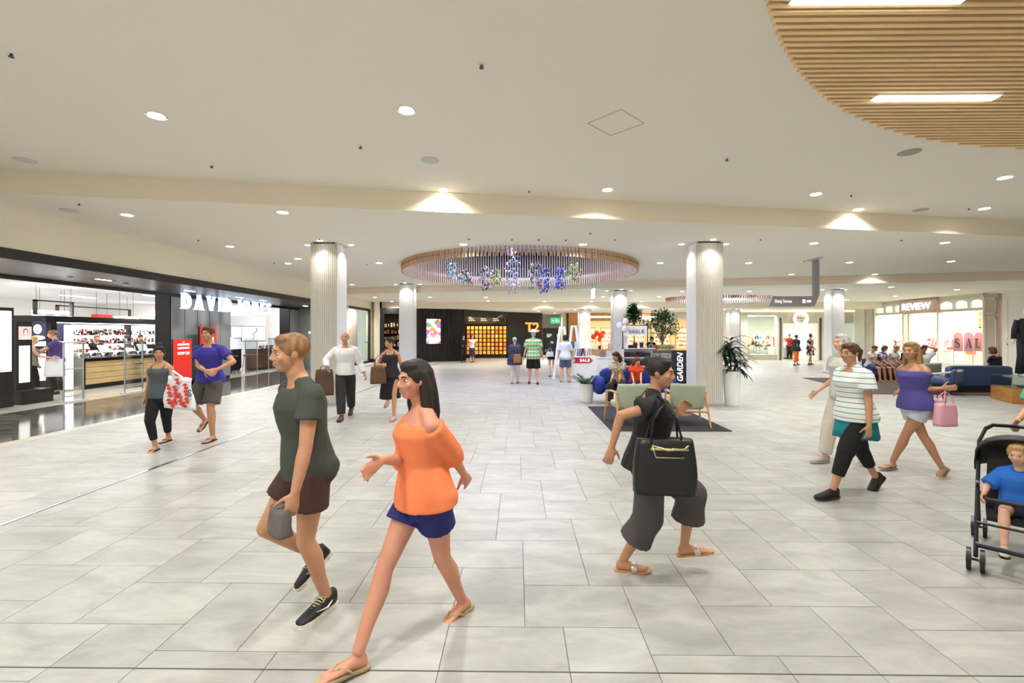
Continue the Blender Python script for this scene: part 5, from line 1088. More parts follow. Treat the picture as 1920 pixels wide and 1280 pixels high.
def tree(loc, pot, H0, H, Rr, n, lab, cat, seed, m=M_leaf):
    t = thing('potted_tree', lab, cat, loc); rr = random.Random(seed); b = MB(); b.lathe([(pot*.8,0),(pot,pot*1.4),(pot-.03,pot*1.4)], n=20); b.obj('pot', mat('pot_dark', (60,56,54), .6), t)
    bs, bl = MB(), MB(); bs.tube([(0,0,pot),(0.03,0,H0),( -.02,0,H*.9)], [.03,.024,.01], 8)
    for i in range(n):
        a = rr.uniform(0, 2*PI); e = rr.uniform(-.5, 1.4); r_ = Rr*rr.uniform(.35, 1); c = Vector((0, 0, (H0+H)/2)); p = c+Vector((r_*math.cos(a)*math.cos(e), r_*math.sin(a)*math.cos(e)*.8, (H-H0)/2*rr.uniform(.4,1)*math.sin(e)*1.0))
        if i % 12 == 0: bs.tube([(0,0,H0+.2*rr.random()), (p+c)/2, p], [.012,.008,.003], 5)
        for j in range(5): bl.leaf(p+Vector((rr.uniform(-.08,.08), rr.uniform(-.08,.08), rr.uniform(-.08,.08))), (rr.uniform(-1,1), rr.uniform(-1,1), rr.uniform(-.7,.7)), .12, .05, .6, 3)
    bl.obj('foliage', m, t); bs.obj('trunk', mat('bark', (150,130,108), .8), t); return t
tree((kx(1188,19.2), 19.2, 0), .22, 1.85, 2.98, .36, 230, 'dense round topped tree behind the kikki.K sign', 'tree', 1)
tree((kx(1242,19.3), 19.3, 0), .25, 1.15, 2.8, .85, 320, 'wide airy ficus tree with pale trunk behind the kiosk gift shelves', 'tree', 2, mat('ficus_leaf', (70,112,70), .45, var=.3, scale=5))
# ---- sale counter, easels, books
SX0, SX1, SYY = on_y(1062, 700, 16.1).x, on_y(1120, 700, 16.1).x, 16.1
t = thing('sale_counter', 'white counter block with red arrow reading SALE', 'counter', ((SX0+SX1)/2, SYY, 0)); W = SX1-SX0
b = MB(); b.box(-W/2, W/2, 0, .8, 0, .89); b.obj('block', M_white, t, bevel=.006)
a0, a1 = on_y(1075, 675, 16.05).x-t.location.x, on_y(1112, 675, 16.05).x-t.location.x; z0, z1 = zz0(680.5, 16.05), zz0(670, 16.05)
b = MB(); P = [(a0,z0),(a1-.1,z0),(a1,(z0+z1)/2),(a1-.1,z1),(a0,z1),(a0+.08,(z0+z1)/2)]; b.add([(x,-.012,z) for x,z in P]+[(x,-.002,z) for x,z in P], [(0,1,2,5),(2,3,4,5),(8,7,6,11),(10,9,8,11)]+[(i,6+i,6+(i+1)%6,(i+1)%6) for i in range(6)]); b.obj('red_arrow', mat('arrow_red', (190,30,44), .5), t)
m_, wd = text_mb('SALE', .1, .004, bold=.03, width=.34, space=1.2); m_.obj('lettering', lamp('sign_text_white', (255,255,255), .8), t, loc=(a0+.24, -.016, z0+.05))
bc = [(90,120,190),(210,220,120),(240,240,240),(150,130,200),(110,150,120),(60,60,80),(190,90,80),(230,220,240),(170,200,210),(220,190,120)]
for k, c in enumerate(bc):
    b = MB(); b.cbox((0,0,.14), (.05,.2,.28), M=Matrix.Rotation(.25*(1 if k%3 else -.5), 4, 'Y')); tag(b.obj('book', mat('book_%d' % k, c, .5), loc=(SX0+.22+.075*k, SYY+.3, .885)), 'upright book on the white sale counter, %s from the left' % ['first','second','third','fourth','fifth','sixth','seventh','eighth','ninth','tenth'][k], 'book', 'books on the sale counter')
for px, h_, zt, lab in ((1054,.5,612,'white A shaped easel left of the sale counter'), (1076,.5,610,'white A shaped easel standing behind the sale counter')):
    y = 17.15 if px < 1060 else 18.0; t = thing('easel', lab, 'easel', (on_y(px, 640, y).x, y, 0)); H = zz0(zt, y)
    for s in (-1, 1): b = MB(); b.tube([(s*.07, 0, H), (s*.33, -.12, 0)], [(.05,.015)]*2, 6); b.obj('front_leg', M_white, t); b = MB(); b.tube([(s*.07, .02, H), (s*.3, .35, 0)], [(.03,.015)]*2, 6); b.obj('rear_leg', M_white, t)
    for z in (.55, 1.1): hw = .07+.26*(1-z/H); b = MB(); b.box(-hw, hw, -.14, .12, z-.015, z+.01); b.obj('tray', M_white, t)
    b = MB(); b.box(-.07, .07, -.02, .03, H-.06, H); b.obj('top_cap', M_white, t)
for k, (px, z, c) in enumerate(((1073,1.11,(60,90,120)),(1080,1.11,(200,210,220)),(1072,.56,(80,110,160)))): b = MB(); b.cbox((0,0,.13), (.17,.03,.26), M=Matrix.Rotation(-.15, 4, 'X')); tag(b.obj('picture_book', mat('pb_%d' % k, c, .5), loc=(on_y(px, 640, 17.95).x, 17.95, z)), ['dark blue book on the easel tray behind the counter','pale book on the easel tray behind the counter','blue book on lower easel tray behind the counter'][k], 'book')
low_counter((on_y(1133, 700, 17.4).x, 17.5, 0), 0, .55, .5, .8, M_white, 'small white stand between sale counter and smooth column', 9, M_white)
for k in range(2): b = MB(); b.cbox((0,0,.12), (.2,.12,.24)); tag(b.obj('craft_box', mat('craft_%d' % k, ((140,120,110),(210,200,190))[k], .6), loc=(on_y(1130, 700, 17.4).x+.24*k, 17.45, .8), bevel=.01), ['brown print box on small white stand','pale box on small white stand'][k], 'box')
# hanging floral pieces in the ring
FL = [ramp_mat('bloom_%d' % i, c, 14, .6) for i, c in enumerate([[(60,110,80),(190,215,225),(120,150,200),(240,240,250)], [(120,90,170),(60,100,70),(220,150,190),(245,240,250)], [(70,110,80),(200,210,80),(120,150,90),(230,230,160)], [(190,170,200),(90,130,110),(240,200,220),(130,150,210)], [(40,60,170),(70,80,200),(50,110,90),(90,100,220)], [(180,30,50),(60,100,80),(200,215,230),(110,160,160)]])]
for i, (px, py, hpx, m, lab) in enumerate(((846,505,30,0,'pale blue and white hanging flower cluster, leftmost under the ring'),(872,518,24,5,'thin red hanging flower under the ring'),(912,520,44,1,'purple and pink hanging flower spray under the ring'),(927,518,26,2,'yellow green hanging spray beside the purple one'),(961,505,85,3,'tall central hanging flower cascade under the ring'),(1004,515,48,5,'red and white hanging bouquet right of the central cascade'),(1020,525,44,4,'deep blue hanging blossom spray'),(1050,520,40,4,'blue hanging iris at right under the ring'),(1073,510,36,2,'lime and lilac hanging spray, rightmost under the ring'))):
    y = 13.6+.5*math.sin(i*2.1); p = on_y(px, py, y); H = hpx/855*y; t = thing('hanging_flowers', lab, 'flowers', p); rr = random.Random(i+40); b = MB()
    for k in range(int(46+H*60)):
        z = rr.uniform(-.5, .5)*H; w_ = .17*(1-abs(z/H)*.9)+.05; q = Vector((rr.uniform(-w_, w_), rr.uniform(-w_, w_), z)); b.leaf(q, (rr.uniform(-1,1), rr.uniform(-1,1), rr.uniform(-1,.4)), rr.uniform(.06,.13), .05, .8, 3, rr.uniform(-1,1))
    for k in range(14): z = rr.uniform(-.45,.45)*H; b.ball((rr.uniform(-.13,.13), rr.uniform(-.13,.13), z), rr.uniform(.025,.05), 7, 5)
    b.obj('blossoms', FL[m], t); b = MB(); b.cyl((0,0,-.3*H), (0,0,4.99-p.z), .003, n=4); b.obj('wire', M_chrome, t)
# ================================================================ seating group on the right
b = MB(); b.prism([(9.9,12.9),(15.4,12.35),(17.2,17.2),(10.9,17.6)], 0, .012); tag(recenter(b.obj('rug', mat('rug_brown', (82,72,66), .95, bump=.4, scale=120)), (13, 15, 0)), 'large brown rug under the blue leather sofas at right', 'rug')
M_leather = mat('navy_leather', (52,74,120), .38, bump=.1, scale=60)
def high_sofa(loc, rz, W, lab, H=.76, m=M_leather):
    t = thing('sofa', lab, 'sofa', loc, rz)    # faces +y, back toward -y
    b = MB(); pillow(b, -W/2, W/2, -.42, -.22, .16, H, 8); b.obj('backrest', m, t, smooth=True)
    b = MB(); pillow(b, -W/2, W/2, -.25, .42, .18, .44, 7); b.obj('seat', m, t, smooth=True)
    b = MB(); b.box(-W/2+.1, W/2-.1, -.3, .35, 0, .19); b.obj('plinth', mat('plinth_brown', (60,48,40), .6), t); return t
SZ = 13.25; sx0, sx1 = on_y(1781, 700, SZ).x, on_y(1902, 700, SZ).x
high_sofa(((sx0+sx1)/2, SZ+.42, .012), 0, sx1-sx0, 'navy leather sofa with its back to the viewer, under the mannequins at right')
high_sofa((on_y(1672, 690, 16.8).x, 16.8, .012), PI, 2.6, 'blue bench sofa holding the row of seated people')
arm_chair((on_y(1738, 700, 14.6).x, 14.7, .012), -.1, 'sage armchair seen from behind, holding the man with hands behind his head')
t = thing('lounge_chair', 'navy lounge chair with pale curved arm at left end of the navy sofa', 'armchair', (on_y(1766, 700, 13.0).x, 13.05, .012), .5)
b = MB(); pillow(b, -.4, .4, -.35, .4, .26, .44, 5); b.obj('seat', M_leather, t, smooth=True); b = MB(); b.tube([(-.42,.35,.02),(-.44,.33,.5),(-.42,-.3,.62),(0,-.44,.66),(.42,-.3,.62),(.44,.33,.5),(.42,.35,.02)], [(.05,.03)]*7, 10); b.obj('arm_frame', mat('pale_ash', (200,200,196), .3), t, smooth=True)
b = MB(); pillow(b, -.38, .38, -.42, -.3, .3, .7, 5); b.obj('backrest', M_leather, t, smooth=True)
# glass and timber display case
t = thing('display_case', 'low timber plinth with glass top case holding dark shoes, at right edge', 'display case', (12.87, 11.34, 0), -.436)
M_pl = mat('honey_plinth', (178,124,62), .4, var=.15, scale=2, stretch=(1,1,6))
b = MB(); b.box(-.75, .9, -.5, .5, 0, .36); b.obj('timber_base', M_pl, t, bevel=.01)
b = MB(); b.box(-.75, .9, -.5, -.492, .36, .62); b.obj('glass_front', glass(), t); b = MB(); b.box(-.75, -.742, -.5, .5, .36, .62); b.obj('glass_side', glass(), t)
b = MB(); b.box(-.77, .92, -.52, .52, .62, .635); b.obj('glass_top', glass('green_glass', (205,232,222), .25), t)
for x in (-.738, -.1, .5, .888): b = MB(); b.box(x-.012, x+.012, -.5, -.48, .36, .62); b.obj('corner_post', M_chrome, t)
for k in range(3):
    for s in (0, 1):
        b = MB(); pillow(b, -.05, .05, -.14, .14, 0, .07, 3); b.ball((0,-.09,.05), (.04,.05,.045)); tag(b.obj('dark_shoe', M_blk, smooth=True, loc=(12.42+.36*k+.12*s, 11.35-.1*k, .362)), 'black shoe inside the low glass case, %s of %s pair' % (['left','right'][s], ['the first','the middle','the last'][k]), 'shoe', 'shoes in the glass case')
def suit(loc, rz, lab):
    t = thing('suited_mannequin', lab, 'mannequin', loc, rz); navy = mat('navy_suit', (20,22,38), .7)
    b = MB(); b.tube([(0,0,1.36),(0,0,1.52)], [.06,.05], 12); b.ball((0,.01,1.6),(.075,.09,.11)); 
    for s in (-1,1): b.tube([(s*.26,.02,.98),(s*.29,.02,.86),(s*.29,.03,.8)],[.026,.03,.016],8); b.tube([(s*.11,-.06,.035),(s*.11,.12,.03)],[.045,.035],8)
    b.obj('figure', mat('mannequin_white', (236,232,226), .35), t, smooth=True)
    e = lambda z,rx,ry,y=0: [(rx*math.cos(2*PI*i/18), y+ry*math.sin(2*PI*i/18), z) for i in range(18)]
    b = MB(); b.loft([e(.80,.19,.14),e(1.0,.165,.12),e(1.2,.185,.13),e(1.36,.2,.12),e(1.44,.12,.08)])
    for s in (-1,1): b.tube([(s*.17,0,1.39),(s*.235,-.01,1.16),(s*.27,.02,.93)],[.075,.06,.055],12)
    b.obj('jacket', navy, t, smooth=True)
    b = MB()
    for s in (-1,1): b.tube([(s*.09,0,.9),(s*.1,0,.5),(s*.115,0,.06)],[.105,.085,.11],14)
    b.obj('trousers', navy, t, smooth=True); b = MB(); b.add([(-.05,-.128,1.42),(.05,-.128,1.42),(0,-.142,1.2)],[(0,1,2)]); b.add([(-.05,.128,1.42),(.05,.128,1.42),(0,.142,1.2)],[(0,2,1)]); b.obj('shirt_front', mat('skin_pink', (220,170,150), .6), t); return t
suit((12.72, 11.55, .637), PI-.25, 'white mannequin in navy suit standing on the glass case, right edge')
# ================================================================ people
def fuse(mb, voxel, it=3):
    """grow one continuous surface from overlapping solids"""
    me = bpy.data.meshes.new('f'); me.from_pydata(mb.v, [], mb.f); me.update()
    bm = bmesh.new(); bm.from_mesh(me); bmesh.ops.recalc_face_normals(bm, faces=bm.faces); bm.to_mesh(me); bm.free()
    o = bpy.data.objects.new('f', me); COL.objects.link(o)
    r = o.modifiers.new('r', 'REMESH'); r.mode = 'VOXEL'; r.voxel_size = voxel; r.use_smooth_shade = True
    s = o.modifiers.new('s', 'SMOOTH'); s.factor = .5; s.iterations = it
    dg = bpy.context.evaluated_depsgraph_get(); m2 = bpy.data.meshes.new_from_object(o.evaluated_get(dg))
    bpy.data.objects.remove(o); bpy.data.meshes.remove(me)
    m2.polygons.foreach_set('use_smooth', [True]*len(m2.polygons)); return m2
def mobj(name, me, m, parent):
    me.name = name; me.materials.clear(); me.materials.append(m); o = bpy.data.objects.new(name, me); COL.objects.link(o); o.parent = parent; return o
def ik(a, b, l1, l2, pole):
    a, b, pole = Vector(a), Vector(b), Vector(pole); d = b-a; L = max(.05, min(d.length, (l1+l2)*.998)); d = d.normalized(); b2 = a+d*L
    x = (l1*l1-l2*l2+L*L)/(2*L); h = math.sqrt(max(0, l1*l1-x*x)); p = (pole-d*pole.dot(d)); p = p.normalized() if p.length > 1e-4 else Vector((0,1,0))
    return a+d*x+p*h, b2
SK = {'fair': (226,178,150), 'tan': (198,146,110), 'pale': (236,198,176), 'brown': (150,100,72), 'rosy': (214,150,122)}
HR = {'dark': (34,24,20), 'brown': (82,54,34), 'blond': (206,168,104), 'grey': (188,186,182), 'red': (110,48,28), 'sandy': (150,110,70)}
def hand(mb, w_, d, n, side, curl=.5, spread=.12, thumb=1.0):
    """palm and five separate fingers; d along the hand, n out of the palm, side = +1 where the thumb is along d x n"""
    w_, d, n = Vector(w_), Vector(d).normalized(), Vector(n); n = (n-d*n.dot(d)).normalized(); t = d.cross(n).normalized()*side
    def P(a, b_, c): return w_+d*a+t*b_+n*c
    rings = []
    for a, hw, ht in ((-.01,.024,.019),(.03,.034,.017),(.06,.041,.015),(.092,.041,.012)):
        rings.append([tuple(P(a, hw*math.cos(q), ht*math.sin(q))) for q in [2*PI*i/12 for i in range(12)]])
    mb.loft(rings)
    for i, (off, L) in enumerate(((.030,.070),(.010,.078),(-.011,.072),(-.030,.056))):
        p = P(.085, off, 0); a = 0; pts = [p]; dd = (d+t*(spread*off/.03)).normalized()
        for k, f in enumerate((.45,.30,.25)):
            a += curl*(.55,.75,.5)[k]; v = dd*math.cos(a)+n*math.sin(a); p = p+v*(L*f); pts.append(p)
        mb.tube(pts, [.0098,.0092,.0085,.0068], 8); mb.ball(pts[-1], .0068, 8, 6)
    p = P(.018, .028, .004); pts = [p]; 
    for k, (L, a) in enumerate(((.034,.9),(.03,.62),(.022,.42))):
        v = (d*math.cos(a)+t*math.sin(a)*thumb+n*(.35+.25*k)*curl).normalized(); p = p+v*L; pts.append(p)
    mb.tube(pts, [.014,.0115,.0105,.008], 8); mb.ball(pts[-1], .008, 8, 6)
def person(label, loc, rz, S=1.0, sex='f', skin='fair', hair='dark', style='long', pelvis=(0,0,.93), lean=2, twist=0, fL=(.1,.0,.085), fR=(-.1,0,.085), pL=0, pR=0, yL=0, yR=0,
           hL=None, hR=None, eL=(-.3,-1,0), eR=(.3,-1,0), hyaw=0, hpit=0, top=None, bottom=None, shoe='flat', shoec=(30,30,30), vox=.012, kL=(0,1,.1), kR=(0,1,.1), build=1.0, curl=.55, name='person', face=True, extra=None, hdL=None, hdR=None, child=False):
    """local +y is where the person faces, local -x is the right side. L is +x... (left side = -x mirrored below)"""
    root = thing(name, label, 'person', loc, rz); Z = Matrix.Scale(S, 4); up = Vector((0,0,1))
    Rl = Matrix.Rotation(-math.radians(lean), 3, 'X'); u = Rl @ up; fw = Rl @ Vector((0,1,0)); P = Vector(pelvis)
    Rt = Matrix.Rotation(math.radians(twist), 3, u); sr = Rt @ Vector((1,0,0)); sf = Rt @ fw; rx = Vector((1,0,0)); f = sex == 'f'
    sw = .158 if f else .185; skm = mat('skin_'+skin, SK[skin], .5, sub=.08, var=.06, scale=5); hc = mat('hair_'+hair, HR[hair], .6, var=.25, scale=14, stretch=(3,3,.6))
    SCn = P+u*.462; NB = P+u*.545
    if child: sw = .135
    prof = [(-.11,.12,.10,0),(-.04,.17,.125,-.01),(.04,.168,.12,-.005),(.13,.145,.105,0),(.21,.125 if f else .145,.092,0),(.31,.14 if f else .165,.105,.006),(.39,.155 if f else .18,.115 if f else .112,.016 if f else .005),(.45,.158 if f else .178,.092,0),(.495,.118,.074,-.008),(.54,.062,.055,-.008)]
    def tor(e=0, lo=-9, hi=9, ex=0, fl=0):
        rr_ = []
        for s, a, b_, o in prof:
            if lo <= s <= hi:
                k = s/.54 if s > 0 else 0; r_ = (rx*(1-k)+sr*k).normalized(); ff = u.cross(r_)*1; c = P+u*s+ff*o
                q = a*build+e+fl*max(0, (.2-s)); w2 = b_*build+e+ex+fl*max(0, (.2-s)); rr_.append([tuple(c+r_*(q*math.cos(2*PI*i/20))+ff*(w2*math.sin(2*PI*i/20))) for i in range(20)])
        return rr_
    hip = {1: P+rx*.09, -1: P-rx*.09}; sh = {1: SCn+sr*sw, -1: SCn-sr*sw}; ft = {1: Vector(fL), -1: Vector(fR)}
    kn, an = {}, {}
    for s, k in ((1, kL), (-1, kR)): kn[s], an[s] = ik(hip[s], ft[s], .435, .425, k)
    hd = {1: Vector(hL) if hL else sh[1]+Vector((.06,.06,-.53)), -1: Vector(hR) if hR else sh[-1]+Vector((-.06,.06,-.53))}
    el, wr = {}, {}
    for s, k in ((1, eL), (-1, eR)): el[s], wr[s] = ik(sh[s], hd[s], .285, .25, k)
    B = MB(Z); B.loft(tor())
    for s in (1, -1):
        B.ball(hip[s]+Vector((0,-.045,-.01)), (.088*build,.085*build,.09)); B.ball(sh[s]-u*.016, .051*(1 if not f else .84)*min(build,1.08)); B.tube([NB+u*.005-sf*.01, NB.lerp(sh[s],.5)+u*.004-sf*.008, sh[s]-u*.012], [.042,.046,.044], 10)
        a = hip[s]; k = kn[s]; B.tube([a-up*.0, a.lerp(k,.35), a.lerp(k,.75), k], [.086*build,.08*build,.062*build,.052], 14)
        e = an[s]; B.tube([k, k.lerp(e,.28)+Vector((0,-.012,0)), k.lerp(e,.65), e], [.052,.056*build,.042,.034], 12); B.ball(k, .053, 10, 8)
        w3 = .9 if f else 1.0; h_ = sh[s]; q = el[s]; B.tube([h_, h_.lerp(q,.4), q], [.052*w3*build,.047*w3*build,.038*w3], 12); B.ball(q, .039*w3, 10, 8)
        B.tube([q, q.lerp(wr[s],.3), wr[s]], [.038*w3,.039*w3,.025*w3], 12)
        d_ = (wr[s]-q).normalized(); hdir = {1: hdL, -1: hdR}[s]; 
        if hdir is not None: dd, nn = Vector(hdir[0]), Vector(hdir[1])
        else: dd = d_; nn = -rx*s
        hand(B, wr[s], dd, nn, (1 if dd.cross(nn).dot(sf) > 0 else -1), curl)
    # feet
    FT = {}
    for s, pt, yw in ((1, pL, yL), (-1, pR, yR)):
        M3 = Matrix.Rotation(math.radians(yw), 3, 'Z') @ Matrix.Rotation(math.radians(pt), 3, 'X'); FT[s] = M3; a = an[s]
        def Q(x, y, z, M3=M3, a=a): return a+M3@Vector((x, y, z-.085))
        sec = [(-.055,.022,.03,.03),(-.035,.03,.045,.045),(.02,.032,.04,.045),(.08,.04,.028,.032),(.13,.044,.018,.022),(.175,.036,.013,.016)]
        B.loft([[tuple(Q(w4*math.cos(2*PI*i/12), y, zc+hh*math.sin(2*PI*i/12))) for i in range(12)] for y, w4, hh, zc in sec])
        for i in range(5): B.tube([Q(s*(-.032+.016*i), .16, .015), Q(s*(-.034+.017*i), (.205,.2,.19,.178,.165)[i], .012)], [.011,.009] if i == 0 else [.009,.007], 6)
    # neck and head
    HM = Matrix.Rotation(math.radians(hyaw), 3, 'Z') @ Matrix.Rotation(-math.radians(hpit), 3, 'X'); hs = 1.0
    NT = NB+u*.045+sf*.014; HC = NT+HM@Vector((0,.02,.108))
    if child: hs = 1.25; HC = NT+HM@Vector((0,.02,.13))
    B.tube([NB-u*.05, NB+u*.01, NT, HC-HM@Vector((0,.02,.03))], [.07,.05 if f else .06,.045 if f else .055,.046], 12)
    def H(x, y, z): return HC+HM@(Vector((x, y, z))*hs)
    HM4 = HM.to_4x4()
    B.ball(H(0,-.012,.028), (.074*hs,.093*hs,.088*hs), 18, 12, HM4); B.ball(H(0,.022,-.02), (.062*hs,.068*hs,.078*hs), 16, 10, HM4)
    B.ball(H(0,.045,-.072), (.038*hs,.04*hs,.034*hs), 12, 8, HM4); B.ball(H(0,.012,-.06), (.052*hs,.058*hs,.042*hs), 12, 8, HM4)
    B.tube([H(0,.083,.022), H(0,.103,-.015), H(0,.108,-.028)], [.009*hs,.012*hs,.013*hs], 8); B.ball(H(0,.088,.028), (.045*hs,.008*hs,.01*hs), 10, 6, HM4)
    for s in (1, -1):
        B.ball(H(s*.074,-.005,.0), (.011*hs,.02*hs,.032*hs), 10, 8, HM4); B.ball(H(s*.016,.096,-.027), .009*hs, 8, 6); B.ball(H(s*.04,.066,-.02), (.022*hs,.02*hs,.022*hs), 8, 6, HM4)
    B.ball(H(0,.088,-.055), (.024*hs,.012*hs,.013*hs), 10, 6, HM4)
    body = mobj('body', fuse(B, vox, 4 if vox < .009 else 2), skm, root)
    if face and vox <= .0125:
        b = MB(Z); [b.ball(H(s*.031,.0735,.006), (.0115*hs,.0115*hs,.0062*hs), 10, 8, HM4) for s in (1,-1)]; b.k = 1; [b.ball(H(s*.031,.0795,.006), (.0062*hs,.0068*hs,.0060*hs), 8, 6, HM4) for s in (1,-1)]; b.obj('eyes', [mat('eye_white', (205,196,186), .4), mat('iris', (50,38,30), .2)], root, smooth=True)
        b = MB(Z); [b.tube([H(s*.016,.092,.027), H(s*.034,.09,.032), H(s*.052,.078,.026)], [.003,.0042,.002], 6) for s in (1,-1)]; b.obj('eyebrows', hc if hair != 'grey' else mat('brow_grey', (120,116,110), .8), root)
        b = MB(Z); b.tube([H(-.023,.086,-.053), H(-.01,.0945,-.0505), H(0,.095,-.052), H(.01,.0945,-.0505), H(.023,.086,-.053)], [.002,.0035,.003,.0035,.002], 6); b.tube([H(-.02,.086,-.0525), H(0,.0952,-.058), H(.02,.086,-.0525)], [.002,.0048,.002], 6); b.obj('lips', mat('lips', (176,96,86), .45), root)
    # hair
    b = MB(Z)
    if style != 'bald':
        b.ball(H(0,-.02,.038), (.083*hs,.098*hs,.088*hs), 18, 12, HM4); b.ball(H(0,.02,.085), (.068*hs,.062*hs,.035*hs), 14, 8, HM4)
        for s in (1,-1): b.ball(H(s*.062,.0,.03), (.022*hs,.045*hs,.05*hs), 10, 8, HM4)
    if style == 'bald': b.ball(H(0,-.035,.018), (.082*hs,.075*hs,.05*hs), 16, 10, HM4)
    if style == 'bun': b.ball(H(0,-.1,.075), .042*hs, 12, 8)
    if style == 'topbun': b.ball(H(0,-.03,.14), .045*hs, 12, 8)
    if style == 'pony': b.tube([H(0,-.1,.06), H(0,-.16,.02), H(0,-.15,-.1)], [.03,.034,.012], 10)
    if style == 'bob':
        for s in (1,-1): b.ball(H(s*.066,-.02,-.03), (.026*hs,.06*hs,.07*hs), 12, 8, HM4)
        b.ball(H(0,-.07,-.04), (.07*hs,.045*hs,.07*hs), 14, 8, HM4)
    if style == 'long':
        for s in (1,-1): b.tube([H(s*.058,-.02,.05), H(s*.068,-.035,-.05), H(s*.074,-.035,-.15), H(s*.066,-.03,-.25)], [.032,.038,.04,.022], 10)
        b.tube([H(0,-.06,.05), H(0,-.085,-.08), H(0,-.1,-.2), H(0,-.1,-.3)], [(.06,.075),(.055,.09),(.045,.09),(.02,.07)], 12, ref=(0,1,0))
    mobj('hair', fuse(b, max(vox*.9, .007), 3), hc, root)
    # clothing
    if top:
        tm, kind = top[0], top[1]; o = top[2] if len(top) > 2 else {}
        e = o.get('e', .014); b = MB(Z); hi = {'tank': .465, 'off': .466, 'tee': .51, 'shirt': .53, 'poncho': .51}.get(kind, .51)
        lo = o.get('lo', -.04); t_ = tor(e, lo, hi, .016, o.get('flare', 0)); b.loft(t_); sl = o.get('sleeve', {'tee': .55, 'shirt': 1.9, 'off': 1.5, 'tank': 0, 'poncho': 1.2}[kind])
        if lo < -.03 and kind != 'poncho':
            for s in (1,-1): b.ball(hip[s]+Vector((0,-.043,.012)), (.092*build+e,.092*build+e,.088), 14, 10)
        if 'hem' in o: # longer hem below the hips
            ff = rx.cross(up)*-1; c0 = P+u*lo; hm = Vector((c0.x, c0.y, P.z-o['hem'])); w5 = .18*build+e+o.get('flare', 0)*.5
            b.loft([[tuple(c0.lerp(hm, k)+Vector(((w5+.0*k)*math.cos(2*PI*i/20), (.135+e+.03*k+o.get('stride', 0)*k)*math.sin(2*PI*i/20), .06 if k == 0 else 0))) for i in range(20)] for k in (0,.5,1)])
        for s in (1,-1):
            er = e+.004
            if kind == 'tank': b.tube([sh[s]-sr*s*.07-u*.06+sf*.095, sh[s]-sr*s*.066-u*.005+sf*.072, sh[s]-sr*s*.062+u*.03+sf*.035, sh[s]-sr*s*.06+u*.042-sf*.01, sh[s]-sr*s*.066+u*.0-sf*.07, sh[s]-sr*s*.07-u*.06-sf*.085], [(.012,.02)]*6, 8)
            if kind != 'tank': 
                a = sh[s] if kind != 'off' else sh[s].lerp(el[s], .05)-u*.012
                if kind != 'off': b.ball(sh[s]-u*.008, (.050 if f else .055)*min(build,1.08)+er*.8, 12, 8); b.tube([NB-sf*.01-u*.012, NB.lerp(sh[s],.5)-sf*.008-u*.004, sh[s]-u*.002], [.040+e*.6,.044+e*.7,.044+e*.8], 10)
                q = a.lerp(el[s], min(1, sl)); b.tube([a-(el[s]-a).normalized()*.005, a.lerp(q,.5), q], [.047*build+er*.8,.048*build+er,.046*build+er+(.010 if sl < 1 else 0)], 14)
                if sl > 1: w6 = el[s].lerp(wr[s], sl-1); b.ball(el[s], .043+er, 10, 8); b.tube([el[s], el[s].lerp(w6,.4), w6], [.042+er,.042+er,.032+er], 12)
        mobj({'tank':'tank_top','off':'off_shoulder_top','tee':'tee_shirt','shirt':'shirt','poncho':'jacket'}[kind], fuse(b, max(vox, .009), 3), tm, root)
    if bottom:
        bm_, kind = bottom[0], bottom[1]; o = bottom[2] if len(bottom) > 2 else {}; e = o.get('e', .012); L = o.get('len', {'shorts': .75, 'trousers': 1.94, 'capri': 1.55, 'leggings': 1.75, 'skirt': 0, 'culottes': 1.45}[kind]); w7 = o.get('w', {'shorts': .03, 'trousers': .022, 'capri': .012, 'leggings': .008, 'culottes': .05, 'skirt': 0}[kind]); b = MB(Z)
        b.loft(tor(e, -.11, .16, .004))
        if kind == 'skirt':
            hz = P.z-o.get('drop', .45); c1 = (kn[1]+kn[-1])/2; b.loft([[tuple(Vector((c.x, c.y, z))+Vector((wx*math.cos(2*PI*i/22), wy*math.sin(2*PI*i/22), 0))) for i in range(22)] for c, z, wx, wy in ((P, P.z+.1, .15, .12), (P, P.z-.03, .19, .145), (P.lerp(c1,.6), (P.z+hz)/2, .2+o.get('fl',0)*.5, .17+o.get('st',0)*.5), (P.lerp(c1,1), hz, .2+o.get('fl',0), .17+o.get('st',0)))])
        else:
            for s in (1,-1):
                b.ball(hip[s]+Vector((0,-.04,-.01)), (.09*build+e,.09*build+e,.09), 12, 8); a, k, c = hip[s], kn[s], an[s]; l1 = min(1, L); q = a.lerp(k, l1); b.tube([a, a.lerp(q,.5), q], [.088*build+e,.08*build+e+w7*.4,(.056+.026*(1-l1))*build+e+w7], 16)
                if L > 1: q2 = k.lerp(c, L-1); b.ball(k, .057+e+w7, 14, 10); b.tube([k, k.lerp(q2,.45), q2], [.056+e+w7,.05+e+w7,.038+e+w7*(1.6 if kind == 'culottes' else 1)], 14)
        mobj({'shorts':'shorts','trousers':'trousers','capri':'leggings','leggings':'leggings','skirt':'skirt','culottes':'culottes'}[kind], fuse(b, max(vox, .009), 3), bm_, root)
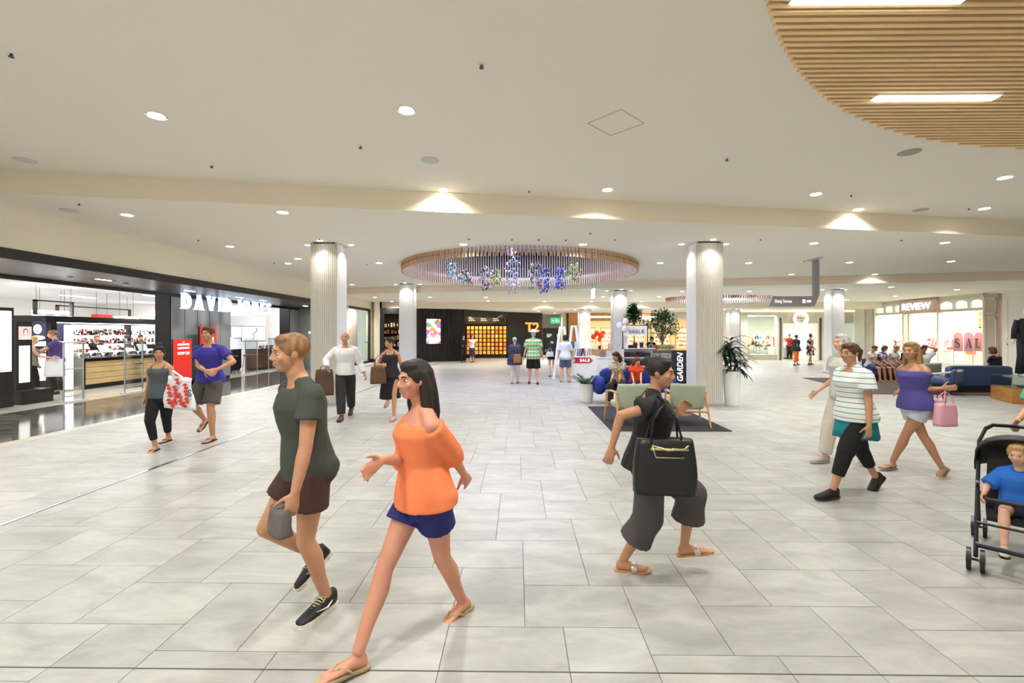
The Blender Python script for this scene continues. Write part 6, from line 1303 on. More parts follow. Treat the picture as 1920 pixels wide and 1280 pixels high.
    # shoes
    for s in (1,-1):
        M3 = FT[s]; a = an[s]; F4 = Z @ Matrix.Translation(a) @ M3.to_4x4() @ Matrix.Translation((0,0,-.085)); b = MB(F4)
        sole = [(.0,-.075),(.026,-.07),(.036,-.04),(.034,.03),(.046,.1),(.048,.15),(.03,.205),(0,.218)]; sole = sole+[(-x, y) for x, y in sole[::-1][1:-1]]
        if s*1 > 0: sole = [(-x, y) for x, y in sole]
        scm = mat('shoe_%d_%d_%d' % shoec, shoec, .55)
        if shoe == 'sneaker':
            b.loft([[tuple(Vector((w4*math.cos(2*PI*i/16), y, max(.012, zc+hh*math.sin(2*PI*i/16))))) for i in range(16)] for y, w4, hh, zc in ((-.072,.02,.04,.06),(-.055,.036,.055,.06),(-.01,.04,.058,.055),(.04,.041,.048,.05),(.09,.046,.036,.04),(.15,.046,.026,.03),(.2,.034,.018,.026),(.215,.014,.008,.022))])
            up_ = b.obj('shoe', scm, root, smooth=True); b = MB(F4); b.prism([(x*1.06, y*1.03) for x, y in sole], -.002, .024); b.obj('sole', mat('sole_white', (226,220,204), .6, var=.12, scale=20) if extra == 'whitesole' else M_blk, up_)
            if extra == 'whitesole':
                b = MB(F4); lace = [(-.022,.045),(.022,.06),(-.022,.075),(.022,.09),(-.022,.105)]
                for i in range(len(lace)): x, y = lace[i]; z = .098-.55*(y-.04); b.tube([(-.024, y, z-.006), (0, y+.006, z+.004), (.024, y, z-.006)], .0042, 6)
                b.tube([(0,.045,.1),(.03,.03,.1),(.035,.06,.085),(0,.05,.1),(-.03,.03,.1),(-.035,.06,.085)], .0035, 6); b.obj('laces', mat('lace_cream', (206,198,160), .8), up_)
                for sd in (-1, 1):
                    b = MB(F4); pts = [(.0,.064,.0),(.05,.05,.0),(.105,.078,.0)]; b.tube([(sd*.0425, -.01+.0, .066), (sd*.0445, .03, .044), (sd*.047, .06, .048), (sd*.0455, .115, .058)], [(.003,.002),(.003,.009),(.003,.006),(.002,.001)], 6); b.obj('swoosh_mark', M_white, up_)
        else:
            b.prism(sole, -.002, .012); so = b.obj('sandal', scm if shoe != 'slide' else mat('sandal_tan', (196,150,96), .6), root); b = MB(F4)
            if shoe == 'flipflop': b.tube([(.0,.15,.012),(.0,.135,.034),(.02,.1,.052),(.04,.05,.03),(.043,.03,.012)], .006, 6); b.tube([(.0,.135,.034),(-.02,.1,.052),(-.04,.05,.03),(-.043,.03,.012)], .006, 6)
            elif shoe == 'slide': b.tube([(-.046,.085,.005),(-.04,.08,.045),(0,.075,.064),(.04,.08,.045),(.046,.085,.005)], [(.004,.026)]*5, 8); b.tube([(-.01,.17,.01),(0,.16,.036),(.022,.15,.01)], .005, 6)
            else: b.loft([[tuple(Vector((w4*math.cos(2*PI*i/14), y, max(.01, zc+hh*math.sin(2*PI*i/14))))) for i in range(14)] for y, w4, hh, zc in ((-.065,.025,.035,.045),(-.03,.038,.045,.045),(.04,.039,.038,.04),(.1,.045,.028,.03),(.17,.04,.02,.024),(.21,.018,.008,.018))])
            b.obj('strap' if shoe != 'flat' else 'upper', scm if shoe != 'slide' else mat('strap_rose', (226,200,190), .3, .4), so, smooth=True)
    root['_'] = 0; del root['_']
    return root, dict(wr=wr, el=el, sh=sh, H=H, P=P, S=S, u=u, NT=NT, an=an, kn=kn, HM4=HM4, Z=Z, hs=hs)
def wpt(root, info, p):
    return Matrix.Translation(root.location) @ Matrix.Rotation(root.rotation_euler[2], 4, 'Z') @ (Vector(p)*info['S'])
def to_local(loc, rz, S, p): return (Matrix.Rotation(-rz, 3, 'Z') @ (Vector(p)-Vector(loc)))/S
def hd(hx, hy): return math.atan2(-hx, hy)
def cl(name, c, **k): return mat('cloth_'+name, c, .85, bump=.9, scale=9, stretch=(1,1,.55), var=.05, **k)
def fl(px, py): p = on_z(px, py); return p          # floor point under a sole
def who(label, loc, rz, S, F1=None, F2=None, H1=None, H2=None, **k):
    """F1/F2 soles and H1/H2 wrists given in the place; index 1 is the +x side of the figure"""
    loc = Vector((loc[0], loc[1], loc[2] if len(loc) > 2 else 0)); L = lambda p: to_local(loc, rz, S, p)
    if F1 is not None: a = L(F1); k['fL'] = (a.x, a.y, a.z+.085)
    if F2 is not None: a = L(F2); k['fR'] = (a.x, a.y, a.z+.085)
    if H1 is not None: k['hL'] = L(H1)
    if H2 is not None: k['hR'] = L(H2)
    return person(label, loc, rz, S, **k)
def loop_handle(pts, r=.004, n=6): b = MB(); b.tube(pts, r, n); return b
def bag_obj(name, label, cat, loc, rz, W, D, H, m, handle=.25, hm=None, soft=.85, tilt=0, sides=2, strap=False):
    t = thing(name, label, cat, loc, rz); t.rotation_euler[1] = tilt; b = MB(); rings = []
    for j in range(9):
        k = j/8; z = -H+H*k; w_ = W/2*(1-.12*k if soft < 1 else 1)*(1+.06*math.sin(PI*k)); d_ = D/2*(1-soft*.6*k)
        rings.append([(w_*math.copysign(abs(math.cos(a))**.45, math.cos(a)), d_*math.copysign(abs(math.sin(a))**.6, math.sin(a))*(1+.08*math.sin(5*a+j)), z) for a in [2*PI*i/24 for i in range(24)]])
    b.loft(rings); body = b.obj('bag_body', m, t, smooth=True)
    if handle:
        for s in ((-1, 1) if sides == 2 else (0,)):
            y = s*D/2*(1-soft*.6)*.9; b = MB(); b.tube([(-W*.24, y, -.03), (-W*.2, y*.7, handle*.55), (0, 0, handle), (W*.2, y*.7, handle*.55), (W*.24, y, -.03)], [(.006,.006) if not strap else (.004,.012)]*5, 8); b.obj('handle', hm or m, t, smooth=True)
    return t
# ---- 1 woman with the big white shopping bag, walking towards us
S = .885; c = fl(300, 842); loc = (on_y(302, 700, c.y).x, c.y, 0)
r1, i1 = who('woman in grey tank top and black leggings walking with a big white shopping bag', loc, PI+.05, S, F1=fl(291, 845), F2=fl(316, 832), pL=-8, pR=0, pelvis=(0,0,.90),
    H1=on_y(272, 748, c.y+.02), H2=on_y(322, 732, c.y-.22), sex='f', skin='tan', hair='dark', style='topbun', hyaw=28, hpit=3, top=(cl('slate', (78,88,92)), 'tank', {'lo': -.05}), bottom=(cl('black', (20,20,22)), 'leggings', {'e': .008}), shoe='flipflop', shoec=(24,22,22), vox=.0095, build=1.08, curl=.9)
bg = on_y(338, 712, c.y-.34)
t = thing('shopping_bag', 'big white plastic shopping bag with red zigzags, carried by the woman in tank top', 'bag', bg, PI-.1)
b = MB(); rings = []
for j in range(10):
    k = j/9; z = -.40+.44*k; w_ = .235-.05*k+.02*math.sin(6*k); rings.append([(w_*math.copysign(abs(math.cos(a))**.5, math.cos(a))+.02*math.sin(3*k), .05*(1-.5*k)*math.sin(a)*(1+.3*math.sin(4*a+3*j)), z+.02*math.cos(a)) for a in [2*PI*i/28 for i in range(28)]])
b.loft(rings); b.obj('bag_body', mat('plastic_white', (236,236,240), .35, bump=.4, scale=14), t, smooth=True)
b = MB(); b.tube([(.10,0,.02), (.12,0,.09), (.06,.05,.13), (-.02,.02,.06), (-.05,0,.02)], [(.02,.006)]*5, 8); b.obj('handle', mat('plastic_white', (236,236,240), .35), t)
b = MB()
def zig(x, z, s):
    P = [(0,0),(.05,.02),(.025,.045),(.065,.06),(.03,.09),(.0,.075),(.022,.05),(-.015,.035)]
    b.add([(x+q[0]*s, .062, z+q[1]*s) for q in P]+[(x+q[0]*s, .05, z+q[1]*s) for q in P], [(0,1,2,7),(2,3,6,7),(3,4,5,6)]+[(i,(i+1)%8,8+(i+1)%8,8+i) for i in range(8)])
for x, z in ((.13,-.34),(.12,-.24),(.14,-.14),(.04,-.34),(.03,-.25),(.04,-.16),(-.05,-.35),(-.03,-.26),(-.14,-.32),(-.13,-.22),(-.12,-.13),(.0,-.06),(-.10,-.38),(.08,-.38)): zig(x-.03, z, 1.0)
b.obj('red_zigzags', mat('zig_red', (222,60,44), .5), t)
m_, wd = text_mb('S', .09, .004, bold=.03, M=Matrix.Rotation(PI, 4, 'Z')); m_.obj('teal_letter', mat('teal_ink', (30,130,120), .5), t, loc=(-.155, .045, -.22))
# ---- 2 man in blue tee
S = 1.045; c = fl(398, 826); loc = (on_y(394, 700, c.y+.12).x, c.y+.12, 0)
who('man in royal blue tee shirt and grey shorts walking with hands joined at his belly', loc, PI-.02, S, F1=on_y(383, 795, c.y+.42), F2=fl(399, 826), pL=-32, H1=on_y(384, 694, c.y-.16), H2=on_y(408, 692, c.y-.14), hdL=((-.8,.25,-.3), (0,-1,-.2)), hdR=((.8,.25,-.25), (0,-1,-.2)),
    eL=(1,-.6,-.2), eR=(-1,-.6,-.2), sex='m', skin='tan', hair='brown', style='short', hyaw=4, top=(cl('royal', (56,50,150)), 'tee', {'lo': -.09, 'e': .016, 'flare': .02, 'sleeve': .6}), bottom=(cl('shorts_grey', (88,82,78)), 'shorts', {'len': .86, 'w': .045}), shoe='flipflop', shoec=(30,26,26), vox=.0095, curl=.5, pelvis=(0,0,.92), build=1.08)
# ---- 3 man with black sneaker, nearest at left, in profile
S = .985; rz = hd(-.72, -.69); hip_p = on_y(578, 880, 2.72); loc = (hip_p.x, hip_p.y, 0); sole = fl(612, 1142)
r3, i3 = who('young man in dark green tee striding past closest to the viewer in a black sneaker', loc, rz, S, F2=(sole.x, sole.y, 0), F1=on_y(592, 1062, 2.98), yR=22, pL=-38, kL=(.0,1,.2), pelvis=(0,0,.915), lean=6,
    H2=on_y(553, 925, 2.42), H1=on_y(560, 900, 3.0), eR=(0,-1,-.3), eL=(0,-1,-.3), sex='m', skin='tan', hair='sandy', style='short', hyaw=-4, hpit=4, top=(cl('bottle_grey', (66,70,62)), 'tee', {'lo': -.06, 'e': .018, 'sleeve': .5}),
    bottom=(cl('brown_shorts', (72,48,42)), 'shorts', {'len': .52, 'w': .03}), shoe='sneaker', shoec=(24,23,25), extra='whitesole', vox=.0075, curl=1.0)
w_ = wpt(r3, i3, i3['wr'][-1]); bag_obj('rolled_cap', 'grey cloth cap held low in the hand of the man with the black sneaker', 'cap', w_+Vector((-.07,-.02,-.07)), rz, .20, .09, .13, cl('cap_grey', (104,98,94)), 0, soft=.4)
# ---- 4 woman in the orange top
S = .93; rz = hd(-.70, -.71); hp = on_y(796, 900, 2.52); loc = (hp.x, hp.y, 0)
who('woman in bright orange off shoulder top and navy shorts striding in flip flops', loc, rz, S, F1=fl(668, 1262), F2=fl(866, 1148), pL=6, pR=-12, yL=-6, pelvis=(0,0,.86), lean=3,
    H2=on_y(880, 905, 2.75), H1=on_y(716, 862, 2.28), hdL=((-.1,.9,-.4), (-1,0,0)), eL=(.2,-.6,-.8), eR=(-.3,-.6,-.6), twist=-14, sex='f', skin='rosy', hair='dark', style='long', hyaw=0, hpit=3, top=(cl('neon_orange', (255,136,84)), 'off', {'lo': -.10, 'e': .022, 'flare': .08, 'sleeve': 1.3}),
    bottom=(cl('navy_shorts', (34,38,104)), 'shorts', {'len': .42, 'w': .03}), shoe='flipflop', shoec=(176,160,120), vox=.0075, curl=.45)
# ---- 5 man in white shirt
S = 1.0; c = fl(642, 788); loc = (on_y(648, 700, c.y+.25).x, c.y+.25, 0)
r5, i5 = who('grey haired man in white shirt and dark trousers walking with a brown bag', loc, PI+.12, S, F1=fl(640, 788), F2=fl(659, 776), pR=-28, H1=on_y(614, 690, c.y-.05), H2=on_y(683, 700, c.y+.25), eL=(1,-.5,-.3), sex='m', skin='tan', hair='grey', style='bald', hyaw=2,
    top=(cl('white_shirt', (232,230,234)), 'shirt', {'e': .02}), bottom=(cl('dark_trousers', (44,44,44)), 'trousers', {'w': .03}), shoe='sneaker', shoec=(92,58,40), vox=.0105, build=1.05, pelvis=(0,0,.915))
bag_obj('carry_bag', 'dark brown paper carry bag held up by the man in the white shirt', 'bag', wpt(r5, i5, i5['wr'][1])+Vector((-.04,-.05,-.02)), .4, .34, .14, .50, cl('bag_brown', (86,66,50)), .08)
# ---- 6 woman in black
S = .93; c = fl(738, 787); loc = (on_y(733, 700, c.y+.15).x, c.y+.15, 0)
r6, i6 = who('dark haired woman in black sleeveless top and knee length black skirt', loc, PI-.08, S, F1=fl(727, 772), F2=fl(739, 788), pL=-25, H1=on_y(716, 684, c.y-.1), H2=on_y(760, 708, c.y+.15), eL=(1,-.6,-.5), sex='f', skin='tan', hair='dark', style='bun', hyaw=-42, hpit=0,
    top=(cl('black_top', (40,40,44)), 'tank', {'lo': -.10, 'flare': .1, 'e': .016}), bottom=(cl('black', (20,20,22)), 'skirt', {'drop': .50, 'st': .12, 'fl': .02}), shoe='flat', shoec=(200,150,130), vox=.0105)
bag_obj('shoulder_bag', 'brown leather shoulder bag at the side of the woman in black', 'bag', wpt(r6, i6, i6['wr'][1])+Vector((-.06,-.03,-.02)), .5, .30, .14, .34, mat('leather_brown', (96,62,40), .45), .22)
# ---- 7, 8 tea shop staff
for px, lab, top, bot, gap in ((869, 'shop worker in black jacket over white standing by the tea boxes', (cl('black', (20,20,22)), 'shirt', {}), (cl('black', (20,20,22)), 'trousers', {}), 0), (885, 'shop worker in white tee and dark skirt walking by the tea boxes', (cl('white_shirt', (232,230,234)), 'tee', {}), (cl('navy_skirt', (40,44,60)), 'skirt', {'drop': .55}), .12)):
    c = fl(px, 679); who(lab, (c.x, c.y, 0), PI+.3, .93, hL=(.1,.28,1.05), hR=(-.1,.26,1.02), fL=(.1,gap,.085), fR=(-.1,-gap,.085), sex='f', skin='fair', hair='dark', style='long', hpit=8, top=top, bottom=bot, shoec=(24,22,22), vox=.018, face=False)
# ---- 9 elderly woman from behind
c = fl(965, 719); r9, i9 = who('white haired woman in navy jacket and pale trousers seen from behind', (c.x, c.y, 0), .05, .90, fL=(.12,.05,.085), fR=(-.1,-.1,.085), hL=(.2,.2,.95), hR=(-.2,.15,.95), sex='f', skin='fair', hair='grey', style='short', top=(cl('navy_jacket', (52,56,84)), 'poncho', {'e': .045, 'hem': .22, 'flare': .08}), bottom=(cl('pale_trousers', (222,214,220)), 'trousers', {'len': 1.6, 'w': .012}), shoec=(150,110,90), vox=.013, build=1.12)
bag_obj('shoulder_bag', 'tan triangular shoulder bag on the back of the woman in navy jacket', 'bag', wpt(r9, i9, (.09,-.2,1.12)), .1, .26, .08, .30, mat('leather_tan', (150,108,60), .5), .26, soft=.9)
# ---- 10 man in hat
c = fl(1000, 720); r10, i10 = who('man in white hat, green and yellow checked shirt and black shorts, seen from behind', (c.x, c.y, 0), -.05, 1.03, fL=(.14,-.06,.085), fR=(-.14,.1,.085), hL=(.3,.12,.9), hR=(-.32,.05,.86), sex='m', skin='fair', hair='grey', style='short', top=(stripe_mat('check_shirt', (120,176,120), (236,222,120), .12, .45, 'Z', c3=(90,160,180), axis2='X', period2=.1), 'tee', {'lo': -.14, 'e': .035, 'flare': .08, 'sleeve': .7}), bottom=(cl('black', (20,20,22)), 'shorts', {'len': .95, 'w': .05}), shoec=(70,66,64), vox=.0125, build=1.15)
b = MB(i10['Z']@Matrix.Translation(i10['H'](0,-.01,.07))); b.lathe([(.082,.0),(.15,-.005),(.155,.004),(.09,.012),(.084,.075),(.06,.095),(.0,.09)], n=24, cap=False); b.obj('straw_hat', mat('hat_straw', (226,218,206), .8), r10, smooth=True); b = MB(i10['Z']@Matrix.Translation(i10['H'](0,-.01,.07))); b.lathe([(.088,.012),(.087,.036)], n=24, cap=False); b.obj('hat_band', M_blk, r10)
# ---- 11, 12 two more from behind
c = fl(1035, 706); r11, i11 = who('person with dark hair, black top and dark shorts near the easels', (c.x, c.y, 0), .3, .92, fL=(.12,.0,.085), fR=(-.1,-.06,.085), hL=(.15,.3,1.1), hR=(-.14,.28,1.1), sex='f', skin='fair', hair='dark', style='bob', hyaw=-30, top=(cl('black_top', (40,40,44)), 'shirt', {'lo': 0}), bottom=(cl('black', (20,20,22)), 'shorts', {'len': .42}), shoec=(150,110,110), vox=.014)
bag_obj('white_bag', 'white patterned bag at the hip of the person in black by the easels', 'bag', wpt(r11, i11, (-.16,-.16,1.08)), .2, .30, .12, .20, mat('bag_white_print', (214,206,212), .6, var=.35, scale=25), .14)
c = fl(1060, 716); who('woman in white tee and slate blue shorts seen from behind at the sale counter', (c.x, c.y, 0), -.05, .95, fL=(.14,.02,.085), fR=(-.14,.0,.085), hL=(.28,.12,.88), hR=(-.28,.1,.86), sex='f', skin='fair', hair='dark', style='bob', hyaw=10, top=(cl('pale_tee', (218,224,236)), 'tee', {'lo': -.12, 'e': .024, 'flare': .03, 'sleeve': .8}), bottom=(cl('slate_shorts', (92,96,124)), 'shorts', {'len': .88, 'w': .035}), shoe='flipflop', shoec=(60,50,50), vox=.013, build=1.15)
# ---- 13 woman with the black handbag
S = .905; rz = hd(1, -.12); hp = on_y(1216, 880, 3.18); loc = (hp.x, hp.y, 0)
r13, i13 = who('woman in black top and wide charcoal culottes striding right with a big black handbag', loc, rz, S, F1=fl(1168, 1069), F2=on_y(1283, 1040, 3.30), pR=10, pL=2, yL=0, pelvis=(0,0,.885), lean=4, H1=on_y(1147, 838, 3.02), H2=on_y(1268, 775, 3.30), hdL=((0,-.25,-1),(-1,0,0)), eL=(.3,-1,-.3), eR=(0,-.6,-1), sex='f', skin='tan', hair='dark', style='bun', hyaw=-22, hpit=6,
    top=(cl('black_blouse', (34,32,34)), 'tee', {'lo': -.10, 'e': .03, 'flare': .12, 'sleeve': .5}), bottom=(cl('charcoal_culottes', (78,72,74)), 'culottes', {'len': 1.5, 'w': .05}), shoe='slide', shoec=(196,150,96), vox=.0082, curl=.7)
hb = on_y(1246, 822, 2.90)
t = bag_obj('handbag', 'large structured black handbag with pale metal clasp at the hip of the striding woman', 'bag', hb, -.08, .39, .15, .34, mat('black_leather', (22,22,24), .4), .22, soft=.5)
b = MB(); b.box(-.10, .13, -.068, -.055, -.06, -.045); b.tube([(-.09,-.06,-.03), (.0,-.075,-.055), (.1,-.07,-.05), (.13,-.06,-.03)], .007, 8); b.tube([(-.09,-.06,-.03), (-.07,-.075,-.10), (.1,-.08,-.10)], .005, 8); b.obj('metal_clasp', mat('pale_brass', (214,208,160), .25, .9), t, smooth=True)
q = Matrix.Rotation(.08, 3, 'Z') @ (wpt(r13, i13, i13['sh'][1]+Vector((.02,0,.075)))-hb); b = MB(); b.tube([(-.12,.03,-.02), (q.x*.5-.05,q.y*.45,q.z*.55), (q.x-.02,q.y-.05,q.z*.9), (q.x,q.y+.02,q.z), (q.x+.03,q.y-.04,q.z*.9), (q.x*.5+.09,q.y*.45,q.z*.5), (.12,.03,-.02)], [(.004,.012)]*7, 8); b.obj('shoulder_strap', mat('black_leather', (22,22,24), .4), t)
# ---- 14, 15 seated on the blue sofa
def seated(label, x, y, seat, rz, S, **k):
    d = dict(pelvis=(0,-.06,.53), fL=(.12,.40,.085), fR=(-.12,.42,.085), hL=(.1,.34,.66), hR=(-.1,.34,.66), kL=(.05,.4,1), kR=(-.05,.4,1), lean=8); d.update(k); d['pelvis'] = (d['pelvis'][0], d['pelvis'][1], seat/S+.09)
    return person(label, Vector((x, y, 0)), rz, S, **d)
c = on_y(1159, 700, 11.0); seated('woman with long dark hair and floral blouse seated on the blue sofa', c.x, 11.08, .44, PI-.35, .93, sex='f', skin='tan', hair='dark', style='long', hyaw=-30, hpit=22, top=(ramp_mat('floral_blouse', [(196,186,168),(120,100,84),(222,214,198),(150,140,120)], 60, .8), 'tee', {'e': .03}), bottom=(cl('dark_trousers', (44,44,44)), 'trousers', {}), shoec=(60,50,50), vox=.0115)
c = on_y(1192, 700, 11.0); seated('child with red brown hair and orange red top seated on the blue sofa', c.x, 11.0, .44, PI-.1, .80, sex='f', skin='fair', hair='red', style='long', hyaw=30, hpit=30, top=(cl('vermilion', (224,72,34)), 'tee', {'e': .03}), bottom=(cl('navy_shorts', (34,38,104)), 'shorts', {}), shoec=(60,50,50), vox=.0115, fL=(.1,.42,.18), fR=(-.1,.42,.18))
# ---- 16 striped woman, 17 companion behind
S = .935; rz = hd(-1, -.12); hp = on_y(1603, 800, 4.80); loc = (hp.x, hp.y, 0)
who('woman in white tee with thin teal stripes, teal shorts and black leggings walking left', loc, rz, S, F2=fl(1560, 936), F1=fl(1646, 918), pL=-48, yR=4, pelvis=(0,0,.90), lean=3, H2=on_y(1630, 800, 4.55), H1=on_y(1575, 790, 5.05), hdR=((0,.05,-1),(1,0,0)), eR=(0,-1,0), eL=(0,-.6,-.8), sex='f', skin='tan', hair='brown', style='pony', hyaw=12, hpit=2,
    top=(stripe_mat('teal_stripes', (238,238,236), (70,150,150), .052, .16), 'tee', {'lo': -.10, 'e': .03, 'flare': .05, 'sleeve': .55}), bottom=(cl('black', (20,20,22)), 'capri', {'len': 1.6}), shoe='sneaker', shoec=(22,22,24), vox=.0085, build=1.12, curl=.6)
ROOT = bpy.data.objects[[o.name for o in bpy.data.objects if o.get('label', '').startswith('woman in white tee with thin teal')][0]]
b = MB(Matrix.Scale(S, 4)); b.loft([[((.205+.01*k)*math.cos(2*PI*i/22), (.165+.055*k)*math.sin(2*PI*i/22)-.01, .90-.23*k+.012*math.sin(5*2*PI*i/22)) for i in range(22)] for k in (0,.33,.66,1)]); b.obj('teal_shorts', cl('teal', (0,128,134)), ROOT, smooth=True)
hp = on_y(1584, 760, 6.0); who('grey haired companion in pale grey clothes half hidden behind the striped woman', (hp.x, hp.y, 0), hd(-1,-.2), .97, fL=(.1,.22,.085), fR=(-.1,-.2,.085), pR=-20, hL=(.24,.2,.95), hR=(-.22,.25,1.0), sex='f', skin='fair', hair='grey', style='bob', top=(cl('pale_grey', (206,204,196)), 'tee', {'e': .03}), bottom=(cl('beige_trousers', (206,198,184)), 'trousers', {'w': .03}), shoec=(180,170,160), vox=.011)
# ---- 18 woman in purple with pink bag
S = .935; rz = hd(-1, -.25); hp = on_y(1716, 760, 5.55); loc = (hp.x, hp.y, 0)
r18, i18 = who('blonde woman in purple top and white denim shorts walking left with a pink bag', loc, rz, S, F2=fl(1672, 880), F1=on_z(1768, 892), pL=-38, pR=4, pelvis=(0,0,.895), lean=4, H1=on_y(1690, 730, 5.9), H2=on_y(1766, 728, 5.35), eR=(0,-.3,-1), eL=(0,-.8,-.8), sex='f', skin='tan', hair='sandy', style='long', hyaw=8,
    top=(cl('violet', (84,76,150)), 'off', {'lo': -.04, 'e': .022, 'flare': .08, 'sleeve': .6}), bottom=(cl('washed_denim', (206,212,222)), 'shorts', {'len': .42, 'w': .03}), shoe='flipflop', shoec=(150,130,116), vox=.0088)
bag_obj('shopping_bag', 'pink and white paper shopping bag carried by the woman in purple', 'bag', wpt(r18, i18, i18['wr'][-1])+Vector((.02,-.02,-.17)), .1, .24, .12, .26, mat('bag_pink', (232,170,184), .6), .14, soft=.2)
bag_obj('shopping_bag', 'small white shopping bag with crimson band beside the pink one', 'bag', wpt(r18, i18, i18['wr'][-1])+Vector((.04,.13,-.14)), .1, .30, .10, .24, mat('bag_crimson_white', (222,214,216), .6), .12, mat('crimson', (190,30,70), .5), soft=.2)
# ---- 19, 20 stroller, child, pusher
st = fl(1905, 1010); st = Vector((3.80, 3.50, 0)); rz = hd(-.72, -.69)
t = thing('stroller', 'black folding stroller with hood pushed in at the right edge', 'stroller', st, rz)
M_str = mat('stroller_black', (26,26,30), .55); M_fr = mat('stroller_frame', (52,52,56), .35, .6)
for s in (-1, 1):
    b = MB(); b.tube([(s*.22,.50,.10), (s*.22,.28,.33), (s*.22,-.30,.80), (s*.18,-.44,.90)], .013, 10); b.obj('side_frame', M_fr, t)
    b = MB(); b.tube([(s*.22,-.32,.10), (s*.22,.1,.55)], .012, 8); b.obj('rear_strut', M_fr, t)
    b = MB(); b.tube([(s*.18,-.43,.895), (s*.14,-.49,.92), (0,-.51,.925)], .016, 10); b.obj('handle_grip', M_blk, t)
    for y in (.50, -.32):
        for d in (-.035, .035):
            w2 = MB(); x = s*.22+d; w2.cyl((x-.012,y,.078), (x+.012,y,.078), .078, n=20); w2.k = 1; w2.cyl((x-.015,y,.078), (x+.015,y,.078), .03, n=12); w2.obj('wheel', [M_blk, mat('hub_grey', (110,110,112), .4)], t)
        b = MB(); b.cyl((s*.22-.03,y,.078), (s*.22+.03,y,.078), .01, n=8); b.obj('axle', M_fr, t)
b = MB(); b.tube([(-.22,.33,.30), (.22,.33,.30)], .01, 8); b.tube([(-.22,.44,.17), (.22,.44,.17)], .02, 8); b.obj('footrest_bar', M_fr, t)
b = MB(); b.loft([[(-.17,.16,.28),(.17,.16,.28),(.17,.16,.31),(-.17,.16,.31)], [(-.18,-.12,.29),(.18,-.12,.29),(.18,-.12,.32),(-.18,-.12,.32)], [(-.17,-.32,.76),(.17,-.32,.76),(.17,-.29,.78),(-.17,-.29,.78)]]); b.obj('seat', M_str, t, smooth=False)
b = MB(); n = 12
for j in range(3):
    a0, a1 = math.radians(75-48*j*1.0), math.radians(75-48*(j+1))
rings = []
for j in range(10):
    a = math.radians(172-100*j/9); rings.append([(.235*math.cos(PI*i/12), -.16+(.33*math.cos(a))*(.25+.75*math.sin(PI*i/12)**.6), .56+(.33*math.sin(a))*(.25+.75*math.sin(PI*i/12)**.6)) for i in range(13)])
vs = [p for r_ in rings for p in r_]; fs = [(k*13+i, k*13+i+1, (k+1)*13+i+1, (k+1)*13+i) for k in range(9) for i in range(12)]
b.add(vs, fs); o = b.obj('hood', M_str, t, smooth=True); sm = o.modifiers.new('solid', 'SOLIDIFY'); sm.thickness = .012
b = MB(); b.tube([(-.2,-.02,.44), (-.17,.17,.44), (.17,.17,.44), (.2,-.02,.44)], .016, 8); b.obj('bumper_bar', M_str, t)
ch = st+Matrix.Rotation(rz, 3, 'Z')@Vector((0,-.06,0))
person('small blond child in bright blue tee and navy shorts sitting in the stroller', Vector((ch.x, ch.y, 0)), rz, .60, sex='m', skin='fair', hair='blond', style='short', pelvis=(0,-.05,.56), lean=-8, fL=(.13,.56,.24), fR=(-.11,.58,.24), pL=4, pR=4, hL=(.32,.26,.74), hR=(-.34,.30,.72), kL=(.1,.6,.8), kR=(-.1,.6,.8),
    eL=(.6,-.4,-.6), eR=(-.6,-.4,-.6), child=True, hyaw=-12, hpit=8, top=(cl('bright_blue', (40,112,206)), 'tee', {'e': .03, 'sleeve': .9}), bottom=(cl('dark_navy', (28,30,52)), 'shorts', {'len': .55, 'w': .03}), shoe='sneaker', shoec=(226,220,196), vox=.0082, build=1.04, curl=.9)
pu = Vector((4.62, 3.86, 0)); G = lambda x: st+Matrix.Rotation(rz, 3, 'Z')@Vector(x)
who('person in mint green tee pushing the stroller, mostly cut off by the right edge', (pu.x, pu.y, 0), rz, .95, F1=pu+Vector((-.17,-.05,0)), F2=pu+Vector((.16,.20,0)), pR=-22, H1=on_y(1906, 790, 3.93), H2=G((-.14,-.56,.93)), sex='f', skin='tan', hair='brown', style='long', hpit=10, top=(cl('mint', (60,190,152)), 'tee', {'e': .03, 'sleeve': .8}), bottom=(cl('denim_blue', (70,84,120)), 'trousers', {}), shoe='sneaker', shoec=(220,220,220), vox=.0085, build=1.1, curl=1.4)
# ---- 21, 22 walkers by the cream shop; shop staff
c = fl(1492, 685); who('person in black top and orange trousers walking right past the cream shop', (c.x, c.y, 0), hd(.95,.3), .93, fL=(.1,-.2,.085), fR=(-.1,.25,.085), pL=-20, hL=(.22,.1,.95), hR=(-.2,.2,1.0), sex='f', skin='tan', hair='brown', style='short', top=(cl('black_top', (40,40,44)), 'tee', {'lo': -.14, 'e': .05, 'flare': .2}), bottom=(cl('orange', (238,110,24)), 'trousers', {'len': 1.7, 'w': .04}), shoec=(90,60,50), vox=.018, face=False, build=1.1)
c = fl(1519, 684); who('woman in strapless black and white patterned dress walking past the cream shop', (c.x, c.y, 0), hd(.95,.3), .95, fL=(.1,-.2,.085), fR=(-.1,.2,.085), pL=-20, hL=(.26,.02,.95), hR=(-.24,.2,1.0), sex='f', skin='tan', hair='brown', style='topbun', top=(ramp_mat('mono_print', [(24,24,30),(224,214,210),(40,36,44),(160,90,90)], 7, .8), 'off', {'e': .02, 'sleeve': .02}), bottom=(_m["mono_print"], 'skirt', {'drop': .38}), shoec=(90,60,50), vox=.018, face=False)
c = on_y(1480, 640, FY+1.2); person('shop assistant in red and black inside the cream shop doorway', Vector((c.x, c.y, 0)), PI*.9, .95, hL=(.3,.3,1.15), hR=(-.2,.2,1.0), sex='f', skin='tan', hair='dark', style='bun', top=(cl('red_tee', (180,50,40)), 'tee', {}), bottom=(cl('black', (20,20,22)), 'trousers', {}), shoec=(30,30,30), vox=.018, face=False)
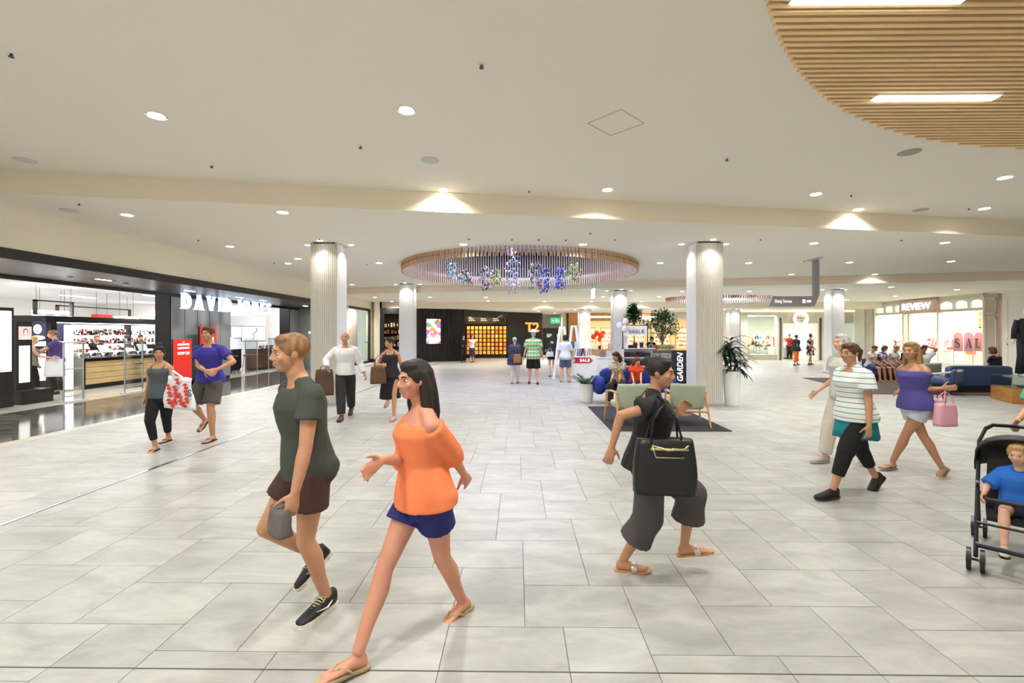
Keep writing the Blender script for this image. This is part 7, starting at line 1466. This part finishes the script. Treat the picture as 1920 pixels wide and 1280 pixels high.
c = on_y(1219, 640, 19.05); person('kiosk attendant with dark hair bending over behind the kikki.K shelves', Vector((c.x, c.y, 0)), PI, .93, lean=18, hpit=30, hL=(.15,.35,1.1), hR=(-.15,.35,1.1), sex='f', skin='fair', hair='dark', style='bob', top=(cl('black', (20,20,22)), 'shirt', {}), bottom=(cl('black', (20,20,22)), 'trousers', {}), shoec=(30,30,30), vox=.015, face=False)
# ---- shoppers and staff inside the department store
c = on_z(58, 744); who('blonde shopper in olive top and black leggings inside the department store', (c.x, c.y, 0), hd(-.1,1)-.9, .93, fL=(.1,.15,.085), fR=(-.1,-.1,.085), hL=(.15,.42,1.12), hR=(-.2,.1,.92), sex='f', skin='fair', hair='blond', style='short', top=(cl('olive', (128,130,112)), 'tank', {'lo': -.1}), bottom=(cl('black', (20,20,22)), 'capri', {}), shoe='flipflop', shoec=(180,120,110), vox=.0115, build=1.12, face=False)
who('man in purple tee reaching out beside the blonde shopper in the department store', (c.x+.05, c.y+.62, 0), hd(.2,-1)-1.0, 1.03, hL=(.1,.5,1.05), hR=(-.1,.48,1.0), sex='m', skin='fair', hair='sandy', style='short', hpit=10, top=(cl('purple_tee', (84,66,130)), 'tee', {'e': .03, 'lo': -.12}), bottom=(cl('dark_trousers', (44,44,44)), 'trousers', {}), shoec=(60,50,50), vox=.0115, build=1.1, face=False)
bag_obj('shopping_bag', 'crumpled white plastic bag between the two shoppers in the department store', 'bag', (c.x+.36, c.y+.28, 1.0), .6, .42, .16, .48, mat('plastic_white', (236,236,240), .35), .08)
for px, y, lab in ((180, 15.2, 'counter assistant in black behind the tester stands, under the canopy'), (262, 17.4, 'counter assistant with dark hair at far end of the oak counter')):
    x = on_y(px, 640, y).x; person(lab, Vector((x, y, 0)), -PI/2-.5, .95, hL=(.1,.3,1.1), hR=(-.1,.3,1.1), sex='f', skin='tan', hair=('sandy','dark')[px > 200], style='bun', hpit=10, top=(cl('black', (20,20,22)), 'tee', {}), bottom=(cl('black', (20,20,22)), 'trousers', {}), shoec=(30,30,30), vox=.013, face=False)
# ---- right seating group
for px, lab, top, hr, style, hy in ((1641, 'seated person with brown hair at left end of the blue bench sofa', cl('cream_top', (214,206,196)), 'brown', 'short', 20), (1661, 'seated woman in purple patterned top looking down at her lap', ramp_mat('violet_print', [(84,70,130),(220,214,226),(60,60,110)], 18, .8), 'brown', 'bob', 0), (1683, 'seated person in pale tee leaning on the blue bench sofa', cl('pale_grey', (206,204,196)), 'sandy', 'short', -10), (1706, 'seated person with dark hair partly hidden by the blonde woman', cl('dark_navy', (28,30,52)), 'dark', 'bob', 10)):
    x = on_y(px, 690, 16.45).x; seated(lab, x, 16.62, .45, PI+.3, .93, sex='f', skin='tan', hair=hr, style=style, hyaw=hy, hpit=26, top=(top, 'tee', {'e': .025}), bottom=(cl('denim_blue', (70,84,120)), 'shorts', {}), shoe='flipflop', shoec=(60,50,50), vox=.014, face=False)
x = on_y(1754, 690, 14.9).x; seated('man in white tee seated with hands clasped behind his head', x, 15.35, .43, PI-.5, .97, sex='m', skin='brown', hair='dark', style='short', hyaw=10, hpit=10, hL=(.16,-.16,1.30), hR=(-.16,-.16,1.30), eL=(1,.2,.3), eR=(-1,.2,.3), top=(cl('white_shirt', (232,230,234)), 'tee', {'e': .03}), bottom=(cl('dark_trousers', (44,44,44)), 'trousers', {}), shoec=(60,50,50), vox=.0125, face=False)
x = on_y(1865, 690, 13.8).x; seated('person with big brown hair seated facing away on the navy leather sofa', x, 13.78, .45, .15, .95, sex='f', skin='tan', hair='brown', style='bob', hyaw=25, hpit=12, top=(cl('black', (20,20,22)), 'tee', {}), bottom=(cl('dark_trousers', (44,44,44)), 'trousers', {}), shoec=(90,60,50), vox=.0125, face=False)
# ================================================================ one label each for look-alikes that the photograph tells apart
ORD = 'first second third fourth fifth sixth seventh eighth ninth tenth eleventh twelfth thirteenth fourteenth fifteenth sixteenth seventeenth eighteenth nineteenth twentieth'.split()
ORD += ['twenty '+o for o in ORD[:9]]+['thirtieth']+['thirty '+o for o in ORD[:9]]
bpy.context.view_layer.update()
def seen(o):
    p = o.matrix_world.translation; r = (p.x*CA+p.y*SA, -p.x*SA+p.y*CA, p.z-EYE)
    if r[1] < .2: return None
    return 960+FPX*r[0]/r[1], HY-FPX*r[2]/r[1]
groups_ = {}
for o in list(bpy.data.objects):
    if o.parent is None and o.get('group'): groups_.setdefault((o['group'], o.get('label')), []).append(o)
for (gname, lab), L in groups_.items():
    if len(L) < 2: continue
    ins, out = [], []
    for o in L:
        q = seen(o); (ins if q and -5 < q[0] < 1925 and -5 < q[1] < 1285 else out).append((q, o))
    if gname == 'orange tea boxes':
        zs = sorted({round(o.location.z, 2) for o in L}, reverse=True); xs = sorted({round(o.location.x, 2) for o in L})
        for o in L: o['label'] = 'orange tea box, %s row from the top, %s from the left' % (ORD[zs.index(round(o.location.z, 2))], ORD[xs.index(round(o.location.x, 2))])
        continue
    if gname == 'tins on the dark shelving':
        zs = sorted({round(o.matrix_world.translation.z, 2) for o in L}); rows = {}
        for q, o in ins+out: rows.setdefault(round(o.matrix_world.translation.z, 2), []).append(o)
        for z, r_ in rows.items():
            for i, o in enumerate(r_): o['label'] = 'tin on the dark shelving by the smooth column, %s shelf up, %s from the left' % (ORD[zs.index(z)], ORD[i])
        continue
    if 'garments' in gname:
        base = lab.replace('garment hanging on the ', '')
        for i, o in enumerate(L): o['label'] = '%s garment along the %s' % (ORD[i], base)
        continue
    for i, (q, o) in enumerate(sorted(ins, key=lambda t: t[0][0])):
        w_ = lab.split(); o['label'] = ' '.join(w_[:12])+', %s from the left' % ORD[i]
    for q, o in out: o['label'] = ' '.join(lab.split()[:9])+', added out of view for light'
